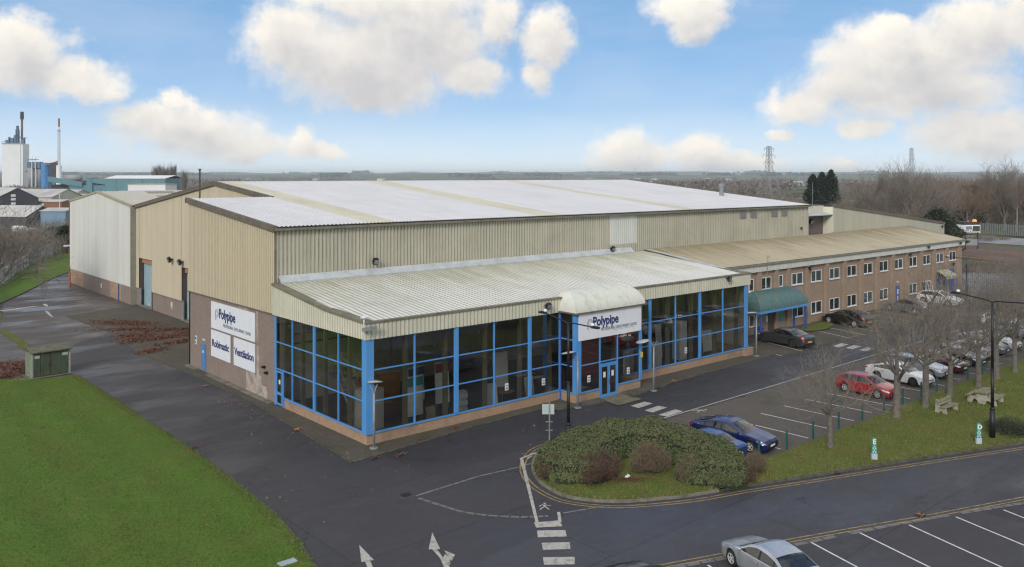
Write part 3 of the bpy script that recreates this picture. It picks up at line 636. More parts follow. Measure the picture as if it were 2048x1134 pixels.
def walker(mb, ox, oy, fwd, s, z=0.014):
    f = Vector((fwd[0], fwd[1], 0)).normalized(); r = Vector((f.y, -f.x, 0))
    def P(a, b): q = Vector((ox,oy,0))+r*a*s+f*b*s; return (q.x, q.y)
    mb.poly([P(0.03+0.09*math.cos(t*math.pi/4), 0.93+0.09*math.sin(t*math.pi/4))+(z,) for t in range(8)])
    for a, b, w in (((0.0,0.80),(0.0,0.42),0.15),((0.02,0.42),(0.22,0.0),0.10),((-0.02,0.42),(-0.20,0.22),0.10),((-0.20,0.22),(-0.30,0.0),0.09),((0.0,0.74),(-0.26,0.60),0.08),((-0.26,0.60),(-0.30,0.42),0.07),((0.02,0.74),(0.20,0.56),0.08),((0.20,0.56),(0.36,0.60),0.07)):
        strip_mb(mb, [P(*a), P(*b)], w*s, z+0.004)
mb = MB(); walker(mb, 1.35, -14.0, (0.62,0.78), 0.85); walker(mb, 20.6, -8.25, (1,-0.15), 1.1); struct('painted_walking_figures', mb, K['white_line'])
mb = MB()
for u0, v0, u1, v1 in ((15.2,-11.6,15.24,-16.4),(18.0,-11.5,17.98,-16.4),(21.0,-11.45,21.13,-16.36),(23.7,-11.4,23.9,-16.2),(26.55,-11.4,26.77,-16.37),(29.3,-11.5,29.54,-16.2),(32.05,-11.55,32.24,-16.35),(35.0,-11.5,35.1,-16.3),(37.9,-11.5,38.0,-16.3),(40.8,-11.5,40.9,-16.3),(43.8,-11.5,43.9,-16.3),(46.7,-11.5,46.8,-16.3),(49.6,-11.5,49.7,-16.3),(52.5,-11.5,52.6,-16.3),
                       (46.02,3.3,44.5,-2.3),(42.4,3.0,41.2,-2.3),(55.4,3.4,53.6,-2.4),(57.9,3.4,56.4,-2.3),(60.6,3.3,59.1,-2.3),(63.4,4.0,61.9,-2.3),(66.2,4.2,64.9,-2.3),(69.2,4.3,67.9,-2.3),(72.2,4.3,70.9,-2.3),(75.4,4.3,74.1,-2.3),(78.4,4.3,77.1,-2.3),(81.6,4.3,80.3,-2.3),
                       (2.4,-22.62,0.9,-27.4),(5.0,-23.5,3.3,-29.2),(7.6,-24.26,5.9,-29.9),(10.17,-25.17,8.4,-30.9),(12.71,-26.22,11.0,-31.6),(15.3,-27.25,13.6,-32.7),(17.9,-28.4,16.2,-33.6),(20.5,-29.4,18.8,-34.8)):
    strip_mb(mb, [(u0,v0),(u1,v1)], 0.10, 0.012)
struct('parking_bay_lines', mb, K['white_line2'])
# drain covers
mb = MB()
for x, y in ((26.5,-7.95),(14.2,-26.1),(16.6,-20.6),(-2.6,-8.0)): mb.box(x-.25,x+.25,y-.2,y+.2,0.0,0.013)
struct('drain_covers', mb, K['black'])
# puddles that shine on the yard
mb = MB(); pr = random.Random(5)
for cx, cy, rx, ry, rot in ((-2.3,66,0.16,3.2,-0.10),(-0.9,74,0.2,1.2,-.1),(-4.2,73,2.8,0.35,0.3)):
    pts = []
    for i in range(22):
        t = 2*math.pi*i/22; k = 1+pr.uniform(-.3,.3); x, y = rx*k*math.cos(t), ry*k*math.sin(t)
        pts.append((cx+x*math.cos(rot)-y*math.sin(rot), cy+x*math.sin(rot)+y*math.cos(rot), 0.009))
    mb.poly(pts)
struct('puddles', mb, mat('wet_film', (0.035,0.036,0.04), 0.05))
# fallen leaves: piles in the alcove and small drifts
def leaves(mb, cx, cy, rx, ry, n, rot=0, z=0.045, s=0.075, mi=0, rnd=random.Random(11), h=0.10):
    for _ in range(n):
        a, q = rnd.uniform(0, 2*math.pi), rnd.gauss(0, 0.5)
        x, y = rx*q*math.cos(a), ry*q*math.sin(a); X = cx+x*math.cos(rot)-y*math.sin(rot); Y = cy+x*math.sin(rot)+y*math.cos(rot)
        zz = z+max(0, h*(1-abs(q)*1.2))*rnd.random(); d = Vector((rnd.uniform(-1,1), rnd.uniform(-1,1), rnd.uniform(-.5,.5))).normalized()*s*rnd.uniform(.6,1.3)
        e = d.cross(Vector((rnd.uniform(-.5,.5),rnd.uniform(-.5,.5),1))).normalized()*s*rnd.uniform(.5,.9); c = Vector((X,Y,zz+s*0.4))
        mb.quad(c-d, c-e, c+d, c+e, mi)
mb = MB()
for cx, cy, rx, ry, n, rot in ((2.5,53.5,1.2,3.4,1500,0.55),(2.0,49,0.8,3.8,800,0.9),(1.2,45,1.4,2.6,800,0.9),(4.6,46.5,0.8,3.2,800,1.05),(3.4,42.6,2.6,1.0,1100,0.1),(0.2,43,1.4,1.2,700,0.3),(3.6,39.4,2.4,0.8,900,0.15),(5.4,43.5,1.4,0.9,500,0.3),(-0.4,36.6,1.2,0.7,380,0.4),(-10.9,37.2,1.1,2.6,1300,0.4),(-12.5,34.5,1.2,1.5,700,0.2)):
    leaves(mb, cx, cy, rx*1.5, ry*1.35, int(n*1.7), rot, s=0.10)
for cx, cy, n in ((14.6,-0.6,60),(-0.9,-2.3,70),(0.6,-2.7,50),(6.2,-0.6,90),(3.1,-1.2,60),(-8.0,6.3,60)): leaves(mb, cx, cy, 0.7, 0.3, n, 0.3, s=0.06, h=0.03)
tag(mb.build('fallen_leaves', K['leaf']), 'drifts of dark red-brown fallen leaves on the mossy paving', 'leaves', kind='stuff')
mb = MB()
for cx, cy, n in ((-1.6,5.6,60),(-1.7,20.5,45),(14.2,-1.4,50),(26.4,-1.9,40),(16.6,-20.4,40),(14.1,-26.1,30)): leaves(mb, cx, cy, 0.45, 0.22, n, 0.5, s=0.06, h=0.03)
rr = random.Random(9)
for _ in range(260):
    x, y = rr.uniform(-9,24), rr.uniform(-9,18)
    if x > -1 and y > -1: x, y = rr.uniform(-3,0), y
    leaves(mb, x, y, 0.01, 0.01, 1, 0, s=0.05, z=0.05, h=0)
for _ in range(160): leaves(mb, rr.uniform(16,40), rr.uniform(-21.5,-17.2), 0.01, 0.01, 1, 0, s=0.045, z=0.14, h=0)
for _ in range(120): leaves(mb, rr.uniform(-16,-9), rr.uniform(-11,28), 0.01, 0.01, 1, 0, s=0.045, z=0.07, h=0)
tag(mb.build('scattered_leaves', K['leaf_or']), 'small orange and buff leaves scattered over tarmac and grass', 'leaves', kind='stuff')

# grass tufts: real little blades over lawn and verge
def inside(x, y, P):
    c = False; j = len(P)-1
    for i in range(len(P)):
        if (P[i][1] > y) != (P[j][1] > y) and x < (P[j][0]-P[i][0])*(y-P[i][1])/(P[j][1]-P[i][1])+P[i][0]: c = not c
        j = i
    return c
def tufts(mb, P, n, z, s, rnd, bias=None):
    X0, X1, Y0, Y1 = min(p[0] for p in P), max(p[0] for p in P), min(p[1] for p in P), max(p[1] for p in P); k = 0
    while k < n:
        x, y = rnd.uniform(X0,X1), rnd.uniform(Y0,Y1)
        if not inside(x, y, P): continue
        f = math.sin(x*1.3+2*math.sin(y*.7))*math.sin(y*1.1+1.5*math.sin(x*.9))+.5*math.sin(x*4.1+y*2.7)*math.sin(y*3.7-x*1.9)
        k += 1
        if f > .62 and rnd.random() < .8: continue
        h = s*rnd.uniform(.5,1.5)*(1.25 if f < -.5 else 1); a = rnd.uniform(0,6.28); dx, dy = math.cos(a)*s*.45, math.sin(a)*s*.45; lx, ly = rnd.uniform(-.6,.6)*h, rnd.uniform(-.6,.6)*h
        mb.tri((x-dx,y-dy,z), (x+dx,y+dy,z), (x+lx,y+ly,z+h), rnd.choice((0,1,2,2) if (f > .35 and rnd.random() < .6) or -10.2 < x < -8 and rnd.random() < .5 else (0,0,0,1,1,2)))
TM = [mat('blade_green', (0.080,0.158,0.024), 0.9, spec=0.1, col2=(0.10,0.135,0.030), scale=0.12), mat('blade_light', (0.115,0.19,0.040), 0.9, spec=0.1, col2=(0.15,0.155,0.06), scale=0.14), mat('blade_straw', (0.20,0.17,0.08), 0.9, spec=0.1)]
mb = MB(); LP = [(-27,-16)]+[(x+0.03,y) for x, y in LAWN_EDGE if y > -16]+[(-12,31.5),(-30,34)]
tufts(mb, LP, 62000, 0.045, 0.055, random.Random(21)); tufts(mb, [(x+0.10,y) for x, y in LAWN_EDGE if y > -15]+[(x-0.5,y) for x, y in LAWN_EDGE if y > -15][::-1], 5000, 0.03, 0.07, random.Random(22))
tag(mb.build('lawn_grass_blades', TM), 'short rough grass blades of the near left lawn', 'grass', kind='stuff')
TM2 = [mat('verge_blade_olive', (0.095,0.140,0.030), 0.9, spec=0.1, col2=(0.145,0.140,0.05), scale=0.2), mat('verge_blade_light', (0.175,0.185,0.060), 0.9, spec=0.1), mat('verge_blade_straw', (0.25,0.205,0.10), 0.9, spec=0.1)]
mb = MB(); kv = [p for p in KERB if 3 < p[0] < 46]
tufts(mb, [(x,y) for x, y in off(kv, 0.1)]+[(46,-17.05),(15.2,-17.05),(14.0,-14)], 28000, 0.115, 0.06, random.Random(23)); tufts(mb, off(kv, 0.0)[8:]+off(kv, 0.45)[8:][::-1], 4500, 0.115, 0.075, random.Random(24))
tag(mb.build('verge_grass_blades', TM2), 'rough grass blades of the verge and planted island', 'grass', kind='stuff')
# ================================================================== BUILDINGS
def cwall(mb, p0, p1, zb, zt, out, pitch=0.30, depth=0.045, mi=0, skip=None, vi=None):
    # profiled cladding: zb / zt are numbers or functions of distance along the wall
    p0, p1 = Vector(p0+(0,)), Vector(p1+(0,)); L = (p1-p0).length; u = (p1-p0)/L; o = Vector(out+(0,))
    fb = zb if callable(zb) else (lambda s: zb); ft = zt if callable(zt) else (lambda s: zt)
    st = []; x = 0.0; prof = ((0.0,0),(0.26,0),(0.36,1),(0.90,1))
    n = max(1, round(L/pitch)); pit = L/n
    for i in range(n):
        for a, h in prof: st.append(((i+a)*pit, h*depth))
    st.append((L, 0))
    for (s0, h0), (s1, h1) in zip(st, st[1:]):
        if skip and skip((s0+s1)/2): continue
        a = p0+u*s0+o*h0; b = p0+u*s1+o*h1
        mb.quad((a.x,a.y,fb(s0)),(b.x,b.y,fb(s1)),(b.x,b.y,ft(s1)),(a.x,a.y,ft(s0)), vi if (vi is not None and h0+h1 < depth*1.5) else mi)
def croof(fn_mb, x0, x1, bottom, top, pitch=0.35, h=0.05, axis='x', vi=0):
    # ribbed roof running from bottom(x)=(y,z) up to top(x)=(y,z); fn_mb picks the mesh for a column
    n = max(1, round((x1-x0)/pitch)); pit = (x1-x0)/n; prof = ((0.0,0),(0.5,0),(0.62,1),(0.88,1)); st = []
    for i in range(n):
        for a, k in prof: st.append((x0+(i+a)*pit, k*h))
    st.append((x1, 0))
    for (s0, h0), (s1, h1) in zip(st, st[1:]):
        m = (s0+s1)/2; mb = fn_mb(m)
        if mb is None: continue
        (yb, zb), (yt, zt) = bottom(m), top(m)
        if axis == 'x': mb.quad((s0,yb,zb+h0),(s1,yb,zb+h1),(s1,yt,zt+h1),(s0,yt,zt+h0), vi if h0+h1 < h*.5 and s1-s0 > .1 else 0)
        else: mb.quad((yb,s1,zb+h1),(yb,s0,zb+h0),(yt,s0,zt+h0),(yt,s1,zt+h1))
def text_part(body, size, mat_, parent, loc, rot, ext=0.01, bold=0.0, xs=1.0, name='lettering', align='LEFT'):
    cu = bpy.data.curves.new('lettering_curve', 'FONT'); cu.body = body; cu.size = size; cu.extrude = ext; cu.offset = bold; cu.align_x = align; cu.resolution_u = 3
    tmp = bpy.data.objects.new('tmp', cu); COL.objects.link(tmp); bpy.context.view_layer.update()
    me = bpy.data.meshes.new_from_object(tmp.evaluated_get(bpy.context.evaluated_depsgraph_get()))
    bpy.data.objects.remove(tmp); bpy.data.curves.remove(cu)
    M4 = Matrix.Translation(Vector(loc)) @ rot.to_4x4() @ Matrix.Diagonal((xs,1,1,1))
    me.transform(M4); 
    o0 = ORG.get(parent.name, Vector((0,0,0))); me.transform(Matrix.Translation(-o0))
    me.materials.clear(); me.materials.append(mat_)
    o = bpy.data.objects.new(name, me); COL.objects.link(o); o.parent = parent; ORG[o.name] = o0; return o
ROT_FRONT = Matrix.Rotation(R(90), 3, 'X')                                  # reads from -Y
ROT_LEFT = Matrix.Rotation(R(-90), 3, 'Z') @ Matrix.Rotation(R(90), 3, 'X')  # reads from -X

# ------------------------------------------------------------------ main hall
VM = 12.3
def hz(v): return 12.45+(v-VM)*(15.4-12.45)/(42.0-VM)      # roof plane of the south slope
hall = thing('warehouse_hall', 'large warehouse hall with a white ribbed roof, weathered cream cladding and brown brick base', 'warehouse', (0,VM,0))
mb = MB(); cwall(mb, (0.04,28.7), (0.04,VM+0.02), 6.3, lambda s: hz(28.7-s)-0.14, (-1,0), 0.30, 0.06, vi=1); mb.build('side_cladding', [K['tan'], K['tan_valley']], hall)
mb = MB(); cwall(mb, (7.72,67.4), (7.72,28.7), 2.15, lambda s: (hz(67.4-s) if 67.4-s < 42 else 15.4-(67.4-s-42)*0.122)-0.12, (-1,0), 0.27, 0.05,
      skip=lambda s: (61.2 < 67.4-s < 65.9) or (48.0 < 67.4-s < 51.5))
for a, b in ((61.2,65.9),(48.0,51.5)): cwall(mb, (7.72,b), (7.72,a), 5.92, lambda s, b=b: (hz(b-s) if b-s < 42 else 15.4-(b-s-42)*0.122)-0.12, (-1,0), 0.27, 0.05)
mb.build('gable_cladding', K['tan'], hall)
mb = MB()
mb.box(0.10,0.35,VM+0.05,28.7,0,6.28); mb.box(0.10,7.9,28.45,28.72,0,6.28)
mb.build('brick_base', K['brick_brown'], hall)
mb = MB()
for a, b in ((28.72,47.97),(51.53,61.17),(65.93,67.3)): mb.box(7.78,8.0,a,b,0,2.13)
mb.build('brick_base', K['brick_brown'], hall)
mb = MB(); mb.box(7.68,7.80,28.8,48.0,2.10,2.2); mb.box(7.68,7.80,51.5,61.2,2.10,2.2); mb.box(7.68,7.80,65.9,67.3,2.1,2.2); mb.box(-0.03,0.12,VM,28.7,6.22,6.32); mb.build('cladding_drip_trim', K['trim'], hall)
# front (south) cladding above the lower roofs, with the paler replaced panel
mbF, mbW = MB(), MB()
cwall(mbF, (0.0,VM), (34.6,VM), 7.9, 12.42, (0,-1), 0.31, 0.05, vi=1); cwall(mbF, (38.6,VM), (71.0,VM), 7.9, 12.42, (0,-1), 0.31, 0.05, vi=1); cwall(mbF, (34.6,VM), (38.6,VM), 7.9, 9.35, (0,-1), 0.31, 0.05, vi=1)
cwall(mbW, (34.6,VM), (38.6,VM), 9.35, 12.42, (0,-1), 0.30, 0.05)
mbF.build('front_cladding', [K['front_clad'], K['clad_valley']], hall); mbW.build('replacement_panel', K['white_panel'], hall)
mb = MB(); mb.box(0.0,0.14,VM-0.06,VM+0.08,6.3,12.4); mb.build('corner_flashing', K['trim_olive'], hall)
mb = MB(); cwall(mb, (71.0,VM), (71.0,42), 0, lambda s: hz(VM+s)-0.1, (1,0), 0.3, 0.05); cwall(mb, (71.0,42), (71.0,67.3), 0, lambda s: 15.3-s*0.122, (1,0), 0.3, 0.05); cwall(mb, (71,67.3), (7.7,67.3), 0, 12.2, (0,1), 0.6, 0.05)
mb.build('rear_cladding', K['front_clad'], hall)
roofA, bands = MB(), [MB() for _ in range(3)]
BND = ((7.6,10.2),(25.0,28.0),(45.6,47.9))
def pick(x):
    for k, (a, b) in enumerate(BND):
        if a < x < b: return bands[k]
    return roofA
def htop(x): return (28.75, hz(28.75)) if x < 7.6 else (42.0, 15.4)
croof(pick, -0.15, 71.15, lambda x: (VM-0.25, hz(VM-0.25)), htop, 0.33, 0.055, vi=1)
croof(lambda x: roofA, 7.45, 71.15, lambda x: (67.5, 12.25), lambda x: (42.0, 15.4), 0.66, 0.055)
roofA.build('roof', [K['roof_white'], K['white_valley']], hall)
for k in range(3): bands[k].build('rooflight_strip', [K['rooflight'], K['rooflight']], hall)
mb = MB(); mb.box(7.5,71.1,41.75,42.25,15.40,15.47); mb.build('ridge_cap', K['roof_white'], hall)
def verge(x, ya, za, yb, zb, w=0.28, h=0.34):
    mb = MB(); mb.slab([(x,ya,za-h),(x,yb,zb-h),(x,yb,zb+0.09),(x,ya,za+0.09)], (w,0,0)); mb.build('verge_trim', K['trim'], hall)
verge(-0.20, VM-0.3, hz(VM-0.3), 28.8, hz(28.8)); verge(7.46, 28.6, hz(28.6), 42.0, 15.4); verge(7.46, 42.0, 15.4, 67.4, 12.3); verge(70.95, VM-0.3, hz(VM-0.3), 42, 15.4, h=0.2)
mb = MB(); mb.box(-0.2,7.5,28.70,28.86,hz(28.7)-0.35,hz(28.7)-0.02); mb.build('step_trim', K['trim'], hall)
mb = MB(); mb.box(-0.1,71.0,VM-0.42,VM-0.10,12.17,12.33); mb.build('gutter', K['trim_olive'], hall)
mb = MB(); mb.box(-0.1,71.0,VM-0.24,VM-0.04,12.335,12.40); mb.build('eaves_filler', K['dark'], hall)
for k, x in enumerate((56.15,58.35,62.65,64.8)):
    mb = MB(); mb.box(x,x+1.25,VM-0.12,VM-0.055,11.2,12.0)
    f = mb.build('vent_louvre', K['steel_grey'], hall)
    mb = MB()
    for j in range(5): mb.box(x+0.06,x+1.19,VM-0.15,VM-0.122,11.27+j*0.14,11.34+j*0.14)
    mb.build('louvre_blade', mat('louvre_%s' % 'grey', (0.23,0.21,0.22), 0.6) if k == 0 else bpy.data.materials['louvre_grey'], f)
# doors of the recessed bay
for (a, b) in ((61.4,65.8),(48.1,51.4)):
    mb = MB(); mb.box(8.25,8.35,a,b,0,5.3); d = mb.build('roller_shutter', K['roller'], hall)
    mb = MB()
    mb.box(7.76,8.35,a-0.22,a,0,5.9); mb.box(7.76,8.35,b,b+0.15,0,5.9); mb.box(7.80,8.35,a,b,5.90,6.0); mb.build('door_reveal', K['dark_brown'], hall)
    mb = MB(); mb.box(8.0,8.25,a,b,5.3,5.9); mb.build('shutter_box', mat('rusty_box', (0.36,0.20,0.12), 0.8) if a > 60 else bpy.data.materials['rusty_box'], hall)
    for g0, g1 in ((b-0.28,b),(a,a+0.2)): mb = MB(); mb.box(7.70,7.84,g0,g1,0,2.2); mb.build('door_guard', K['steel_grey'], hall)
    mb = MB(); mb.box(7.6,8.25,a,b,0.03,0.12); mb.build('door_threshold', K['concrete'], hall)
# small blue door and notices on the brick side
mb = MB(); mb.box(0.03,0.10,24.95,25.82,0.15,2.25); d = mb.build('side_door', K['blue_pale'], hall)
mb = MB(); mb.box(0.0,0.03,25.3,25.5,1.55,1.75); mb.build('door_notice', K['white'], d)
mb = MB(); mb.box(0.03,0.1,25.15,25.6,2.55,2.68); mb.build('door_lamp', K['fascia'], hall)
mb = MB(); mb.box(0.06,0.1,26.9,27.3,2.0,2.7); nn = mb.build('wall_notice', K['white'], hall)
mb = MB(); mb.box(0.045,0.06,26.98,27.22,2.4,2.62); mb.box(0.045,0.06,26.98,27.22,2.08,2.14); mb.box(0.045,0.06,26.98,27.22,2.2,2.26); mb.build('notice_print', K['navy'], nn)
mb = MB(); mb.box(7.73,7.78,54.6,55.0,0.95,1.65); nn = mb.build('wall_notice', K['white'], hall)
mb = MB(); mb.box(7.715,7.73,54.65,54.95,0.98,1.2); mb.build('notice_print', K['plate_y'], nn)
for i, (z0, z1, y0, y1) in enumerate(((0.05,1.55,14.6,17.2),(0.3,3.6,14.95,15.4),(3.9,6.2,15.1,15.45),(0.05,0.9,13.6,15.0),(6.0,6.2,16.8,18.5))): mb = MB(); mb.box(0.088-0.004*i,0.11,y0,y1,z0,z1); mb.build('bare_render_patch', K['render_patch'], hall)
for y0, y1 in ((12.6,15.2),(15.3,20.0),(20.2,24.0),(26.2,28.5)): mb = MB(); mb.box(-0.35,0.1,y0,y1,0.0,0.10); mb.build('plinth_step', K['concrete'], hall)
for y, z in ((14.0,2.3),(13.6,1.95)):
    mb = MB(); mb.box(-0.12,0.1,y-0.1,y+0.1,z-0.06,z+0.1); mb.tri((-0.22,y-0.1,z),(-0.22,y+0.1,z),(-0.1,y,z+0.14)); mb.build('vent_cowl', K['black'], hall)
# wall floodlights on the hall
def wall_light(parent, x, y, z, out, s=1.0):
    o = Vector(out+(0,)); r = Vector((o.y,-o.x,0)); c = Vector((x,y,z))
    mb = MB(); mb.obox(c+o*0.12*s, r*0.05*s, o*0.12*s, Vector((0,0,0.04*s))); mb.obox(c+o*0.28*s-Vector((0,0,0.02)), r*0.16*s, o*0.07*s+Vector((0,0,-0.05*s)), Vector((0,0,0.15*s))+o*0.05*s)
    f = mb.build('floodlight', K['black'], parent)
    mb = MB(); mb.obox(c+o*0.36*s-Vector((0,0,0.05*s)), r*0.13*s, o*0.01*s, Vector((0,0,0.11*s))+o*0.04*s); mb.build('floodlight_lens', K['steel_grey'], f)
wall_light(hall, 7.7, 54.1, 6.6, (-1,0), 1.7); wall_light(hall, 7.7, 50.9, 6.55, (-1,0), 1.7)
wall_light(hall, 8.0, VM-0.06, 9.55, (0,-1), 1.3); wall_light(hall, 34.6, VM-0.06, 9.0, (0,-1), 1.3); wall_light(hall, 69.0, VM-0.06, 9.6, (0,-1), 0.8)
mb = MB(); mb.tube((1.1,28.95,13.9),(1.1,28.95,16.55),0.075,0.075,8); mb.tube((1.1,28.95,16.5),(1.1,28.95,16.62),0.12,0.12,8); mb.build('flue_pipe', K['dark_brown'], hall)
mb = MB(); mb.tube((66.5,22.0,13.0),(66.5,22,14.6),0.28,0.28,12); mb.tube((66.5,22,14.6),(66.5,22,15.0),0.40,0.40,12); mb.build('roof_flue', K['steel_grey'], hall)
mb = MB(); mb.tube((71.3,11.9,12.0),(71.3,11.9,15.2),0.03,0.02,6); mb.build('roof_aerial', K['steel_grey'], hall)

def sign_board(label, cat_, x, v0, v1, z0, z1):
    t = thing('wall_sign', label, cat_, (x,(v0+v1)/2,z0))
    mb = MB(); mb.box(x,x+0.05,v0,v1,z0,z1); mb.build('board', K['sign'], t); return t
def logo(parent, P, s, m):   # small ring-and-stem outline mark; P maps (a,b)->3d
    mb = MB(); pts = []
    for r in (1.0, 0.62):
        q = [P(s*(r*0.42*math.cos(R(a))), s*(0.28+r*0.42*math.sin(R(a)))) for a in range(0, 361, 24)]
        mb.path(q, 0.018*s+0.004, 4)
    mb.path([P(-0.42*s,0.28*s),P(-0.42*s,-0.42*s),P(-0.22*s,-0.42*s),P(-0.22*s,-0.05*s)], 0.018*s+0.004, 4)
    return mb.build('logo_outline', m, parent)
t = sign_board('large white company sign on the brick side wall, widest of the three boards', 'sign', 0.02, 15.55, 23.75, 3.85, 5.98)
text_part('Polypipe', 1.05, K['navy'], t, (0.012,22.15,4.82), ROT_LEFT, bold=0.028, xs=0.88)
text_part('PROFESSIONAL DEVELOPMENT CENTRE', 0.34, K['grey_letter'], t, (0.012,21.3,4.22), ROT_LEFT, xs=0.83)
logo(t, lambda a, b: (0.012, 22.55-a, 4.92+b), 0.75, K['grey_letter'])
t = sign_board('square white sign on the brick side wall, farther from the glass corner', 'sign', 0.02, 19.98, 23.75, 1.6, 3.7)
text_part('Robimatic', 0.80, K['navy'], t, (0.012,21.86,2.42), ROT_LEFT, bold=0.018, xs=1.04, align='CENTER')
t = sign_board('white sign on the brick side wall next to the glazed corner', 'sign', 0.02, 15.55, 19.32, 1.6, 3.7)
text_part('Ventilation', 0.80, K['navy'], t, (0.012,17.43,2.42), ROT_LEFT, bold=0.018, xs=0.98, align='CENTER')

# ------------------------------------------------------------------ glazed showroom
sr = thing('glazed_showroom', 'glass-walled showroom with blue frames, brick dwarf wall and mossy ribbed roof', 'showroom', (0,0,0))
UE = 39.4; ZS, Z1, Z2, ZT = 0.72, 2.58, 4.44, 6.3
ROWS = ((ZS,Z1),(Z1,Z2),(Z2,ZT))
PV = -1.62; PU0, PU1 = 15.95, 22.75
DW = K['brick_orange']
mb = MB()
mb.box(0.02,PU0,0.02,0.30,0,ZS-0.06); mb.box(PU1,UE,0.02,0.30,0,ZS-0.06); mb.box(0.02,0.30,0.30,10.8,0,ZS-0.06)
mb.box(PU0,18.3,PV,PV+0.28,0,ZS-0.06); mb.box(20.22,PU1+0.05,PV,PV+0.28,0,ZS-0.06); mb.box(PU0,PU0+0.28,PV+0.28,0.30,0,ZS-0.06); mb.box(PU1-0.23,PU1+0.05,PV+0.28,0.02,0,ZS-0.06); mb.box(UE-0.28,UE,0.30,4.9,0,ZS-0.06)
mb.build('brick_dwarf_wall', DW, sr)
mb = MB(); mb.box(UE-0.9,UE+0.35,-0.3,0.0,0.03,0.62); mb.box(UE-0.95,UE+0.4,-0.33,0.0,0.62,0.67); mb.build('corner_brick_pad', DW, sr)
mb = MB()
mb.box(-0.05,PU0,-0.05,0.10,ZS-0.06,ZS+0.04); mb.box(PU1,UE+0.05,-0.05,0.10,ZS-0.06,ZS+0.04); mb.box(-0.05,0.10,0.10,10.85,ZS-0.06,ZS+0.04)
mb.box(PU0-0.05,18.3,PV-0.06,PV+0.1,ZS-0.06,ZS+0.04); mb.box(20.22,PU1+0.12,PV-0.06,PV+0.1,ZS-0.06,ZS+0.04); mb.box(PU0-0.05,PU0+0.1,PV+0.1,-0.05,ZS-0.06,ZS+0.04)
mb.build('window_sill', K['blue'], sr)
# mullions and transoms
def mull(x0, x1, y0, y1, z0=ZS+0.04, z1=ZT): mb = MB(); mb.box(x0,x1,y0,y1,z0,z1); return mb.build('mullion', K['blue'], sr)
FM = [(3.38,0.045),(6.60,0.15),(9.78,0.045),(12.97,0.13)]
for x, w in FM: mull(x-w, x+w, -0.06-w*0.3, 0.06)
for x, w in ((25.78,0.13),(29.0,0.045),(32.25,0.13),(35.5,0.045),(38.98,0.20)): mull(x-w, x+w, -0.06-w*0.3, 0.06)
SM = [(9.5,0.04),(6.41,0.11),(3.31,0.04)]
for y, w in SM: mull(-0.06-w*0.3, 0.06, y-w, y+w)
mull(-0.04,0.06,11.98,12.2,0.03); mull(-0.04,0.06,10.85,10.98,0.03,Z1)
mb = MB(); mb.box(-0.10,0.42,-0.10,0.42,ZS-0.06,ZT+0.02); mb.build('corner_post', K['blue'], sr)
mull(15.82,15.95,-0.05,0.06,0.1)
mb = MB(); mb.box(PU0-0.08,PU0+0.42,PV-0.08,PV+0.30,ZS-0.05,ZT+0.02); mb.build('porch_post', K['blue'], sr)
mb = MB(); mb.box(PU1-0.12,PU1+0.12,PV-0.08,PV+0.12,ZS-0.05,ZT+0.02); mb.build('porch_post', K['blue'], sr)
for x in (18.33,20.20): mull(x-0.05, x+0.05, PV-0.05, PV+0.06, 0.04 if True else ZS, 4.4)
def tr(x0, x1, y0, y1, z, h=0.036): mb = MB(); mb.box(x0,x1,y0,y1,z-h,z+h); return mb.build('transom', K['blue'], sr)
for z in (Z1, Z2):
    tr(0.42,15.82,-0.045,0.04,z); tr(PU1+0.02,38.8,-0.045,0.04,z)
    tr(-0.045,0.04,0.42,11.98,z); tr(PU0-0.045,PU0+0.04,PV+0.3,-0.05,z)
tr(PU0+0.42,PU1-0.12,PV-0.04,PV+0.04,Z1+0.05)
for x0, x1, y0, y1 in ((0.42,15.82,-0.03,0.04),(PU1+0.02,38.8,-0.03,0.04)): tr(x0,x1,y0,y1,ZT-0.03,0.03)
# panes
def pane(x0, x1, y0, y1, z0, z1): mb = MB(); mb.box(x0,x1,y0,y1,z0,z1); return mb.build('glass_pane', K['glass'], sr)
def run_x(xs, y, rows=ROWS):
    for a, b in zip(xs, xs[1:]):
        for z0, z1 in rows: pane(a+0.01, b-0.01, y, y+0.012, z0+0.045, z1-0.045)
run_x([0.42,3.38,6.60,9.78,12.97,15.82], 0.0); run_x([PU1+0.1,25.78,29.0,32.25,35.5,38.85], 0.0)
ys = [0.42,3.31,6.41,9.5,11.98]
for a, b in zip(ys, ys[1:]):
    for k, (z0, z1) in enumerate(ROWS):
        if a == 9.5 and k == 0: pane(0.0,0.012,9.55,10.84,z0+0.045,z1-0.045)
        else: pane(0.0,0.012,a+0.04,b-0.04,z0+0.045,z1-0.045)
for z0, z1 in ROWS: pane(PU0, PU0+0.012, PV+0.31, -0.06, z0+0.045, z1-0.045)
for a, b in ((PU0+0.43,18.28),(20.25,PU1-0.13)): pane(a,b,PV,PV+0.012,ZS+0.05,Z1); pane(a,b,PV,PV+0.012,Z1+0.1,4.4)
pane(18.38,20.15,PV,PV+0.012,Z1+0.1,4.4)
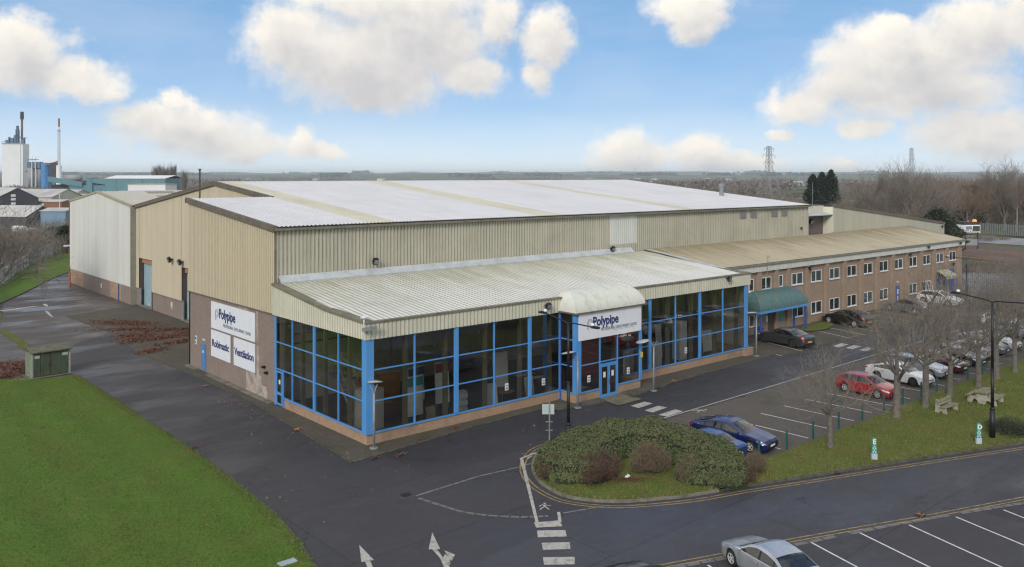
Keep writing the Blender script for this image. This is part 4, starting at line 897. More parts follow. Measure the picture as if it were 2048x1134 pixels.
# entrance doors
for x0, x1, hs in ((18.42,19.26,1),(19.30,20.14,-1)):
    mb = MB(); mb.box(x0,x0+0.10,PV-0.03,PV+0.04,0.06,2.34); mb.box(x1-0.10,x1,PV-0.03,PV+0.04,0.06,2.34); mb.box(x0+0.1,x1-0.1,PV-0.03,PV+0.04,0.06,0.24); mb.box(x0+0.1,x1-0.1,PV-0.03,PV+0.04,2.22,2.34)
    d = mb.build('entrance_door', K['blue'], sr)
    mb = MB(); mb.box(x0+0.1,x1-0.1,PV,PV+0.012,0.24,2.22); mb.build('door_glass', K['glass'], d)
    mb = MB(); hx = x1-0.03 if hs > 0 else x0+0.03; mb.tube((hx,PV-0.09,0.95),(hx,PV-0.09,1.35),0.025,n=6); mb.build('door_handle', K['chrome'], d)
    mb = MB(); mb.box(x0+0.28,x0+0.52,PV-0.012,PV-0.002,1.45,1.85); mb.build('door_notice', K['white'], d)
mb = MB(); mb.box(18.38,20.16,PV-0.05,PV+0.05,2.36,2.46); mb.box(18.38,20.16,PV-0.05,PV+0.05,0.03,0.058); mb.build('door_frame', K['blue'], sr)
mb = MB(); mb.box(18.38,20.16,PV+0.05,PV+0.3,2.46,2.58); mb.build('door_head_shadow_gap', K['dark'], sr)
# side door at the glass wall's far end
mb = MB(); mb.box(-0.03,0.05,11.05,11.15,0.1,2.45); mb.box(-0.03,0.05,11.85,11.95,0.1,2.45); mb.box(-0.03,0.05,11.15,11.85,0.1,0.22); mb.box(-0.03,0.05,11.15,11.85,0.80,0.98); mb.box(-0.03,0.05,11.15,11.85,2.33,2.45)
d = mb.build('side_door', K['blue'], sr)
mb = MB(); mb.box(0,0.012,11.15,11.85,0.22,2.33); mb.build('door_glass', K['glass'], d)
mb = MB(); mb.box(-0.02,-0.005,11.35,11.58,1.55,1.85); mb.build('door_notice', K['white'], d)
mb = MB(); mb.box(0.03,0.25,12.2,12.32,0,6.3); mb.build('side_pier', mat('dark_blue_brick', (0.075,0.07,0.095), 0.8, fine=0.2), sr)
# fascia
ZF = 7.28
def gz(v): return pl(v, [0,4.7,12.3], [7.28,7.50,8.38])
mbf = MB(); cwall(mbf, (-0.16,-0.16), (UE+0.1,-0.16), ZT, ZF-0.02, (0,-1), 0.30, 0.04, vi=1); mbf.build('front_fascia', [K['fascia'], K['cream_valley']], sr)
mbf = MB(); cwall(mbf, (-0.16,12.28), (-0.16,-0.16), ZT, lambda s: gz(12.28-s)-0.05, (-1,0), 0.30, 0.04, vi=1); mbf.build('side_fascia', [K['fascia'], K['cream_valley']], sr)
mbf = MB(); cwall(mbf, (UE+0.1,-0.16), (UE+0.1,5.0), ZT, lambda s: gz(s)-0.05, (1,0), 0.255, 0.035); mbf.build('end_fascia', K['fascia'], sr)
mb = MB(); mb.box(-0.14,UE+0.08,-0.14,0.5,ZT-0.001,ZT+0.05); mb.box(-0.14,0.5,0.5,12.2,ZT-0.001,ZT+0.05); mb.build('soffit', K['trim'], sr)
# trim along the top edge
mb = MB(); mb.box(-0.24,UE+0.2,-0.25,0.10,ZF-0.03,ZF+0.09)
VP = [(-0.16,7.28),(4.7,7.50),(12.25,8.38)]
for (ya, za), (yb, zb) in zip(VP, VP[1:]): mb.slab([(-0.26,ya,za-0.05),(-0.26,yb,zb-0.05),(-0.26,yb,zb+0.13),(-0.26,ya,za+0.13)], (0.62,0,0))
for (ya, za), (yb, zb) in zip(VP[:2], [VP[1],(5.0,7.46)]): mb.slab([(UE-0.10,ya,za-0.05),(UE-0.10,yb,zb-0.05),(UE-0.10,yb,zb+0.10),(UE-0.10,ya,za+0.10)], (0.3,0,0))
mb.build('roof_edge_trim', K['trim_olive'], sr)
rf = MB()
# roof pitch is a single plane; the flat hidden gutter sits behind the front fascia
def rz(v): return 7.02+(v-0.25)*(8.40-7.02)/(12.1-0.25)
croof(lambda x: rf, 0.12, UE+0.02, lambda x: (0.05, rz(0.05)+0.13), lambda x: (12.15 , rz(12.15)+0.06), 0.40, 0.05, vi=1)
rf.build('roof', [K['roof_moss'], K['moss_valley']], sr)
mb = MB(); mb.slab([(0.3,11.75,8.55),(37.6,11.75,8.55),(37.6,VM-0.06,8.98),(0.3,VM-0.06,8.98)], (0,0.02,-0.12)); mb.build('apron_flashing', K['flash'], sr)
# porch barrel canopy
def canopy(name, u0, u1, v0, v1, z0, h, m, parent, band=None, nseg=10, ru=1.0, rib=None):
    mb = MB(); rings = []; d = v1-v0
    for k in range(nseg+1):
        t = math.pi/2*k/nseg; ix = ru*(1-math.cos(t)); iy = d*(1-math.cos(t)); z = z0+h*math.sin(t)
        ring = [(u0+ix, v1), (u0+ix, v0+iy)]
        n = 24
        for j in range(1, n): ring.append((lerp(u0+ix, u1-ix, j/n), v0+iy))
        ring += [(u1-ix, v0+iy), (u1-ix, v1)]; rings.append([(x, y, z) for x, y in ring])
    for a, b in zip(rings, rings[1:]):
        for j in range(len(a)-1): mb.quad(a[j], a[j+1], b[j+1], b[j])
    o = mb.build(name, m, parent)
    nr = rib or 7
    for q in range(nr+1):
        pts = []
        for k in range(nseg+1):
            t = math.pi/2*k/nseg; ix = ru*(1-math.cos(t)); pts.append((lerp(u0+ix, u1-ix, q/nr), v0+d*(1-math.cos(t)), z0+h*math.sin(t)))
        mb = MB(); mb.path(pts, 0.022, 4); mb.build('canopy_rib', m, o)
    return o
canopy('porch_canopy', PU0-0.28, PU1+0.28, PV-0.25, 0.15, ZT+0.12, 1.42, K['cream_canopy'], sr, ru=1.15, nseg=12)
mb = MB(); mb.box(PU0-0.36,PU1+0.5,PV-0.34,0.1,ZT+0.02,ZT+0.12); mb.box(PU1+0.1,PU1+0.75,PV-0.1,PV+0.25,ZT+0.121,ZT+0.2); mb.build('canopy_edge', K['trim'], sr)
mb = MB(); mb.box(PU0+0.12,PU1-0.05,PV-0.16,PV-0.09,4.42,ZT+0.01); sb = mb.build('entrance_sign', K['sign'], sr)
text_part('Polypipe', 0.92, K['navy'], sb, (PU0+1.50,PV-0.168,5.32), ROT_FRONT, bold=0.026, xs=0.86)
text_part('PROFESSIONAL DEVELOPMENT CENTRE', 0.30, K['grey_letter'], sb, (PU0+2.35,PV-0.168,4.90), ROT_FRONT, xs=0.72)
mb = MB(); mb.box(PU0+3.6,PU1-0.9,PV-0.166,PV-0.161,4.80,4.82); mb.build('sign_underline', K['grey_letter'], sb)
logo(sb, lambda a, b: (PU0+1.22+a, PV-0.17, 5.42+b), 0.62, K['grey_letter'])
mb = MB(); mb.tube((15.9,-0.10,0.05),(15.9,-0.10,ZT),0.05,n=8); mb.build('downpipe', K['blue_dark'], sr)
mb = MB(); mb.box(PU1-0.04,PU1+0.22,PV-0.10,PV-0.082,2.35,2.75); nn = mb.build('warning_plate', K['plate_y'], sr)
# notices taped inside the glass
for x, z in ((10.9,1.75),(14.3,1.55),(17.2,1.6),(21.4,1.55),(30.4,1.6)):
    y = -0.02 if not (PU0 < x < PU1) else PV-0.02
    mb = MB(); mb.box(x-0.15,x+0.15,y,y+0.012,z-0.24,z+0.24); nn = mb.build('window_notice', K['white'], sr)
    mb = MB(); mb.box(x-0.1,x+0.1,y-0.006,y-0.001,z-0.17,z-0.05); mb.box(x-0.1,x+0.1,y-0.006,y-0.001,z+0.04,z+0.13); mb.build('notice_print', K['grey_letter'], nn)
# interior shell
INW = mat('interior_wall', (0.50,0.47,0.38), 0.9, col2=(0.42,0.39,0.31)); INF = mat('interior_carpet', (0.075,0.065,0.055), 0.95); INC = mat('interior_ceiling', (0.11,0.11,0.10), 0.9)
mb = MB(); mb.box(0.3,UE-0.05,0.3,12.1,0.02,0.06); mb.box(PU0+0.28,PU1-0.2,PV+0.28,0.3,0.02,0.06); mb.build('showroom_floor', INF, sr)
mb = MB(); mb.box(0.3,UE,12.0,12.1,0.06,6.5); mb.box(UE-0.05,UE,0.3,12.0,0.7,6.3); mb.build('interior_wall', INW, sr)
mb = MB(); mb.box(0.2,UE-0.06,0.4,12.0,6.36,6.42); mb.build('suspended_ceiling', INC, sr)
mb = MB()
for x in (3.05,6.15,9.45,12.55,15.4,18.0,22.2,25.4,28.7,31.8,35.1,38.3):
    y = 0.55; mb.box(x-0.10,x+0.10,y-0.16,y-0.13,0.06,6.35); mb.box(x-0.10,x+0.10,y+0.13,y+0.16,0.06,6.35); mb.box(x-0.02,x+0.02,y-0.13,y+0.13,0.06,6.35)
for y in (2.9,6.0,9.1,11.6): mb.box(0.42,0.68,y-0.10,y+0.10,0.06,6.35)
mb.box(16.3,22.4,-1.2,-1.1,4.45,4.6)
mb.build('steel_column', mat('cream_steelwork', (0.22,0.19,0.125), 0.7), sr)
mb = MB(); mb.box(0.6,16,10.8,10.9,4.3,4.42); mb.box(0.6,16,10.8,10.86,5.0,5.05); mb.box(8,38,11.9,12.0,5.0,6.1)
mb.build('mezzanine_rail', mat('dim_glazing', (0.05,0.05,0.05), 0.3), sr)
# wall cameras and lights on the fascia
wall_light(sr, 14.3, -0.2, 6.95, (0,-1), 1.2); wall_light(sr, 35.8, -0.2, 7.15, (0,-1), 1.2)
mb = MB(); mb.tube((-0.25,-0.1,6.7),(-0.25,-0.1,7.9),0.05,n=6); mb.lathe([(0.02,7.55),(0.22,7.62),(0.24,7.68),(0.05,7.74)], 10, (-0.25,-0.1,0)); mb.build('aerial_mast', K['white'], sr)
mb = MB(); mb.obox((-0.15,-0.55,7.05),(0.42,-0.12,0.05),(0.03,0.11,0),(0,0,0.10)); mb.tube((-0.2,-0.15,6.85),(-0.3,-0.5,7.0),0.04,n=6); mb.tube((-0.3,-0.3,6.9),(-0.05,-0.6,6.6),0.03,n=6); mb.build('security_camera', K['steel_grey'], sr)

# ------------------------------------------------------------------ interior exhibits (each its own thing)
def exhibit(label, cat_, name, x, y, rz_, fn): t = thing(name, label, cat_, (x,y,0.06), rz_); fn(t); return t
def easel(t, w=0.9, h=1.7, mcol=(0.6,0.6,0.57), head=None):
    mb = MB(); mb.obox((0,0,h*0.55),(w/2,0,0),(0,0.02,0.0),(0,0.08,h*0.42)); mb.build('board', mat('board_face', mcol, 0.6), t, world=False)
    if head:
        mb = MB(); mb.obox((0,0.02,h*0.86),(w/2*0.99,0,0),(0,0.012,0),(0,0.012,h*0.09)); o = mb.build('board_header', mat('board_header', head, 0.6), t, world=False); o.location.y = -0.055
    mb = MB()
    for s in (-1,1): mb.tube((s*w*0.45,-0.05,0),(s*w*0.45,0.15,h),0.025,n=5)
    mb.tube((0,0.6,0),(0,0.12,h*0.9),0.025,n=5); mb.build('stand_leg', K['steel_grey'], t, world=False)
exhibit('white display board with a teal header behind the front glass', 'display board', 'display_board', 4.9, 2.2, 0.05, lambda t: easel(t, 1.3, 3.0, (0.85,0.85,0.83), (0.05,0.36,0.40)))
exhibit('white display board with a dark red header behind the front glass', 'display board', 'display_board', 8.0, 3.4, -0.1, lambda t: easel(t, 1.1, 3.3, (0.85,0.85,0.83), (0.35,0.05,0.09)))
exhibit('small wooden notice easel on the showroom floor', 'easel', 'notice_easel', 5.3, 0.9, 0.1, lambda t: easel(t, 0.75, 1.2, (0.32,0.24,0.18)))
exhibit('upright white photo board at the glass, beside a round table', 'display board', 'display_board', 10.3, 0.9, -0.15, lambda t: easel(t, 0.95, 1.9, (0.82,0.82,0.80)))
exhibit('white photo board on an easel deep in the showroom', 'display board', 'display_board', 13.4, 3.6, -0.1, lambda t: easel(t, 1.3, 3.2, (0.80,0.80,0.78)))
exhibit('white display board with dark pictures halfway along the front glass', 'display board', 'display_board', 7.1, 5.2, 0.15, lambda t: easel(t, 1.5, 2.8, (0.8,0.8,0.8), (0.06,0.10,0.30)))
exhibit('short pale display board left of the entrance porch', 'display board', 'display_board', 14.4, 1.6, 0.1, lambda t: easel(t, 0.9, 1.6, (0.78,0.78,0.76)))
exhibit('white display board leaning behind the middle of the right-hand glazing', 'display board', 'display_board', 30.6, 3.0, 0.2, lambda t: easel(t, 1.0, 3.4, (0.8,0.8,0.78)))
exhibit('pale display board at the far end of the right-hand glazing', 'display board', 'display_board', 36.6, 2.4, -0.1, lambda t: easel(t, 1.2, 2.2, (0.75,0.75,0.73)))
def rack(t):
    mb = MB(); mb.box(-0.35,0.35,-0.2,0.2,0.25,1.75); mb.build('leaflet_panel', mat('leaflet_panel', (0.55,0.55,0.52), 0.6), t, world=False)
    mb = MB()
    for k in range(3): mb.box(-0.32,0.32,-0.30,-0.21,0.35+k*0.48,0.62+k*0.48)
    mb.build('leaflet_pocket', K['white'], t, world=False)
    mb = MB(); mb.box(-0.4,-0.33,-0.25,0.25,0,0.3); mb.box(0.33,0.4,-0.25,0.25,0,0.3); mb.build('foot', K['steel_grey'], t, world=False)
exhibit('white leaflet rack standing inside the front glass', 'rack', 'leaflet_rack', 7.8, 1.0, 0.0, rack)
def cabinet(w, d, h, col):
    def f(t):
        mb = MB(); mb.box(-w/2,w/2,-d/2,d/2,0.05,h); mb.build('cabinet_body', mat('cabinet_col', col, 0.7), t, world=False)
        mb = MB(); mb.box(-w/2+0.05,-0.01,-d/2-0.03,-d/2-0.004,0.15,h-0.1); mb.box(0.01,w/2-0.05,-d/2-0.03,-d/2-0.004,0.15,h-0.1); mb.build('cabinet_door', mat('cabinet_front', tuple(x*1.15 for x in col), 0.6), t, world=False)
    return f
exhibit('tall orange-brown wooden partition near the glass corner', 'partition', 'timber_partition', 3.3, 4.0, 0.0, cabinet(3.2,0.3,2.9,(0.24,0.10,0.045)))
exhibit('pale grey display block inside the glass corner', 'display block', 'display_block', 1.7, 2.6, 0.2, cabinet(1.5,1.2,2.6,(0.55,0.54,0.5)))
exhibit('white appliance-like tall cabinet right of the entrance porch', 'cabinet', 'tall_cabinet', 28.2, 1.5, 0.1, cabinet(1.0,0.8,2.2,(0.7,0.7,0.7)))
exhibit('leaning grey board right of the entrance porch', 'board', 'leaning_board', 24.3, 0.9, 0.1, cabinet(1.2,0.15,2.3,(0.6,0.6,0.58)))
exhibit('white tall cabinet in the right part of the showroom', 'cabinet', 'tall_cabinet', 32.9, 2.6, -0.1, cabinet(0.9,0.9,3.4,(0.7,0.7,0.69)))
exhibit('dark red display partition behind the entrance', 'partition', 'red_partition', 22.0, 3.4, 0.0, cabinet(3.0,0.3,3.9,(0.30,0.03,0.03)))
def table(t):
    mb = MB(); mb.lathe([(0.85,0.95),(0.85,1.02),(0.0,1.02)], 24); mb.build('table_top', mat('table_wood', (0.30,0.17,0.09), 0.5), t, True, world=False)
    mb = MB(); mb.lathe([(0.28,0.0),(0.28,0.04),(0.05,0.08),(0.05,0.95)], 12); mb.build('table_leg', K['steel_grey'], t, True, world=False)
exhibit('round wooden table inside the front glass beside the photo board', 'table', 'round_table', 11.9, 1.6, 0, table)
def stair(t):
    mb = MB()
    for k in range(9): mb.box(-0.45,0.45,k*0.26,k*0.26+0.24,0.2+k*0.27,0.24+k*0.27)
    mb.build('tread', K['steel_grey'], t, world=False)
    mb = MB()
    for s in (-0.48,0.48):
        mb.slab([(s,0,0),(s,2.4,2.5),(s,2.4,2.75),(s,0,0.25)], (0.04,0,0)); mb.path([(s,0,0.25),(s,0,1.2),(s,2.4,3.6),(s,3.5,3.6),(s,3.5,2.6)], 0.035, 6)
    mb.build('handrail', mat('cream_rail', (0.45,0.42,0.30), 0.6), t, world=False)
    mb = MB(); mb.box(-0.5,0.5,2.4,4.2,2.55,2.65); mb.build('landing', K['steel_grey'], t, world=False)
exhibit('steel demonstration staircase with cream handrails behind the side glass', 'staircase', 'steel_staircase', 1.9, 3.6, 0.0, stair)
exhibit('higher steel staircase flight deep behind the side glass', 'staircase', 'steel_staircase', 4.0, 5.5, 0.3, stair)

# ------------------------------------------------------------------ office range
VO = 4.95; OE = 98.9
of = thing('office_block', 'two-storey brown brick office range with white windows and an ochre lichened roof', 'office building', (39.5,VO,0))
mb = MB(); mb.box(39.5,OE,VO,VO+0.3,0,6.45); mb.box(OE-0.3,OE,VO+0.3,14,0,6.45); mb.build('brick_wall', K['brick_office'], of)
piers = [48.55,51.65,53.95]+[57.9+3.955*k for k in range(11)]
for i, x in enumerate(piers):
    w = 0.33 if i > 2 else 0.28
    mb = MB(); mb.box(x-w,x+w,VO-0.28,VO-0.002,0,6.42); p_ = mb.build('brick_pier', K['brick_office'], of)
    if i > 2:
        mb = MB(); mb.box(x+w+0.02,x+w+0.14,VO-0.10,VO-0.003,0,6.40); mb.build('recess_strip', K['dark_brown'], p_)
def owin(x0, x1, z0, z1, split=0.45, op=False):
    mb = MB(); t_ = 0.07; y0, y1 = VO-0.05, VO-0.004
    mb.box(x0,x0+t_,y0,y1,z0,z1); mb.box(x1-t_,x1,y0,y1,z0,z1); mb.box(x0+t_,x1-t_,y0,y1,z0,z0+t_); mb.box(x0+t_,x1-t_,y0,y1,z1-t_,z1)
    xm = lerp(x0, x1, split)
    if split: mb.box(xm-0.06,xm+0.06,y0,y1,z0+t_,z1-t_)
    w_ = mb.build('office_window', K['upvc'], of)
    mb = MB(); mb.box(x0+t_,x1-t_,VO-0.025,VO-0.018,z0+t_,z1-t_); mb.build('pane', K['glass_office'], w_)
    mb = MB(); mb.box(x0+t_,x1-t_,VO-0.014,VO-0.003,z0+t_,z1-t_); mb.build('window_backing', BL[int(x0*7+z0*3) % 3], w_)  # opaque sheet; unlit room's darkness painted into two of its three tones
    mb = MB(); mb.box(x0-0.06,x1+0.06,VO-0.12,VO-0.003,z0-0.09,z0-0.005); mb.build('window_ledge', K['upvc'], w_)
    if op:
        mb = MB(); c = Vector(((xm+x1)/2, VO-0.30, (z0+z1)/2-0.02)); a = Vector(((x1-xm)/2-0.02,0,0)); u = Vector((0,-0.20,-0.98)).normalized()*(z1-z0)/2
        for s_ in (-1,1): mb.obox(c+a*s_*0.93, a*0.07, Vector((0,0.02,0)), u); mb.obox(c+u*s_*0.94, a, Vector((0,0.02,0)), u*0.06)
        mb.build('open_casement', K['upvc'], w_)
BL = [mat('office_dark_room', (0.035,0.04,0.045), 0.9), mat('office_blind', (0.16,0.19,0.20), 0.9, col2=(0.10,0.12,0.13), scale=3), mat('office_dim_room', (0.065,0.065,0.065), 0.9)]
UX = [54.85,58.74,62.65,66.57,70.48,74.44,78.43,82.43,86.41,90.46,94.54]
for x in UX: owin(x, x+2.16, 4.47, 5.68)
owin(46.93,47.76,4.47,5.69,0); owin(49.15,50.92,4.47,5.69); owin(52.35,53.1,4.47,5.69,0)
owin(47.0,47.85,0.94,2.1,0); owin(54.95,57.11,1.02,2.2)
for k in (1,2,3,4,5,7): owin(UX[k], UX[k]+2.16, 1.0, 2.29)
owin(UX[8], UX[8]+2.16, 1.0, 2.29, 0.42, True)
def doorx(x0, x1, z1, m, nm='office_door'):
    mb = MB(); mb.box(x0,x1,VO-0.06,VO-0.004,0.1,z1); d = mb.build(nm, m, of); return d
d = doorx(78.75,79.75,2.35,K['blue_dark'])
mb = MB(); mb.box(79.05,79.4,VO-0.075,VO-0.062,1.3,1.9); mb.box(79.1,79.35,VO-0.075,VO-0.062,0.5,1.1); mb.build('door_notice', K['white'], d)
mb = MB(); mb.box(79.0,79.3,VO-0.15,VO-0.02,2.75,2.92); mb.build('door_lamp', K['fascia'], of)
mb = MB(); mb.box(78.15,78.5,VO-0.03,VO-0.01,0.4,1.0); mb.box(78.15,78.5,VO-0.03,VO-0.01,1.9,2.3); mb.build('notice_panel', mat('teal_notice', (0.05,0.30,0.27), 0.5), of)
mb = MB(); mb.box(78.15,78.5,VO-0.03,VO-0.01,1.4,1.85); mb.build('notice_panel', mat('pink_notice', (0.5,0.10,0.14), 0.5), of)
mb = MB(); mb.box(70.0,70.35,VO-0.03,VO-0.01,1.4,2.1); mb.build('notice_panel', mat('yellow_notice', (0.60,0.57,0.14), 0.5), of)
d = doorx(50.4,51.9,2.3,K['dark_brown'],'entrance_door')
mb = MB(); mb.box(51.3,51.7,VO-0.075,VO-0.062,1.2,2.0); mb.build('door_glass', BL[1], d)
mb = MB(); mb.box(50.0,50.3,VO-0.03,VO-0.01,1.1,1.7); mb.build('wall_notice', K['white'], of)
mb = MB(); mb.box(52.5,53.3,VO-0.03,VO-0.01,0.9,2.0); mb.build('notice_panel', bpy.data.materials['teal_notice'], of)
mb = MB(); mb.box(52.6,53.2,VO-0.03,VO-0.01,2.1,2.5); mb.build('wall_notice', K['white'], of)
doorx(90.2,91.9,2.3,K['blue_dark']); doorx(94.3,96.2,3.3,K['blue_dark'],'tall_blue_door')
mb = MB(); cwall(mb, (39.5,VO-0.32), (OE+0.2,VO-0.32), 6.36, 7.08, (0,-1), 0.26, 0.03); mb.build('fascia', K['fascia_grey'], of)
mb = MB(); mb.box(39.5,OE+0.15,VO-0.30,VO,6.40,6.44); mb.build('soffit', K['trim'], of)
mb = MB(); mb.box(39.5,OE+0.3,VO-0.50,VO-0.29,7.00,7.14); mb.build('gutter', mat('grey_gutter', (0.22,0.225,0.19), 0.5), of)
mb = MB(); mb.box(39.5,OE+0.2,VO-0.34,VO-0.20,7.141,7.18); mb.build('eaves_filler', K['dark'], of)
rf = MB()
def oz(v): return 7.16+(v-(VO-0.3))*(8.62-7.16)/(VM-VO+0.3)
def obt(x): return (VM-0.05, oz(VM-0.05)) if x < 77 else (VM+0.2, oz(VM+0.2))
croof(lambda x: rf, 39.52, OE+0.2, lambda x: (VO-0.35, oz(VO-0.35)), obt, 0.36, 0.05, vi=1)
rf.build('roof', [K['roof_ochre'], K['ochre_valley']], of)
mb = MB(); mb.slab([(OE+0.1,VO-0.4,oz(VO-0.4)-0.3),(OE+0.1,VM+0.2,oz(VM+0.2)-0.3),(OE+0.1,VM+0.2,oz(VM+0.2)+0.08),(OE+0.1,VO-0.4,oz(VO-0.4)+0.08)], (0.22,0,0)); mb.build('verge_trim', K['trim_olive'], of)
mb = MB(); cwall(mb, (OE+0.06,VO), (OE+0.06,13), 6.36, lambda s: oz(VO+s)-0.1, (1,0), 0.3, 0.03); mb.build('end_cladding', K['fascia_grey'], of)
mb = MB(); mb.slab([(39.6,3.0,7.5),(39.6,11.9,8.66),(40.2,11.9,8.66),(40.2,3.0,7.5)], (0,0,-0.05)); mb.build('valley_flashing', K['flash'], of)
wall_light(of, 57.6, VO-0.3, 6.15, (0,-1), 1.3); wall_light(of, 81.6, VO-0.3, 6.15, (0,-1), 1.3); wall_light(of, 86.8, VO-0.4, 6.8, (0,-1), 1.0); wall_light(of, 96.8, VO-0.4, 6.8, (0,-1), 1.0); wall_light(of, 95.4, VO-0.05, 4.0, (0,-1), 1.0)
mb = MB(); mb.path([(49.6,VO-0.35,5.6),(49.6,VO-0.45,7.0),(49.6,VO-0.5,7.9)], 0.03, 6); mb.path([(49.3,VO-0.5,7.6),(49.6,VO-0.5,7.9),(49.9,VO-0.5,7.75)], 0.02, 4); mb.path([(49.4,VO-0.5,7.95),(49.85,VO-0.5,8.0)], 0.02, 4); mb.build('aerial', K['steel_grey'], of)
# verdigris canopy on blue posts
cn = canopy('entrance_canopy', 46.0, 54.9, 3.05, VO-0.01, 2.72, 1.75, K['teal_canopy'], of, ru=1.4, rib=16, nseg=12)
mb = MB(); mb.box(45.95,55.25,2.98,3.10,2.52,2.74); mb.box(45.95,46.07,3.10,VO-0.3,2.52,2.74); mb.box(55.13,55.25,3.10,VO-0.3,2.52,2.74); mb.build('canopy_edge_beam', K['blue'], of)
for x, y in ((46.4,3.2),(54.6,3.2),(54.6,4.5)): mb = MB(); mb.box(x-0.08,x+0.08,y-0.08,y+0.08,0.05,2.52); mb.build('canopy_post', K['blue_dark'], of)
# small glazed porch canopy at the far end
mb = MB(); mb.slab([(90.0,3.4,2.75),(93.4,3.4,2.75),(93.4,VO-0.3,3.45),(90.0,VO-0.3,3.45)], (0,0,-0.06)); mb.box(89.95,93.45,3.35,3.42,2.4,2.72)
mb.build('lean_to_canopy', mat('yellowed_plastic', (0.42,0.42,0.32), 0.5, col2=(0.22,0.24,0.18), scale=2), of)
for x in (90.1,93.3): mb = MB(); mb.tube((x,3.45,0.05),(x,3.45,2.6),0.05,n=6); mb.build('canopy_post', K['blue_dark'], of)
# link recess and the far warehouse
lk = thing('far_warehouse', 'pale green-grey warehouse with a dark sloping roof edge behind the office roof', 'warehouse', (77.6,VM+0.3,0))
V2 = VM+0.3
def wz(u): return 12.25-(u-77.6)*(12.25-8.72)/(111.8-77.6)
mb = MB(); cwall(mb, (77.6,V2), (111.8,V2), 0, lambda s: wz(77.6+s)-0.2, (0,-1), 0.28, 0.03); cwall(mb, (111.8,V2), (111.8,62), 0, 8.5, (1,0), 0.5, 0.03); mb.build('cladding', K['green_wall'], lk)
mb = MB(); mb.slab([(77.5,V2-0.12,wz(77.5)-0.26),(111.95,V2-0.12,wz(111.95)-0.26),(111.95,V2-0.12,wz(111.95)+0.12),(77.5,V2-0.12,wz(77.5)+0.12)], (0,0.2,0)); mb.build('verge_trim', K['trim'], lk)
mb = MB(); mb.slab([(77.4,V2,12.25),(112.1,V2,8.7),(112.1,62,8.7),(77.4,62,12.25)], (0,0,-0.1)); mb.slab([(71.1,V2+1.5,11.9),(77.39,V2+1.5,12.25),(77.39,62,12.25),(71.1,62,11.9)], (0,0,-0.1)); mb.build('roof', mat('brown_roof', (0.10,0.08,0.07), 0.8), lk)
mb = MB(); mb.box(71.1,77.6,V2+1.3,V2+1.5,0,11.2); mb.build('brown_door_wall', mat('mauve_brown_cladding', (0.16,0.125,0.115), 0.7), lk)
mb = MB(); cwall(mb, (71.05,V2+1.28), (77.6,V2+1.28), 11.2, 12.15, (0,-1), 0.3, 0.04); mb.build('cream_panel', K['rooflight'], lk)
mb = MB(); mb.slab([(71.15,V2-0.1,11.05),(77.5,V2-0.1,11.05),(77.5,V2+1.25,11.3),(71.15,V2+1.25,11.3)], (0,0,-0.1)); mb.build('loading_canopy', K['flash'], lk)
mb = MB(); mb.box(77.42,77.6,V2-0.05,V2+1.3,8.0,12.0); mb.build('corner_trim', K['fascia'], lk)
wall_light(lk, 73.6, V2+1.3, 10.2, (0,-1), 1.8); wall_light(lk, 110.6, V2, 8.2, (0,-1), 1.0)

# ------------------------------------------------------------------ pale warehouse at far left
ww = thing('pale_warehouse', 'tall pale grey-white warehouse with a brick base at the left end of the row', 'warehouse', (7.1,66.0,0))
WU, W0, W1 = 7.1, 67.3, 95.8; WR = 81.6
def wgz(v): return 13.85-abs(v-WR)*(13.85-12.3)/(W1-WR) if v > WR else 13.85-(WR-v)*(13.85-12.3)/(WR-W0)
mb = MB(); cwall(mb, (WU,W1), (WU,W0-0.2), 2.25, lambda s: wgz(W1-s)-0.1, (-1,0), 0.5, 0.012); mb.build('gable_cladding', K['pale_clad'], ww)
mb = MB(); mb.box(WU+0.06,WU+0.3,W0,W1,0,2.25); mb.build('brick_base', K['brick_brown'], ww)
K['patchy'] = mat_brick('patchy_brick', (0.46,0.30,0.20), (0.30,0.19,0.13), (0.36,0.28,0.22), 0.45, 0.15)
for a, b in ((88.5,95.5),(71.3,76.0)): mb = MB(); mb.box(WU+0.04,WU+0.06,a,b,0.15,2.22); mb.build('repointed_brick_panel', K['patchy'], ww)
mb = MB(); mb.box(WU-0.02,WU+0.06,W0,W1,2.18,2.28); mb.build('drip_trim', K['fascia_grey'], ww)
mb = MB(); mb.box(WU-0.06,WU+0.02,72.0,72.2,0,2.2); mb.build('blue_downpipe', K['blue_dark'], ww)
mb = MB(); mb.box(WU-0.1,WU+0.05,W1,W1+0.12,0,12.2); mb.build('red_corner_pipe', mat('red_paint', (0.24,0.03,0.03), 0.6), ww)
mb = MB(); mb.box(WU-0.02,WU+0.03,79.5,79.9,0.9,1.5); mb.build('wall_notice', K['white'], ww)
mb = MB(); cwall(mb, (WU,W1), (48,W1), 0, 12.2, (0,1), 0.6, 0.03); mb.build('far_side_cladding', K['pale_clad'], ww)
mb = MB()
for a, b in ((WR,W0-0.2),(WR,W1+0.1)):
    mb.slab([(WU-0.12,a,wgz(a)-0.16),(WU-0.12,b,wgz(b)-0.16),(WU-0.12,b,wgz(b)+0.12),(WU-0.12,a,wgz(a)+0.12)], (0.3,0,0))
mb.build('verge_trim', mat('olive_cream_trim', (0.36,0.34,0.22), 0.6), ww)
mb = MB(); mb.box(WU-0.06,WU+0.06,W0-0.25,W0,2.1,12.2); mb.build('corner_trim', mat('grey_green_trim', (0.27,0.27,0.22), 0.6), ww)
rf, rl = MB(), [MB() for _ in range(7)]
croof(lambda x: rf, WU-0.05, 48, lambda x: (W0-0.1, 12.3), lambda x: (WR, 13.85), 0.5, 0.07); croof(lambda x: rf, WU-0.05, 48, lambda x: (W1+0.1, 12.3), lambda x: (WR, 13.85), 0.5, 0.07)
rf.build('roof', K['roof_grey'], ww)
dk = mat('dark_rooflight', (0.26,0.24,0.19), 0.7)
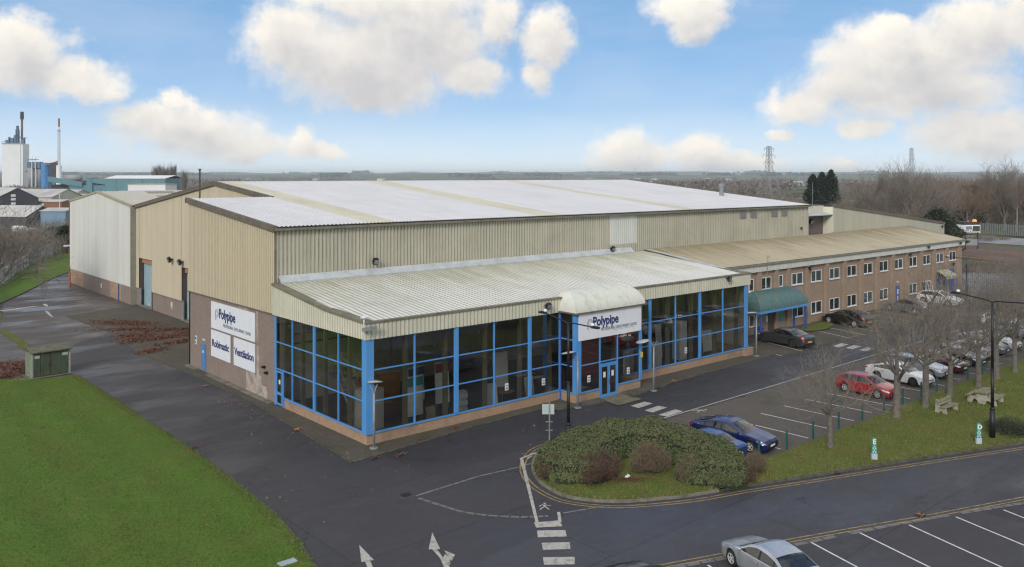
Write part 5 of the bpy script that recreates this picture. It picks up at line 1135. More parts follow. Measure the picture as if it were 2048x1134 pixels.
for x, v in ((13.0,78.8),(13.0,74.2),(13.5,70.3),(20.0,79.0),(20.0,74.3),(27.5,79.0),(27.5,74.2)):
    mb = MB(); s = 1.9
    for k in range(8):
        xx = x+k*0.5; mb.slab([(xx,v,wgz(v)+0.10),(xx+0.32,v,wgz(v)+0.10),(xx+0.32,v+s,wgz(v+s)+0.10),(xx,v+s,wgz(v+s)+0.10)], (0,0,-0.03))
    mb.build('rooflight_patch', dk, ww)
mb = MB(); mb.box(WU+0.06,7.9,W0-0.24,W0-0.2,0,12.15); mb.build('return_panel', bpy.data.materials['grey_green_trim'], ww)
mb = MB(); mb.obox((6.8,95.9,5.6),(0.5,0,0),(0,0.15,0),(0,0,0.1)); mb.build('wall_lamp', K['white'], ww)
# low roof and gable behind it
bb = thing('rear_unit', 'low cream-roofed unit seen just behind the pale warehouse roof', 'industrial unit', (20,100,0))
mb = MB(); mb.box(20,70,100,130,0,11.6); mb.build('walls', K['pale_clad'], bb)
mb = MB(); mb.slab([(19.7,99.7,11.6),(70,99.7,11.6),(70,115,13.4),(19.7,115,13.4)], (0,0,-0.15)); mb.slab([(19.7,115,13.4),(70,115,13.4),(70,130.3,11.6),(19.7,130.3,11.6)], (0,0,-0.15)); mb.build('roof', K['roof_grey'], bb)
# ================================================================== KIOSK + STREET FURNITURE
ka = R(5)
ki = thing('electricity_kiosk', 'green weathered electricity kiosk with a lichened pitched lid at the lawn corner', 'kiosk', (-11.15,31.75,0.0), ka)
KW, KD, KH = 2.85, 1.6, 1.98
mb = MB(); mb.box(0.1,KW-0.1,0.05,KD,0.05,KH); mb.build('cabinet_body', K['kiosk'], ki, world=False)
mb = MB(); mb.box(-0.01,0.095,0.1,KD-0.1,0.05,KH); mb.build('side_panel', K['kiosk_side'], ki, world=False)
for x in (0,KW-0.1): mb = MB(); mb.box(x-0.02,x+0.12,-0.02,0.1,0,KH); mb.build('corner_post', K['kiosk_post'], ki, world=False)
for k, (a, b) in enumerate(((0.14,0.62),(0.65,1.38),(1.41,2.14),(2.17,2.70))):
    mb = MB(); mb.box(a,b,0.0,0.045,0.12,KH-0.08); d = mb.build('cabinet_door', mat('kiosk_door_%s' % ('bright' if k in (0,3) else 'drab'), (0.055,0.125,0.07) if k in (0,3) else (0.075,0.09,0.055), 0.6, col2=(0.05,0.06,0.04), scale=2.5, stretch=(1,1,0.3)), ki, world=False)
    if k in (0,3): mb = MB(); mb.box(a+0.08,b-0.04,-0.02,-0.003,1.55,1.78); mb.build('door_label', mat('pale_label', (0.42,0.46,0.48), 0.6), d, world=False)
    if k == 1: mb = MB(); mb.box(b-0.08,b-0.04,-0.05,-0.003,0.85,1.0); mb.build('door_handle', K['black'], d, world=False)
mb = MB(); mb.slab([(-0.12,-0.2,KH+0.02),(KW+0.12,-0.2,KH+0.02),(KW+0.12,KD/2,KH+0.30),(-0.12,KD/2,KH+0.30)], (0,0,0.08)); mb.slab([(-0.12,KD/2,KH+0.30),(KW+0.12,KD/2,KH+0.30),(KW+0.12,KD+0.2,KH+0.02),(-0.12,KD+0.2,KH+0.02)], (0,0,0.08)); mb.build('lid', K['kiosk_roof'], ki, world=False)
mb = MB(); mb.box(-0.15,KW+0.15,-0.2,KD+0.15,0,0.06); mb.build('plinth', K['concrete'], ki, world=False)

def dish_lamp(x, y, label, rz_):
    t = thing('dish_lamp_post', label, 'street lamp', (x,y,0.04), rz_, 'dish-topped lamp posts along the building')
    mb = MB(); mb.tube((0,0,0),(0,0,3.25),0.075,0.07,10); mb.tube((0,0,1.1),(0,0,1.12),0.085,n=10); mb.build('post', K['steel_grey'], t, True, world=False)
    mb = MB(); mb.lathe([(0.26,0),(0.26,0.05),(0.1,0.07)], 12); mb.build('base_plate', K['steel_grey'], t, world=False)
    mb = MB()
    for a in (0, 2.094, 4.188): mb.path([(0.04*math.cos(a),0.04*math.sin(a),3.2),(0.12*math.cos(a),0.12*math.sin(a),3.45),(0.28*math.cos(a),0.28*math.sin(a),3.7)], 0.025, 5)
    mb.build('bracket', K['steel_grey'], t, world=False)
    mb = MB(); mb.lathe([(0.0,3.70),(0.42,3.73),(0.52,3.78),(0.42,3.83),(0.0,3.88)], 20); o = mb.build('lamp_dish', mat('dish_grey', (0.44,0.47,0.47), 0.5) if 'dish_grey' not in bpy.data.materials else bpy.data.materials['dish_grey'], t, True, world=False)
    o.rotation_euler = (R(-9), R(9), 0); return t
dish_lamp(0.02, -0.75, 'grey dish-topped lamp post at the glazed corner of the showroom', 0.2)
dish_lamp(15.25, -2.45, 'grey dish-topped lamp post left of the showroom entrance', 0.9)
dish_lamp(22.85, -2.85, 'grey dish-topped lamp post right of the showroom entrance', 1.7)
dish_lamp(39.3, -0.9, 'grey dish-topped lamp post at the far end of the showroom by the parked cars', 0.4)

def tall_lamp(x, y, h, label, armv, z0=0.1, single=False, tips=(0.28,0.18)):
    t = thing('street_lamp', label, 'street lamp', (x,y,z0), 0, 'tall black lamp columns')
    mb = MB(); mb.tube((x,y,z0),(x,y,z0+1.7),0.165,0.155,12); mb.tube((x,y,z0+1.7),(x,y,z0+1.85),0.155,0.10,12); mb.tube((x,y,z0+1.85),(x,y,z0+4.1),0.098,0.092,10); mb.tube((x,y,z0+4.1),(x,y,z0+4.2),0.105,0.088,10); mb.tube((x,y,z0+4.2),(x,y,h),0.080,0.062,10)
    mb.build('post', K['black'], t, True)
    a = Vector(armv+(0,))
    for s in ((1,) if single else (1,-1)):
        e = Vector((x,y,h))+a*s+Vector((0,0,tips[0] if s > 0 else tips[1]))
        mb = MB(); mb.path([(x,y,h-0.02),tuple(Vector((x,y,h))+a*s*0.12+Vector((0,0,0.06))),tuple(e)], 0.042, 6); ar = mb.build('arm', K['black'], t)
        mb = MB(); f = a.normalized()*s; r = Vector((f.y,-f.x,0))
        mb.obox(e+f*0.18, f*0.24, r*0.12, Vector((0,0,0.05)))
        mb.obox(e+f*0.16+Vector((0,0,0.05)), f*0.16, r*0.09, Vector((0,0,0.03))); hd = mb.build('lamp_head', K['black'], ar)
        mb = MB(); mb.lathe([(0.02,0.10),(0.10,0.12),(0.12,0.19),(0.07,0.27),(0.0,0.28)], 10, tuple(e-f*0.02-Vector((0,0,0.05)))); mb.build('lamp_globe', K['white'], ar, True)
    return t
tall_lamp(7.65, -9.2, 7.6, 'black twin-arm lamp column rising out of the hedge', (-0.22,1.7), tips=(0.42,-0.02))
tall_lamp(29.4, -23.8, 8.35, 'black twin-arm lamp column on the right-hand verge by the picnic table', (0.40,2.15))
tall_lamp(92.5, 1.9, 5.1, 'dark single-arm lamp column before the far end of the office block', (-2.6,1.3), 0.05, True)

# sign seen from behind
t = thing('road_sign', 'small pale sign seen from behind, on a post behind the hedge', 'road sign', (8.35,-6.9,0.1), 0)
mb = MB(); mb.tube((8.35,-6.9,0.1),(8.35,-6.9,2.55),0.045,n=8); mb.build('post', K['steel_grey'], t)
mb = MB(); mb.obox((8.32,-6.82,2.1),(0.27,-0.235,0),(0.012,0.014,0),(0,0,0.30)); mb.build('sign_plate', mat('sign_back', (0.42,0.50,0.50), 0.5), t)
mb = MB()
for z in (1.35,0.85): mb.obox((8.35,-6.86,z),(0.16,-0.14,0),(0.01,0.012,0),(0,0,0.025))
mb.build('sign_bracket', K['steel_grey'], t)

# green posts between parking court and verge
PX = [15.1,17.98,20.91,23.98,27.04,30.02,32.84,35.75,38.4,41.1,44.0,46.9,49.7]
def post0(x):
    t = thing('boundary_post', 'thin dark green post along the edge of the parking court', 'post', (x,-16.8,0.1), 0, 'dark green posts along the verge')
    mb = MB(); mb.box(-0.042,0.042,-0.042,0.042,0,1.05); mb.build('shaft', K['green_post'], t, world=False)
    mb = MB(); mb.lathe([(0.06,1.05),(0.06,1.08),(0.0,1.13)], 4); mb.build('cap', K['green_post'], t, world=False); return t
WHERE = ['in front of the small blue saloon','between the two blue cars','just right of the navy car','third right of the navy car','beside the nearest small bare tree','left of the red car','at the nose of the red car','right of the red car','in front of the white hatchback','between white and silver cars','before the dark red car','before the navy car at the far end','last one by the far trunks']
pp = post0(PX[0]); pp['label'] = 'dark green boundary post ' + WHERE[0]
for x, w in list(zip(PX, WHERE))[1:]: dup(pp, (x,-16.8,0.1), 0, 'dark green boundary post ' + w)

# totem signs E and D
def totem(x, y, ch, rz_, label):
    t = thing('totem_sign', label, 'sign', (x,y,0.11), rz_, 'teal lettered totem signs'); t.scale = (.82,.82,.80)
    G = mat('totem_teal', (0.06,0.32,0.25), 0.5) if 'totem_teal' not in bpy.data.materials else bpy.data.materials['totem_teal']
    mb = MB(); mb.box(-0.19,0.19,-0.10,0.10,0.0,0.42); mb.build('base_sleeve', mat('totem_base', (0.42,0.52,0.62), 0.5) if 'totem_base' not in bpy.data.materials else bpy.data.materials['totem_base'], t, world=False)
    mb = MB(); mb.box(-0.15,0.15,-0.07,0.07,0.42,1.0); mb.box(-0.12,0.12,-0.065,0.065,1.0,1.5); b_ = mb.build('panel', G, t, world=False)
    mb = MB()
    for r_, c_ in ((0,0),(0,2),(1,1),(2,0),(2,2),(3,1)): mb.box(-0.12+c_*0.085,-0.05+c_*0.085,-0.08,-0.071,0.50+r_*0.13,0.59+r_*0.13)
    mb.build('pattern_blocks', K['white'], b_, world=False)
    mb = MB(); lx = -0.145; mb.box(lx,lx+0.02,-0.09,0.09,0.6,1.5)
    ORG.setdefault(t.name, Vector((0,0,0))); ORG[t.name] = Vector((0,0,0)); ORG[b_.name] = Vector((0,0,0))
    text_part(ch, 0.46, K['white'], b_, (-0.12,-0.078,1.10), ROT_FRONT, bold=0.018, ext=0.006); return t
totem(20.05, -21.0, 'E', R(-44), 'teal and white totem sign lettered E on the verge by the road')
totem(27.5, -23.72, 'D', R(-44), 'teal and white totem sign lettered D beside the tall black lamp column')

# picnic table and bench
def rib_prof(mb, pts, y0, y1, mi=0):
    mb.poly([(x,y0,z) for x, z in pts], mi); mb.poly([(x,y1,z) for x, z in reversed(pts)], mi)
    for i in range(len(pts)):
        a, b = pts[i], pts[(i+1) % len(pts)]; mb.quad((b[0],y0,b[1]),(a[0],y0,a[1]),(a[0],y1,a[1]),(b[0],y1,b[1]), mi)
t = thing('picnic_table', 'picnic table with mossy timber planks on pale curved stone legs', 'picnic table', (37.9,-20.3,0.11), R(-86))
for y in (-0.78,0.78):
    mb = MB(); rib_prof(mb, [(-0.95,0),(-0.62,0),(-0.55,0.22),(-0.42,0.30),(-0.28,0.2),(-0.22,0),(0.22,0),(0.28,0.2),(0.42,0.30),(0.55,0.22),(0.62,0),(0.95,0),(0.88,0.42),(0.58,0.46),(0.34,0.50),(0.30,0.76),(-0.30,0.76),(-0.34,0.50),(-0.58,0.46),(-0.88,0.42)], y-0.05, y+0.05); mb.build('leg', K['stone_seat'], t, world=False)
mb = MB()
for k in range(4): mb.box(-0.40+k*0.205,-0.215+k*0.205,-1.05,1.05,0.765,0.82)
mb.build('table_top', K['timber'], t, world=False)
for s in (-1,1):
    mb = MB(); mb.box(s*0.85-0.14,s*0.85-0.01,-1.05,1.05,0.47,0.52); mb.box(s*0.85+0.01,s*0.85+0.14,-1.05,1.05,0.47,0.52); mb.build('seat', K['timber'], t, world=False)
t = thing('park_bench', 'park bench with a mossy timber seat and backrest between pale stone ends', 'bench', (33.35,-19.55,0.11), R(-92))
for y in (-0.8,0.8):
    mb = MB(); rib_prof(mb, [(-0.42,0),(-0.16,0),(-0.02,0.18),(0.12,0),(0.36,0),(0.30,0.38),(-0.10,0.38),(-0.18,0.50),(-0.26,0.86),(-0.36,0.86)], y-0.05, y+0.05); mb.build('leg', K['stone_seat'], t, world=False)
mb = MB()
for k in range(3): mb.box(-0.08+k*0.145,0.05+k*0.145,-1.0,1.0,0.385,0.43)
mb.build('seat', K['timber'], t, world=False)
mb = MB(); mb.obox((-0.17,0,0.58),(0.02,0,0.0),(0,1.0,0),(-0.02,0,0.075)); mb.obox((-0.215,0,0.77),(0.02,0,0),(0,1.0,0),(-0.02,0,0.075)); mb.build('backrest', K['timber'], t, world=False)
# bin, slab, bollard
t = thing('waste_bin', 'blue lidded waste bin by the office entrance canopy', 'bin', (47.1,3.9,0.09))
mb = MB(); mb.box(46.75,47.45,3.6,4.2,0.09,0.85); mb.build('bin_body', K['blue_dark'], t)
mb = MB(); mb.slab([(46.7,3.52,0.86),(47.5,3.52,0.86),(47.5,4.25,1.0),(46.7,4.25,1.0)], (0,0,0.07)); mb.build('lid', mat('bin_lid_blue', (0.02,0.06,0.27), 0.4), t)
t = thing('orange_bollard', 'tall orange guard post at the corner of the pale warehouse', 'bollard', (6.1,91.7,0))
mb = MB(); mb.tube((6.1,91.7,0),(6.1,91.7,2.15),0.13,n=10); mb.build('post', mat('orange_paint', (0.55,0.20,0.02), 0.6), t)
mb = MB(); mb.tube((6.1,91.7,1.0),(6.1,91.7,1.15),0.135,n=10); mb.tube((6.1,91.7,1.5),(6.1,91.7,1.65),0.135,n=10); mb.build('band', mat('ochre_paint', (0.35,0.12,0.02), 0.6), t)
mb = MB(); mb.box(-10.95,-10.2,-11.35,-10.95,0.03,0.075); mb.box(-10.9,-10.8,-11.2,-11.1,0.0755,0.09); tag(mb.build('inspection_cover', mat('pale_cover', (0.36,0.42,0.48), 0.5)), 'pale grey inspection cover set in the near edge of the lawn', 'cover')
mb = MB(); mb.ico((7.25,-13.95,0.2),(.16,.11,.08)); mb.obox((7.4,-13.9,0.19),(0.10,0.04,0.02),(-0.03,0.07,0.03),(0,-0.02,0.04)); tag(mb.build('plastic_bag', K['white']), 'crumpled white plastic litter under the reddish shrub', 'litter')

# ================================================================== CARS
def sm(x, xs, ys):
    # smoothed polyline
    w = 0.07; return (pl(x-w,xs,ys)+2*pl(x,xs,ys)+pl(x+w,xs,ys))/4
SHAPES = {
 'sedan': dict(L=4.75, H=1.43, xs=[0,.12,.5,1.18,1.30,1.95,2.35,2.95,3.45,4.08,4.25,4.62,4.75], zs=[.60,.72,.82,.93,.97,1.32,1.42,1.41,1.33,1.04,1.01,.98,.86], cowl=1.24, rf=2.02, rr=3.38, re=4.05, side0=1.35, side1=3.85, bp=2.62, wf=.92, wr=3.68),
 'fastback': dict(L=4.90, H=1.45, xs=[0,.12,.55,1.22,1.34,2.10,2.50,3.0,3.5,4.45,4.60,4.80,4.90], zs=[.58,.72,.84,.96,1.00,1.36,1.45,1.44,1.37,1.10,1.05,1.00,.85], cowl=1.28, rf=2.16, rr=3.40, re=4.42, side0=1.40, side1=4.15, bp=2.72, wf=.95, wr=3.80),
 'hatch': dict(L=4.35, H=1.48, xs=[0,.10,.45,1.05,1.15,1.85,2.3,3.0,3.6,4.05,4.20,4.30,4.35], zs=[.60,.74,.86,.98,1.02,1.38,1.48,1.47,1.41,1.16,1.02,.95,.80], cowl=1.10, rf=1.92, rr=3.72, re=4.10, side0=1.20, side1=3.80, bp=2.42, wf=.88, wr=3.50),
 'estate': dict(L=4.60, H=1.48, xs=[0,.10,.45,1.10,1.2,1.95,2.4,3.2,4.0,4.32,4.45,4.55,4.60], zs=[.60,.74,.86,.97,1.01,1.38,1.47,1.47,1.40,1.18,1.02,.95,.80], cowl=1.16, rf=2.02, rr=4.02, re=4.36, side0=1.26, side1=4.05, bp=2.50, wf=.90, wr=3.62),
}
_wheel = {}
def wheel_meshes(dark):
    if dark in _wheel: return _wheel[dark]
    mb = MB(); mb.lathe([(0.205,-0.10),(0.29,-0.105),(0.325,-0.07),(0.325,0.07),(0.29,0.105),(0.215,0.10)], 22, axis='y', cap=False); ty = mb.build('wheel', K['tyre'], None, True, world=False)
    mb = MB(); mb.lathe([(0.215,0.02),(0.215,0.097),(0.188,0.10),(0.182,0.06)], 22, axis='y', cap=False); mb.lathe([(0.205,0.03),(0.0,0.03)], 22, axis='y', cap=False, mi=1)
    for k in range(5):
        a = 2*math.pi*k/5; d = Vector((math.cos(a),0,math.sin(a))); p = Vector((-d.z,0,d.x)); mb.obox(d*0.11+Vector((0,0.075,0)), d*0.085, p*0.026, Vector((0,0.012,0)))
    mb.lathe([(0.05,0.06),(0.045,0.095),(0.0,0.10)], 10, axis='y')
    ri = mb.build('rim', [K['rim_dark'] if dark else K['rim'], K['trimblack']], None, False, world=False)
    _wheel[dark] = (ty.data, ri.data); bpy.data.objects.remove(ty); bpy.data.objects.remove(ri); return _wheel[dark]
def car(kind, pm, cx, cy, hx, hy, label, group=None, sc=1.0, wid=1.82, plate='w', trim=False, dark=False, z0=0.01, roofrail=False):
    P = SHAPES[kind]; L = P['L']; ang = math.atan2(hy, hx)      # local -X... nose points along +X after flip
    t = thing('parked_car', label, 'car', (cx,cy,z0), ang, group); t.scale = (sc,)*3
    W2 = wid/2; xs = sorted(set([round(L*i/64,3) for i in range(65)]+[P['cowl'],P['rf'],P['rr'],P['re'],P['bp']-.05,P['bp']+.05,0.03,0.08,L-0.03,L-0.08]))
    Rw = 0.375
    def sec(x):
        zt = sm(x, P['xs'], P['zs'])
        w = W2*sm(x, [0,.06,.3,.9,L*.5,L-.7,L-.2,L-.05,L], [.70,.80,.93,.985,1.0,.985,.92,.84,.76])
        belt = min(pl(x, [0,.9,L*.6,L-.3,L], [.62,.86,.93,.96,.84]), zt-0.05)
        zb = pl(x, [0,.08,.5,L-.5,L-.08,L], [.34,.22,.19,.20,.27,.40])
        for xw in (P['wf'], P['wr']):
            d = abs(x-xw)
            if d < Rw: zb = max(zb, 0.33+math.sqrt(Rw*Rw-d*d))
        gh = max(0.0, zt-belt); wr = w-0.03-0.40*max(0,gh-.05); ze = zt-min(0.075, gh*0.5)
        yb = w-0.025
        z1 = max(zb+.03, .30); z2 = max(z1+.03, .56); z3 = max(z2+.02, belt-.10)
        z3 = min(z3, belt-0.01) if belt-0.01 > z2 else z2+.005
        g5 = min(belt+0.035, ze); g6 = max(g5, ze-0.055)
        f = lambda z: lerp(yb, wr, 0 if ze-belt < 1e-3 else min(1,(z-belt)/(ze-belt)))
        return [(w-.05,zb),(w-.012,z1),(w,z2),(w-.008,z3),(yb,belt),(f(g5),g5),(f(g6),g6),(wr,ze),(wr-.07,ze+(zt-ze)*.45),(wr*.5,zt-.012),(0,zt)], g6-g5
    S_ = [sec(x) for x in xs]
    parts = {k: MB() for k in ('body','windscreen','rear_window','side_window','headlight','tail_light','pillar')}
    side = {1: MB(), -1: MB()}; hl = {1: MB(), -1: MB()}; tl = {1: MB(), -1: MB()}
    def V(i, j, s): y, z = S_[i][0][j]; return (L/2-xs[i], s*y, z)
    for i in range(len(xs)-1):
        xm = (xs[i]+xs[i+1])/2; gh = min(S_[i][1], S_[i+1][1])
        for j in range(10):
            for s in (1,-1):
                q = (V(i,j,s),V(i,j+1,s),V(i+1,j+1,s),V(i+1,j,s)) if s < 0 else (V(i,j,s),V(i+1,j,s),V(i+1,j+1,s),V(i,j+1,s))
                tgt = parts['body']
                if j == 5 and P['side0'] < xm < P['side1'] and max(S_[i][1],S_[i+1][1]) > 0.03:
                    tgt = parts['pillar'] if (abs(xm-P['bp']) < 0.055 or abs(xm-(P['side1']-.38)) < .04) else side[s]
                elif j >= 8 and P['cowl']+.02 < xm < P['rf']: tgt = parts['windscreen']
                elif j >= 8 and P['rr'] < xm < P['re']-.02: tgt = parts['rear_window']
                elif j == 3 and 0.03 < xm < 0.52: tgt = hl[s]
                elif j == 3 and xm > L-.34: tgt = tl[s]
                elif j == 2 and xm > L-.10: tgt = tl[s]
                tgt.quad(*q)
    for i in (0, len(xs)-1):
        a = [V(i,j,1) for j in range(11)]; b = [V(i,j,-1) for j in range(9,-1,-1)]
        parts['body'].poly((a+b) if i else (a+b)[::-1])
    B_ = lambda mb, n, m, smf=True: mb.build(n, m, t, smf, world=False)
    B_(parts['body'],'body',pm); B_(parts['windscreen'],'windscreen',K['glass_car']); B_(parts['rear_window'],'rear_window',K['glass_car']); B_(parts['pillar'],'door_pillar',K['trimblack'])
    for s in (1,-1): B_(side[s],'side_window',K['glass_car']); B_(hl[s],'headlight',K['lamp_clear']); B_(tl[s],'tail_light',K['lamp_red'])
    mb = MB(); mb.box(-L/2+.25,L/2-.25,-.55,.55,.20,.72); mb.box(-L/2+.06,L/2-.06,-W2*.62,W2*.62,.22,.36); B_(mb,'underbody',K['dark'],False)
    mb = MB()
    for x in (P['bp']-.45, P['bp']+.65):
        for s in (-1,1): mb.box(L/2-x-.28,L/2-x+.22,s*.36-.24,s*.36+.24,.70,.86); mb.box(L/2-x-.36,L/2-x-.22,s*.36-.22,s*.36+.22,.80,1.22)
    mb.box(L/2-P['cowl']-.35,L/2-P['cowl']-.02,-.6,.6,.72,.92); B_(mb,'seats',K['seat'],False)
    ty, ri = wheel_meshes(dark)
    for xw in (P['wf'],P['wr']):
        for s in (1,-1):
            w = bpy.data.objects.new('wheel', ty); COL.objects.link(w); w.parent = t; w.location = (L/2-xw, s*(W2-.13), .325)
            if s < 0: w.rotation_euler = (0,0,math.pi)
            r_ = bpy.data.objects.new('rim', ri); COL.objects.link(r_); r_.parent = w
    mb = MB(); mb.box(L/2-.03,L/2+.012,-.42,.42,.36,.56); mb.box(L/2-.03,L/2+.008,-.50,.50,.24,.32); B_(mb,'grille',K['trimblack'],False)
    mb = MB(); mb.box(L/2+.013,L/2+.022,-.26,.26,.39,.50); B_(mb,'front_number_plate',K['plate_w'],False)
    mb = MB(); mb.box(-L/2-.02,-L/2+.02,-.26,.26,.50,.61); B_(mb,'rear_number_plate',K['plate_y'],False)
    mb = MB(); mb.box(-L/2-.012,-L/2+.06,-.60,.60,.26,.38); B_(mb,'rear_valance',K['trimblack'],False)
    for s in (1,-1):
        mb = MB(); xm = P['side0']+.25; mb.ico((L/2-xm, s*(W2+.06), 1.0), (.07,.10,.07)); B_(mb,'wing_mirror',pm)
        for x in (P['bp']-.18, P['side1']-.62):
            mb = MB(); mb.box(L/2-x-.09,L/2-x+.09,s*(W2)-.012,s*(W2)+.022,.80,.835); B_(mb,'door_handle',pm,False)
    if trim:
        for s in (1,-1):
            lo, hi = [], []
            for i, x in enumerate(xs):
                if P['side0'] < x < P['side1']+.12 and S_[i][1] > 0.015:
                    y, z = S_[i][0][5]; lo.append((L/2-x, s*(y+.006), z)); y, z = S_[i][0][6]; hi.append((L/2-x, s*(y+.006), z))
            mb = MB(); mb.path(lo+hi[::-1]+[lo[0]], 0.013, 4); B_(mb,'window_trim',K['chrome'],False)
    # door shut lines
    mb = MB()
    for s in (1,-1):
        for x in (P['bp'], P['side0']+.12, P['side1']-.42):
            ss = sec(x)[0]; q = [(L/2-x, s*(ss[j][0]+.001), ss[j][1]) for j in (1,2,3,4)]
            if x != P['bp'] or True:
                if all(abs(x-xw) > Rw for xw in (P['wf'],P['wr'])): mb.path(q, 0.006, 3)
    B_(mb,'door_gap',K['trimblack'],False)
    return t
PN = {'navy': paint('paint_navy', (0.005,0.014,0.11)), 'blue': paint('paint_mid_blue', (0.012,0.045,0.21)), 'red': paint('paint_red', (0.42,0.012,0.018)), 'white': paint('paint_white', (0.78,0.79,0.80), 0.0),
      'silver': paint('paint_silver', (0.50,0.53,0.56), 0.6), 'grey': paint('paint_dark_grey', (0.055,0.057,0.065), 0.5), 'black': paint('paint_black', (0.008,0.008,0.010), 0.2), 'mid': paint('paint_mid_grey', (0.16,0.175,0.20), 0.5),
      'maroon': paint('paint_maroon', (0.09,0.012,0.018)), 'dnavy': paint('paint_black_blue', (0.010,0.014,0.035)), 'pale': paint('paint_pale_silver', (0.42,0.47,0.55), 0.5)}
G1 = 'cars parked in the court'
car('fastback', PN['navy'], 16.75, -13.95, 0.10, -1, 'navy blue fastback with bright window trim, nearest car in the parking court', G1, 1.04, trim=True)
car('sedan', PN['blue'], 13.95, -13.95, -0.03, 1, 'mid-blue saloon half hidden behind the hedge', G1, 1.0)
car('hatch', PN['red'], 34.2, -13.6, -0.10, -1, 'bright red hatchback behind the bare trees', G1, 1.0)
car('fastback', PN['white'], 39.7, -13.4, -0.05, -1, 'white car beside the red hatchback, with dark alloy wheels', G1, 1.0, dark=True)
car('estate', PN['pale'], 43.4, -13.2, -0.05, -1, 'pale silver-blue estate behind the white car', G1, 1.03)
car('hatch', PN['maroon'], 46.4, -13.5, -0.05, -1, 'dark maroon hatchback farther along the court', G1, 1.03)
car('sedan', PN['dnavy'], 50.0, -13.4, -0.05, -1, 'blackish navy saloon near the far trunks', G1, 1.03)
car('hatch', PN['silver'], 53.2, -12.9, -0.05, 1, 'silver hatchback deep in the parking court', G1, 1.03)
car('estate', PN['mid'], 56.5, -13.0, 0.05, -1, 'mid-grey estate deep in the parking court', G1, 1.03)
car('fastback', PN['white'], 59.6, -12.8, 0, -1, 'white fastback far down the parking court', G1, 1.03)
for i, (x, y, c, l) in enumerate(((72.4,-9.8,'white','white hatchback glimpsed through twigs at the far right'),(76.0,-10.4,'silver','silver car glimpsed through twigs at the far right'),(79.4,-11.2,'white','second white car glimpsed through twigs at the far right edge'),(67.0,-12.6,'pale','pale car glimpsed behind the far trunks'))):
    car('hatch', PN[c], x, y, 0, -1, l, G1, 1.05)
G2 = 'cars parked beside the office block'
car('sedan', PN['grey'], 46.15, 0.45, 0.10, 1, 'dark grey saloon parked before the office entrance canopy', G2, 1.16, trim=True, dark=True)
car('estate', PN['black'], 60.9, 1.9, 0.14, 1, 'black hatchback with red tail lights beside the brick office wall', G2, 1.16)
car('fastback', PN['mid'], 74.2, 1.35, 0.22, 1, 'mid-grey saloon parked by the blue office door', G2, 1.16)
car('hatch', PN['white'], 83.3, 1.5, -0.1, -1, 'white hatchback parked near the far end of the office block', G2, 1.2)
G3 = 'cars at the near right edge'
car('sedan', PN['silver'], 3.42, -24.95, 0.30, 0.95, 'silver saloon cut off by the bottom edge of the view', G3, 1.0)
car('sedan', PN['black'], -2.05, -23.3, 0.30, 0.95, 'black car whose roof just shows at the bottom edge', G3, 1.0)

# ================================================================== TREES
def bare_tree_mesh(seed, h, spread, trunk_r, fork=0.3, limbs=7, sub=(6,6,5), twig_r=0.011, wig=0.25, up=0.35, nside=3, spreadang=0.95):
    r = random.Random(seed); mt, mc = MB(), MB()
    def perp(d):
        a = d.orthogonal().normalized(); b = d.cross(a); t = r.uniform(0, 2*math.pi); return a*math.cos(t)+b*math.sin(t)
    fz = h*fork; p = Vector((0,0,0)); q = Vector((r.uniform(-.08,.08), r.uniform(-.08,.08), fz))
    mt.tube((0,0,-0.1),(0,0,0.3),trunk_r*1.3,trunk_r*1.0,9,caps=False); mt.tube((0,0,0.3),tuple(q),trunk_r*1.0,trunk_r*.80,9,caps=False)
    def grow(p, d, L, rad, lvl):
        n = 3 if lvl < 2 else 2; pts = [p.copy()]; dirs = []; dd = d.copy()
        for k in range(n):
            dd = (dd + perp(dd)*r.uniform(0,wig) + Vector((0,0,up*0.35))*(1 if lvl < 3 else .5)).normalized(); pts.append(pts[-1]+dd*(L/n)); dirs.append(dd.copy())
        m = mt if lvl == 0 else mc; rend = rad*(.45 if lvl < 3 else .55)
        for k in range(n): m.tube(tuple(pts[k]),tuple(pts[k+1]),lerp(rad,rend,k/n),lerp(rad,rend,(k+1)/n), 5 if lvl == 0 else nside, caps=False)
        if lvl >= len(sub): return
        for k in range(sub[lvl]):
            f = r.uniform(.28,1.0) if k else 1.0; i = min(n-1,int(f*n)); b = pts[i].lerp(pts[i+1], f*n-i) if i < n else pts[-1]
            nd = (dirs[i]*r.uniform(.55,1.0)+perp(dirs[i])*r.uniform(.45,.95)+Vector((0,0,up*.5))).normalized()
            grow(b, nd, L*r.uniform(.48,.72), max(twig_r, rad*.40), lvl+1)
    for k in range(limbs):
        a = 2*math.pi*k/limbs+r.uniform(-.3,.3); lean = r.uniform(.45,1.0)*spreadang if k else 0.1
        d = Vector((math.sin(lean)*math.cos(a), math.sin(lean)*math.sin(a), math.cos(lean)))
        b = q-Vector((0,0,r.uniform(0,.22)*fz)) if k else q
        LL = lerp(h-fz, spread, min(1,lean/1.0))*r.uniform(.55,.74)
        grow(b, d, LL, trunk_r*r.uniform(.26,.40) if k else trunk_r*.6, 0)
    return mt, mc
def make_tree(name, label, cat_, seed, h, spread, tr_, loc, group=None, m1='bark', m2='twig', rz_=0, **k):
    t = thing(name, label, cat_, loc, rz_, group); mt, mc = bare_tree_mesh(seed, h, spread, tr_, **k)
    mt.build('trunk', K[m1], t, True, world=False); mc.build('crown', K[m2], t, False, world=False); return t
GT = 'bare trees in a row along the verge'
make_tree('bare_tree', 'smallest bare tree with a low spreading crown, nearest in the row', 'tree', 21, 6.0, 3.4, 0.17, (20.2,-18.3,0.1), GT, fork=0.36, limbs=8, sub=(6,5,4), up=.22, spreadang=1.25, twig_r=.007)
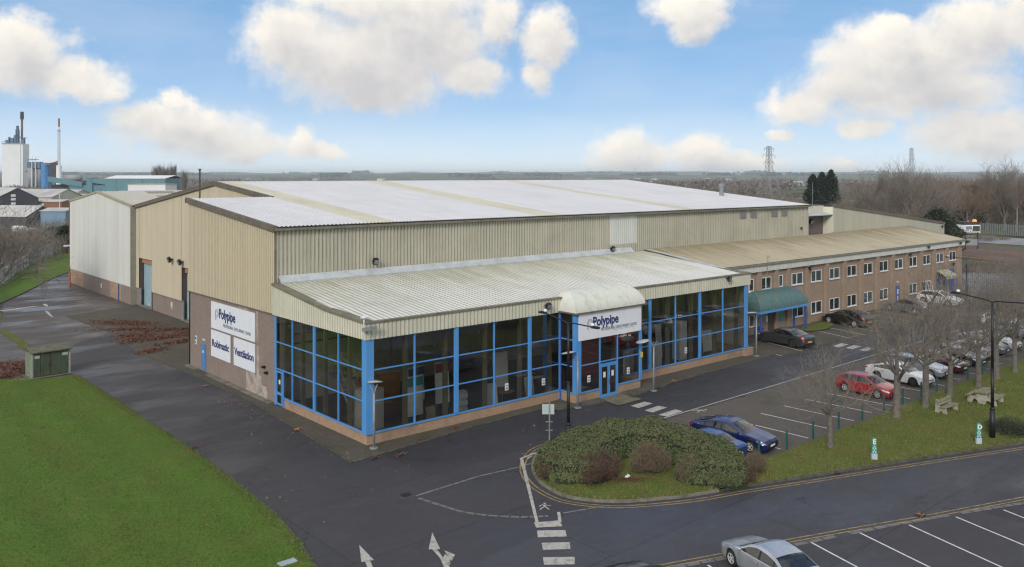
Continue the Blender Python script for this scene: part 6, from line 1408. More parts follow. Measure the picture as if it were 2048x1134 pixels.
TA = make_tree('bare_tree', 'tall bare tree between the red car and the bench, second in the row', 'tree', 4, 7.9, 4.1, 0.24, (29.3,-18.0,0.1), GT, fork=0.36, limbs=9, sub=(5,5,4,2), up=.2, spreadang=1.12, twig_r=.007)
TB = make_tree('bare_tree', 'bare tree with its trunk just behind the bench, third in the row', 'tree', 9, 8.6, 4.8, 0.23, (33.3,-18.15,0.1), GT, fork=0.38, limbs=9, sub=(5,5,4,2), up=.2, spreadang=1.12, twig_r=.007)
TR_N = [(37.8,-17.95,'thick-trunked bare tree behind the back of the park bench'),(42.2,-18.25,'bare tree left of the picnic table, fifth in the row'),(45.9,-18.2,'bare tree directly behind the picnic table'),(49.5,-18.3,'bare tree whose trunk shows just right of the lamp column'),
        (54.0,-18.2,'eighth bare tree, its trunk hidden at the right edge'),(58.5,-18.3,'ninth bare tree along the far verge'),(63.5,-18.0,'tenth bare tree along the far verge'),(69,-17.6,'eleventh bare tree along the far verge'),(75,-17.4,'twelfth bare tree along the far verge')]
for i, (x, y, l) in enumerate(TR_N): dup((TA,TB)[i % 2], (x,y,0.1), i*1.3+.5, l, (.94+.06*((i*7)%3-1)), GT)
GT2 = 'bare trees behind the far parking row'
TR_M = [(88,-6.5,'bare tree beyond the parked cars, left of the lamp head'),(93,-9,'bare tree before the palisade fence at the right'),(99,-3.5,'bare tree screening the paved yard at the right'),(88,-13,'bushy bare tree at the right edge behind the parking'),(97,-15,'farthest bushy bare tree at the right edge'),(72,-14.5,'bare tree among the far parked cars'),(64.5,-15.5,'bare tree standing over the pale parked car')]
for i, (x, y, l) in enumerate(TR_M): dup((TB,TA)[i % 2], (x,y,0.05), i*2.1, l, .62 if i < 3 else .85, GT2)
make_tree('bare_tree', 'large bare tree leaning in at the left edge over the lane fence', 'tree', 33, 12.5, 8.0, 0.30, (-5.7,78.2,0.05), None, fork=0.16, limbs=12, sub=(7,6,6), up=.2, spreadang=1.2, twig_r=.021)

# ------------------------------------------------------------------ hedge island planting
def mound_leaves(mb, blobs, n, s, rnd, core=0, leaf=1, z0=0.1, nojit=0.06, res=0.22):
    # blobs: (cx,cy,rx,ry,rot,h); surface height = max of flat-topped domes
    def H(x, y):
        best = 0
        for cx, cy, rx, ry, rot, h in blobs:
            dx, dy = x-cx, y-cy; a = (dx*math.cos(rot)+dy*math.sin(rot))/rx; b = (-dx*math.sin(rot)+dy*math.cos(rot))/ry; d = a*a+b*b
            if d < 1: best = max(best, h*(1-d**2.6)**.5)
        return best*(1+.04*math.sin(x*2.3+y*1.1)+.03*math.sin(y*3.1-x*.7)+.02*math.sin(x*5.3+y*4.1))
    xs = [b[0]-max(b[2],b[3]) for b in blobs]; X0 = min(xs); X1 = max(b[0]+max(b[2],b[3]) for b in blobs); Y0 = min(b[1]-max(b[2],b[3]) for b in blobs); Y1 = max(b[1]+max(b[2],b[3]) for b in blobs)
    nx, ny = int((X1-X0)/res)+1, int((Y1-Y0)/res)+1; k = len(mb.v); hh = [[H(X0+i*res, Y0+j*res) for j in range(ny+1)] for i in range(nx+1)]
    for i in range(nx+1):
        for j in range(ny+1): mb.v.append((X0+i*res, Y0+j*res, z0+max(-0.1,(hh[i][j]-0.10)*.93)+rnd.uniform(-.03,.03) if hh[i][j] > .05 else z0-0.12))
    for i in range(nx):
        for j in range(ny):
            if max(hh[i][j],hh[i+1][j],hh[i][j+1],hh[i+1][j+1]) > 0.05:
                a = k+i*(ny+1)+j; mb.f.append((a,a+ny+1,a+ny+2,a+1)); mb.m.append(core)
    c = 0; tries = 0
    while c < n and tries < n*8:
        tries += 1; x, y = rnd.uniform(X0,X1), rnd.uniform(Y0,Y1); h = H(x,y)
        if h < .05: continue
        e = .07; gx, gy = (H(x+e,y)-H(x-e,y))/(2*e), (H(x,y+e)-H(x,y-e))/(2*e); g = min(4, math.hypot(gx,gy))
        m = 1+int(g*1.6)
        for _ in range(m):
            zz = z0+h*(1 if g < 1 else rnd.uniform(.25,1.0))+rnd.uniform(-.10,nojit)
            jx, jy = rnd.uniform(-.05,.05), rnd.uniform(-.05,.05)
            N = (Vector((-gx,-gy,1)).normalized()+Vector((rnd.uniform(-.8,.8),rnd.uniform(-.8,.8),rnd.uniform(-.2,.7)))).normalized(); a = N.orthogonal().normalized(); t_ = rnd.uniform(0,6.28); b = N.cross(a); u = (a*math.cos(t_)+b*math.sin(t_))*s*rnd.uniform(.7,1.4); w = N.cross(u).normalized()*s*rnd.uniform(.35,.6); p = Vector((x+jx,y+jy,zz))
            mb.quad(p-u, p-w, p+u, p+w, leaf+(1 if rnd.random() < .22+.3*math.sin(x*2.1)*math.sin(y*1.7) else 0)); c += 1
HB = [(6.5,-10.6,2.2,1.9,0.3,1.30),(8.4,-10.1,2.3,1.9,0,1.42),(10.6,-10.2,2.2,1.7,0,1.45),(12.3,-11.2,1.9,1.9,0,1.45),(12.7,-13.2,1.6,2.1,0,1.40),(12.3,-15.2,1.6,2.2,0.1,1.35),(11.3,-17.0,1.7,1.5,0.4,1.25),(10.3,-16.3,1.3,1.2,0,1.1),(5.2,-11.3,1.3,1.5,0,1.1),(6.3,-12.3,1.5,1.2,0.2,1.05)]
hd = thing('evergreen_hedge', 'broad dark green clipped evergreen hedge curving round the grass island', 'hedge', (9.5,-12.5,0.11))
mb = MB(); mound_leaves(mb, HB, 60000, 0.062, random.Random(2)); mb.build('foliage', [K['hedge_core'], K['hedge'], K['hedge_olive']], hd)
mb = MB()
for cx, cy, rx, ry, rot, h in HB:
    for _ in range(5): a = random.uniform(0,6.28); mb.tube((cx+rx*.3*math.cos(a),cy+ry*.3*math.sin(a),0.1),(cx+rx*.5*math.cos(a),cy+ry*.5*math.sin(a),0.7),.03,.02,5)
mb.build('stem', K['bark'], hd)
def twig_bush(label, x, y, r_, h, m, n, seed, leafy=0, rad=.010, name='shrub'):
    t = thing(name, label, 'shrub', (x,y,0.11)); rr = random.Random(seed); mb = MB()
    for _ in range(n):
        a, q = rr.uniform(0,6.28), rr.uniform(0,1)**.6; ir = 1+.28*math.sin(2*a+seed)+.18*math.sin(5*a+seed*2); e = Vector((r_*q*ir*math.cos(a), r_*q*ir*math.sin(a), h*(1-.45*q*q)*(1+.22*math.sin(3*a+seed))*rr.uniform(.55,1.12))); b = Vector((e.x*.3, e.y*.3, 0)); md = (b+e)/2+Vector((e.x*.18,e.y*.18,-.05))
        mb.tube(tuple(b),tuple(md),rad*1.3,rad,3,caps=False); mb.tube(tuple(md),tuple(e),rad,rad*.6,3,caps=False)
        for _ in range(3):
            f = rr.uniform(.3,1); p = md.lerp(e,f); d = (e-md).normalized()*.5+Vector((rr.uniform(-1,1),rr.uniform(-1,1),rr.uniform(-.2,1))).normalized(); mb.tube(tuple(p),tuple(p+d.normalized()*h*.22),rad*.7,rad*.4,3,caps=False)
    mb.build('branches', m, t, world=False)
    if leafy:
        mb = MB()
        for _ in range(leafy):
            a, q = rr.uniform(0,6.28), rr.uniform(0,1)**.5; ir = 1+.28*math.sin(2*a+seed)+.18*math.sin(5*a+seed*2); z = h*(1-.5*q*q)*(1+.22*math.sin(3*a+seed))*rr.uniform(.3,1.05); p = Vector((r_*q*ir*math.cos(a), r_*q*ir*math.sin(a), z)); u = Vector((rr.uniform(-1,1),rr.uniform(-1,1),rr.uniform(-1,1))).normalized()*.045; w = u.orthogonal().normalized()*.025; mb.quad(p-u,p-w,p+u,p+w)
        mb.build('leaves', m, t, world=False)
    return t
twig_bush('dark red-stemmed shrub in front of the hedge beside the lamp column', 6.1, -13.0, 1.15, 1.2, K['redtwig'], 1000, 1, 1500)
twig_bush('small dark red shrub at the leftmost tip of the planted island', 4.6, -11.2, 0.8, 1.0, K['redtwig'], 450, 2, 900)
twig_bush('rounded brown twiggy bush in the gap of the hedge', 9.0, -14.0, 0.85, 1.25, K['brownbush'], 1100, 3, 3200)
twig_bush('low green-brown bush in front of the hedge, right of the gap', 10.3, -17.6, 0.9, 0.95, K['hedge'], 300, 4, 2600)
twig_bush('reddish low bush at the front right of the hedge', 11.6, -18.0, 0.7, 0.9, K['redtwig'], 300, 5, 700)
twig_bush('thin brown bush at the right end of the hedge by the green post', 13.5, -17.6, 0.7, 0.9, K['brownbush'], 260, 6, 200)
twig_bush('pale twiggy bush in front of the hedge behind the low green-brown one', 9.6, -16.3, 0.7, 1.15, K['brownbush'], 350, 8, 300)
twig_bush('low dark shrub on the verge at the right edge of the view', 31.6, -24.0, 1.5, 0.6, K['evergreen'], 300, 7, 1800)
mb = MB(); leaves(mb, 13.2, -17.6, 1.2, .6, 600, .3, z=0.13, s=.05); leaves(mb, 7.2, -14.2, 1.6, .6, 500, -.6, z=0.13, s=.05); tag(mb.build('hedge_leaf_litter', K['leaf']), 'brown leaf litter under the edge of the hedge', 'leaves', kind='stuff')
# ================================================================== THE WORLD BEYOND
def lt(px, d): return (px-1024)/1708*d          # bearing -> metres right of the heading at distance d
YAW = -math.atan2(FW[0], FW[1])
def site(name, label, cat_, lat, ahead, rz_=0.0, group=None):
    x, y = fp(lat, ahead); return thing(name, label, cat_, (x,y,0), YAW+rz_, group)
def B(t, name, m, fn, smooth=False): mb = MB(); fn(mb); return mb.build(name, m, t, smooth, world=False)
F = {k: mat('far_'+k, c, r_, col2=c2, scale=sc_) for k, c, r_, c2, sc_ in (
 ('white',(0.78,0.80,0.82),0.6,(0.70,0.72,0.74),0.05),('steelblue',(0.10,0.17,0.26),0.6,(0.07,0.12,0.19),0.2),('blue',(0.045,0.22,0.52),0.5,(0.04,0.19,0.46),0.1),('silo',(0.30,0.31,0.32),0.5,(0.22,0.24,0.26),0.3),
 ('teal',(0.105,0.24,0.275),0.6,(0.09,0.21,0.25),0.05),('tealside',(0.095,0.22,0.27),0.6,(0.085,0.20,0.25),0.05),('shed',(0.060,0.058,0.075),0.7,(0.05,0.05,0.06),0.1),('shedroof',(0.52,0.52,0.50),0.7,(0.36,0.36,0.34),0.12),
 ('brick',(0.27,0.13,0.075),0.8,(0.20,0.10,0.06),0.1),('dark',(0.05,0.045,0.05),0.8,(0.035,0.03,0.035),0.3),('rust',(0.22,0.11,0.08),0.8,(0.16,0.08,0.06),0.3),('ltblue',(0.16,0.26,0.36),0.6,(0.13,0.22,0.31),0.2),('cream',(0.50,0.48,0.42),0.7,(0.42,0.40,0.36),0.1))}
# white process tower with roof plant and stack
d = 900
t = site('process_tower', 'tall white industrial tower with blue-black plant and a brown stack on top', 'tower', lt(31,d), d, R(8))
B(t,'tower_block',F['white'],lambda m: m.box(-10,10.4,-8,8,0,50))
B(t,'corner_joint',F['silo'],lambda m: (m.box(8.2,8.6,-8.2,-8.01,0,50), m.box(-10,10.4,-8.25,-8.01,49.2,50.3)))
def plant(m):
    r = random.Random(3)
    for x, w, h in ((-8,2.5,4),(-3,2.5,6),(1,4,9),(2,2.6,15),(2,1.2,19),(7,2,4),(-6,1,7),(8.5,1,6)): m.box(x-w/2,x+w/2,-2,2,50,50+h)
    for x in range(-10,11,2): m.box(x-.12,x+.12,-7.8,-7.6,50,52.2)
    m.box(-10,10,-7.8,-7.6,52,52.3); m.tube((-8,0,50),(2,0,60),.3,.3,5); m.tube((9,0,50),(2,0,61),.3,.3,5); m.box(-2,11,-.5,.5,56,56.6)
B(t,'roof_plant',F['steelblue'],plant)
B(t,'brown_stack',F['rust'],lambda m: m.tube((5.2,3,50),(5.2,3,76),1.1,1.0,10)); B(t,'stack_cap',F['dark'],lambda m: m.tube((5.2,3,76),(5.2,3,84),1.9,1.7,10))
def ladder(m):
    for z in range(4,44,4): m.box(12.5,14,-7,-6.7,z,z+.25)
    for x in (12.5,13.9): m.box(x,x+.2,-7,-6.8,2,44)
B(t,'stair_cage',F['silo'],ladder)
d = 850
t = site('silo_group', 'grey cylindrical silos with twin pale pipes beside the white tower', 'silo', lt(70,d), d)
B(t,'silo_barrel',F['silo'],lambda m: (m.tube((-3,0,4),(-3,0,24),3.4,n=16), m.tube((3.5,2,4),(3.5,2,24),3.6,n=16)), True)
B(t,'silo_top_house',F['steelblue'],lambda m: (m.box(-6.5,6.5,-3,3,24,30), m.box(-7,7,-3,3,0,4)))
for x in (-0.8,2.6): B(t,'vent_pipe',F['white'],lambda m: (m.tube((x,-4,0),(x,-4,34),.45,n=8), m.tube((x,-4,34),(x,-4,35.5),1.2,.5,8)))
B(t,'top_gangway',F['dark'],lambda m: (m.box(-5,6,-4.5,-4.1,32,32.5), m.box(-7,-6,-4,-3,20,21)))
t = site('blue_filter_tower', 'bright blue banded filter tower near the silos', 'tower', lt(92,845), 845, R(-12))
B(t,'tower_body',F['blue'],lambda m: m.tube((0,0,0),(0,0,29),4.6,n=10)); B(t,'band',F['steelblue'],lambda m: [m.tube((0,0,z),(0,0,z+.3),4.7,n=10) for z in (5,10,15,20,25)])
t = site('conveyor_house', 'small dark purple plant house with an inclined conveyor', 'plant house', lt(110,840), 840)
B(t,'house',F['dark'],lambda m: (m.box(-3,3,-3,3,14,29), m.box(-2.4,-1.8,-3,-2.5,0,14), m.box(1.8,2.4,-3,-2.5,0,14))); B(t,'conveyor',F['rust'],lambda m: m.slab([(-9,-1,26),(4,-1,30),(4,1,30),(-9,1,26)],(0,0,1.2)))
t = site('lattice_chimney', 'very tall thin pale chimney with a rust-banded top', 'chimney', lt(118,800), 800)
B(t,'chimney_shaft',F['white'],lambda m: (m.tube((0,0,0),(0,0,26),2.6,2.3,12), m.tube((0,0,26),(0,0,62),1.0,.6,10))); B(t,'chimney_top',F['rust'],lambda m: (m.tube((0,0,62),(0,0,70),.75,.75,8), m.tube((0,0,58),(0,0,58.5),1.6,n=8)))
B(t,'guy_lattice',F['silo'],lambda m: [m.tube((1.6*math.cos(a),1.6*math.sin(a),26),(1.2*math.cos(a),1.2*math.sin(a),60),.10,n=4) for a in (0,1.57,3.14,4.71)])
# teal works buildings
d = 520
t = site('teal_shed', 'large teal industrial shed with a thin pale roof', 'industrial shed', lt(288,d), d, R(-9))
B(t,'walls',F['teal'],lambda m: (m.box(-19,14,-10,12,0,14.6), m.box(14,20,-10,12,0,14.6)))
B(t,'roof',F['white'],lambda m: (m.slab([(-19.3,-10.3,14.65),(20.3,-10.3,14.65),(20.3,1,16.4),(-19.3,1,16.4)],(0,0,-.2)), m.slab([(-19.3,1,16.4),(20.3,1,16.4),(20.3,12.3,14.65),(-19.3,12.3,14.65)],(0,0,-.2))))
B(t,'panel_joint',F['steelblue'],lambda m: [m.box(x,x+.25,-10.12,-10.01,0,14.5) for x in (-12,-3,5,13.8)])
t = site('teal_conveyor_works', 'long low teal works with sloping covered conveyors', 'industrial shed', lt(170,600), 600, R(4))
def tw(m):
    m.box(-10,22,-4,10,0,9.5); m.slab([(-23,-5,15.5),(0,-5,11.5),(0,-5,8.2),(-23,-5,12.2)],(0,5,0)); m.slab([(6,-5,14.5),(24,-5,11.5),(24,-5,8.5),(6,-5,11.5)],(0,5,0)); m.box(3,7,-5,4,0,14.8)
B(t,'covered_conveyor',F['tealside'],tw); B(t,'plant_deck',F['dark'],lambda m: (m.box(-23,-12,0,8,0,10), m.box(-20,10,8,12,9,12.5), m.box(-10,-9,-4.3,-4.1,0,9)))
t = site('storage_tank', 'horizontal grey storage tank on the works roof', 'tank', lt(146,640), 640)
B(t,'tank_barrel',F['silo'],lambda m: m.tube((-6,0,14.5),(6,0,14.5),2.4,n=12),True); B(t,'tank_cradle',F['dark'],lambda m: (m.box(-5,-4,-2,2,0,13.5), m.box(4,5,-2,2,0,13.5)))
t = site('white_flat_unit', 'low white flat-roofed unit just below the teal shed', 'industrial unit', lt(303,300), 300)
B(t,'walls',F['white'],lambda m: m.box(-6.5,6.5,-4,6,0,13.0)); B(t,'parapet',F['cream'],lambda m: m.box(-6.7,6.7,-4.2,6.2,13.0,13.25))
# nearer yard sheds at far left
def gable_shed(label, px, d, w, dep, h, hr, mw, mr, rz_=0, cat_='shed', extra=None):
    t = site('industrial_shed', label, cat_, lt(px,d), d, rz_)
    B(t,'walls',mw,lambda m: (m.box(-w/2,w/2,-dep/2,dep/2,0,h), m.poly([(w/2,-dep/2,h),(w/2,dep/2,h),(w/2,0,hr)]), m.poly([(-w/2,dep/2,h),(-w/2,-dep/2,h),(-w/2,0,hr)])))
    B(t,'roof',mr,lambda m: (m.slab([(-w/2-.3,-dep/2-.3,h),(w/2+.3,-dep/2-.3,h),(w/2+.3,0,hr+.1),(-w/2-.3,0,hr+.1)],(0,0,.15)), m.slab([(w/2+.3,dep/2+.3,h),(-w/2-.3,dep/2+.3,h),(-w/2-.3,0,hr+.1),(w/2+.3,0,hr+.1)],(0,0,.15))))
    if extra: extra(t)
    return t
gable_shed('dark slate-blue gabled shed with a pale roof at the left edge', 10, 330, 24, 15, 7.5, 11.4, F['shed'], F['shedroof'], R(-40),
   extra=lambda t: B(t,'shed_window',F['white'],lambda m: [m.box(12.02,12.12,-2.2,-0.6,z,z+.9) for z in (5.2,6.8,8.2)] and None))
gable_shed('wide pale-roofed shed with cream walls behind the brick unit', 88, 370, 22, 22, 7.0, 10.2, F['cream'], F['shedroof'], R(-6))
gable_shed('second pale-roofed shed nearer the chimney foot', 132, 430, 16, 24, 6.5, 9.0, F['cream'], F['shedroof'], R(5))
gable_shed('orange brick unit with a white sign near the pale warehouse', 96, 335, 17, 10, 6.0, 6.6, F['brick'], F['shedroof'], R(-3),
   extra=lambda t: B(t,'unit_sign',F['white'],lambda m: m.box(-2.5,1.5,-5.3,-5.05,3.4,5.4)))
gable_shed('low dark-ended shed with a mottled white roof behind the left tree', 28, 262, 20, 13, 3.8, 6.8, F['shed'], F['shedroof'], R(-12))
gable_shed('light blue flat shed beside the pale warehouse', 122, 245, 7.2, 8, 6.0, 6.7, F['ltblue'], F['shedroof'], R(-2))
gable_shed('brown long low building behind the orange brick unit', 190, 420, 26, 14, 5.6, 7.0, F['rust'], F['shedroof'], R(0))
# vehicles standing in the far-left yard
VY = [(40,236,'white van in the far yard at the left edge','white'),(62,228,'white lorry body parked among the far-left scrub','white'),(80,222,'pale car near the light blue shed','cream'),(92,215,'white van nearest the light blue shed','white'),(70,205,'silver car half hidden by left-hand scrub','silo'),(128,215,'white van beside the pale warehouse edge','white')]
for i, (px, dd, l, c) in enumerate(VY):
    t = site('yard_vehicle', l, 'van', lt(px,dd), dd, R(20*i-30), 'vehicles in the far-left yard')
    B(t,'van_body',F[c],lambda m: (m.slab([(-2.4,-.95,.5),(2.5,-.95,.5),(2.5,-.95,1.1),(1.7,-.95,1.25),(1.1,-.95,2.1),(-2.4,-.95,2.2)],(0,1.9,0)),)); B(t,'van_window',F['dark'],lambda m: (m.box(.2,1.1,-.97,-.955,1.3,1.9), m.box(.2,1.1,.955,.97,1.3,1.9)))
    for sx in (-1.5,1.6): B(t,'wheel',K['tyre'],lambda m: m.lathe([(.33,-.95),(.33,.95)],12,(sx,0,.33),axis='y'))
t = site('street_lamp', 'thin white pole with two lamps rising among the far-left sheds', 'street lamp', lt(119,300), 300); B(t,'post',F['white'],lambda m: (m.tube((0,0,0),(0,0,9.6),.12,.09,6), m.tube((-.8,0,9.6),(.8,0,9.6),.08,n=5)))
# palisade-and-sheet fence of the lane
def fence(label, pts, h, m_, pitch, rail=True, w=.07, solid=0.0, cat_='fence', postm=None, pp=3.0, name='palisade_fence'):
    t = thing(name, label, cat_, (pts[0][0],pts[0][1],0)); pm, mp, mr_ = MB(), MB(), MB()
    for (a, b) in zip(pts, pts[1:]):
        a, b = Vector(a+(0,)), Vector(b+(0,)); L = (b-a).length; u = (b-a)/L; n = int(L/pitch)
        for k in range(n+1):
            p = a+u*k*pitch; pm.obox(p+Vector((0,0,h/2)), u*w, Vector((-u.y,u.x,0))*.012, Vector((0,0,h/2)))
        for k in range(int(L/pp)+1): p = a+u*k*pp; mp = MB(); mp.obox(p+Vector((0,0,h/2))+Vector((-u.y,u.x,0))*-.09, u*.05, Vector((-u.y,u.x,0))*.05, Vector((0,0,h/2+.06))); mp.build('fence_post', postm or m_, t)
        for z in (.35,h-.45): mr_.obox((a+b)/2+Vector((0,0,z))+Vector((-u.y,u.x,0))*-.04, u*L/2, Vector((-u.y,u.x,0))*.02, Vector((0,0,.035)))
    pm.build('pales', m_, t); mr_.build('rail', m_, t); return t
fence('pale galvanised fence along the lane at the left, with dark posts', [(-12,74),(-1.2,100),(8.57,128.9),(18.28,153.7),(26,177)], 2.3, mat('lane_fence', (0.40,0.45,0.48), 0.6), 0.22, w=.085, postm=K['steel_grey'], pp=3.2)
fence('grey palisade fence round the paved yard at the right', [(97,10.0),(107,-1.5),(119,-15),(130,-27)], 2.3, K['steel_grey'], 0.26, w=.05)
fence('second grey palisade fence by the lamp beyond the office block', [(95.5,3.6),(97,-4),(99,-12)], 2.2, mat('fence_blue_grey', (0.12,0.13,0.17), 0.6), 0.24, w=.045)
fence('long grey palisade fence beyond the railway', [(236,72),(230,61),(226,46),(222,30),(215,5),(205,-25)], 3.0, mat('far_fence', (0.20,0.215,0.225), 0.7), 0.5, w=.13, pp=6)
fence('low brown timber post and rail fence above the green strip at the right', [(133,12.5),(129.5,8),(128,6)], 1.2, mat('old_timber', (0.16,0.09,0.06), 0.8), 2.0, w=.07, pp=2.0)
t = site('gantry_rail', 'white metal barrier behind the end of the office roof', 'barrier', lt(1903,185), 185); B(t,'barrier_panel',F['silo'],lambda m: [m.box(x,x+2.6,-.1,.1,1.0,2.3) for x in (-5.4,-2.6,.2,3.0)] and None); B(t,'barrier_post',F['dark'],lambda m: [m.box(x,x+.15,-.15,.15,0,3.8) for x in (-5.5,-2.7,.1,2.9,5.6)] and None)
# right-hand ground: yard, green strip, embankment and railway
sheet('far_paved_yard', [(99.5,13),(125,13),(119,1),(112,-8),(104,-20),(92,-10),(99,-2)], 0.02, mat_asphalt('yard_tarmac', (0.12,0.125,0.14), 0.4))
sheet('brown_bank', [(126,15.5),(131,16.5),(119,-6),(112,-22),(108,-20),(117,1)], 0.03, mat('bank_soil', (0.11,0.055,0.04), 0.95, col2=(0.08,0.05,0.035), scale=0.8))
sheet('green_strip', [(131,17),(136,21),(126,2),(117,-16),(111,-22),(118.5,-7)], 0.035, K['grass'])
sheet('rail_ballast', [(156,42),(196,56),(184,24),(160,-25),(130,-25),(146,12)], 0.02, mat('ballast', (0.125,0.095,0.078), 0.95, col2=(0.08,0.06,0.05), scale=0.5, fine=0.3))
mb = MB()
for o in (0, 4.2, 14, 18.2):
    a, b = Vector((156+o,50,0.1)), Vector((137+o,-25,0.1))
    for g in (0, 1.43): strip_mb(mb, [(a.x+g,a.y),(b.x+g,b.y)], 0.12, 0.03, 0, 0.17)
struct('railway_rails', mb, mat('rail_steel', (0.34,0.24,0.19), 0.5, metal=.4))
sheet('far_access_lane', [(196,58),(222,66),(212,22),(200,-10),(180,-10),(190,22)], 0.02, mat_asphalt('far_lane', (0.19,0.195,0.21), 0.6))
# lorry with beacons
t = site('recovery_lorry', 'white and pink fronted lorry with amber beacons standing beyond the railway', 'lorry', lt(1945,232), 232, R(10))
B(t,'cab',F['white'],lambda m: (m.box(-2.4,2.4,0,6,0.5,2.7),)); B(t,'cab_roof',F['dark'],lambda m: m.box(-2.3,2.3,.2,5.8,2.7,3.5))
B(t,'windscreen',F['dark'],lambda m: m.box(0.1,2.2,-.06,-.005,1.0,2.4)); B(t,'side_graphic',mat('pink_graphic',(0.55,0.20,0.26),0.5),lambda m: [m.tube((-1.6+.45*math.cos(a),-.05,1.0+.4*math.sin(a)),(-1.6+.45*math.cos(a+.6),-.05,1.0+.4*math.sin(a+.6)),.07,n=5) for a in [i*.6 for i in range(11)]] and None)
B(t,'cab_window',F['ltblue'],lambda m: m.box(-2.0,-.3,-.06,-.005,1.55,2.35)); B(t,'number_plate',K['plate_w'],lambda m: m.box(.7,1.6,-.1,-.065,.75,.95))
def emis(name, col, s):
    m, t_, b = _nodes(name); b.inputs['Base Color'].default_value = col+(1,); b.inputs['Emission Color'].default_value = col+(1,); b.inputs['Emission Strength'].default_value = s; return m
AM = emis('amber_beacon', (1.0,0.20,0.03), 1.1)
B(t,'beacon',AM,lambda m: m.lathe([(.55,3.5),(.55,3.9),(.35,4.15),(0,4.2)],12,(1.4,1,0))); B(t,'beacon',emis('red_beacon',(0.7,0.05,0.05),0.6),lambda m: m.lathe([(.2,3.5),(.2,3.8),(0,3.85)],10,(-.6,1,0)))
for x in (-1.9,1.9): B(t,'wheel',K['tyre'],lambda m: m.tube((x-.25,.8,.5),(x+.25,.8,.5),.5,n=14))

# far trees ---------------------------------------------------------
far_variants = []
def big_bare(label, seed, h, sp, lat, ahead, mk, group='bare trees beyond the railway', tr_=.4, m1='bark', **k):
    x, y = fp(lat, ahead); kw = dict(fork=.22, limbs=10, sub=(6,6,6), up=.28, spreadang=.95, twig_r=.022); kw.update(k)
    return make_tree('bare_tree', label, 'tree', seed, h, sp, tr_, (x,y,0), group, m1=m1, m2=mk, **kw)
W1_ = big_bare('broad grey-brown bare tree right of the dark conifers, leftmost of the big crowns', 51, 14.2, 9.5, lt(1745,185), 185, 'twig2')
W2_ = big_bare('tallest broad bare tree crowned against the sky at the right', 52, 15.6, 10.5, lt(1820,180), 180, 'twig2')
W3_ = big_bare('reddish bare tree behind the office roof end', 53, 12.4, 9.5, lt(1935,250), 250, 'twig_red')
W4_ = big_bare('pale-limbed birch-like bare tree in front of the big crowns', 54, 9.0, 5.5, lt(1812,165), 165, 'twig_red', m1='birch', sub=(5,5,5))
GW = 'bare trees beyond the railway'
for i, (px, d_, src, s_, l) in enumerate(((1705,200,W1_,.72,'lower bare tree between the conifers and the broad crowns'),(1780,200,W2_,.98,'bare tree between the two broad crowns'),(1868,205,W1_,1.0,'bare tree at the right shoulder of the broad crowns'),(1905,262,W3_,1.0,'reddish bare tree above the truck'),(1975,255,W3_,1.04,'reddish bare tree just right of the lorry'),(2010,250,W2_,1.12,'brown bare tree near the birch trunk'),(2048,252,W3_,1.05,'reddish bare tree at the right edge'),(2090,250,W1_,.95,'bare tree just past the right edge'),(1850,260,W3_,.85,'reddish bare tree behind the broad crowns'),(1990,290,W1_,.98,'bare tree behind the reddish ones at the right'),(1665,230,W1_,.55,'small bare tree below the dark conifers'))):
    x, y = fp(lt(px,d_), d_); dup(src, (x,y,0), i*1.7, l, s_, GW)
x, y = fp(lt(2034,246), 246); t = thing('silver_birch', 'slender white-trunked birch at the right edge beyond the fence', 'tree', (x,y,0))
mt, mc = bare_tree_mesh(77, 13, 3.5, .2, fork=.55, limbs=7, sub=(5,5), twig_r=.02); mt.build('trunk', K['birch'], t, True, world=False); mc.build('crown', K['twig_red'], t, False, world=False)
# dense evergreen trees: leaf clumps through the crown volume
def clump_tree(name, label, px, d_, h, r0, m, seed, cone=True, n=2600, s=.55, group=None):
    x, y = fp(lt(px,d_), d_); t = thing(name, label, 'tree', (x,y,0), 0, group); rr = random.Random(seed)
    mb = MB(); mb.tube((0,0,0),(0,0,h*.8),.35,.08,7); mb.build('trunk', K['bark'], t, world=False)
    mb = MB()
    for _ in range(n):
        f = rr.random()**.8; z = h*(.04+.96*f)
        R_ = r0*((1-f)**.55*1.0 if cone else math.sqrt(max(0,1-(2*f-1)**2)*.9+.05)); R_ *= .82+.28*math.sin(f*21+seed)*rr.random(); a = rr.uniform(0,6.283); q = R_*(rr.random()**.35)*(1+.12*math.sin(3*a+seed))
        p = Vector((q*math.cos(a), q*math.sin(a), z)); u = Vector((math.cos(a)*.6+rr.uniform(-.6,.6), math.sin(a)*.6+rr.uniform(-.6,.6), rr.uniform(-.1,.9))).normalized()*s*rr.uniform(.6,1.2); w = u.cross(Vector((rr.uniform(-1,1),rr.uniform(-1,1),.5))).normalized()*s*.35; mb.quad(p-u,p-w,p+u,p+w)
    mb.build('crown', m, t, world=False); return t
clump_tree('conifer', 'left one of the three dark conifers', 1626, 250, 16.3, 4.6, K['conifer'], 1, group='three dark conifers')
clump_tree('conifer', 'middle one of the three dark conifers', 1644, 256, 17.0, 4.6, K['conifer'], 2, group='three dark conifers')
clump_tree('conifer', 'right and tallest of the three dark conifers', 1662, 250, 17.7, 4.6, K['conifer'], 3, group='three dark conifers')
GE = 'dark evergreen bushes by the railway'
clump_tree('evergreen_tree', 'rounded dark green evergreen tree behind the office roof end', 1876, 165, 9.5, 4.2, K['evergreen'], 4, False, group=GE)
clump_tree('evergreen_tree', 'dark evergreen bush left of the lorry', 1900, 172, 6.2, 3.0, K['evergreen'], 5, False, group=GE)
clump_tree('evergreen_tree', 'olive evergreen tree above the lorry', 1940, 262, 13, 6, K['evergreen'], 6, False, group=GE, n=1500)
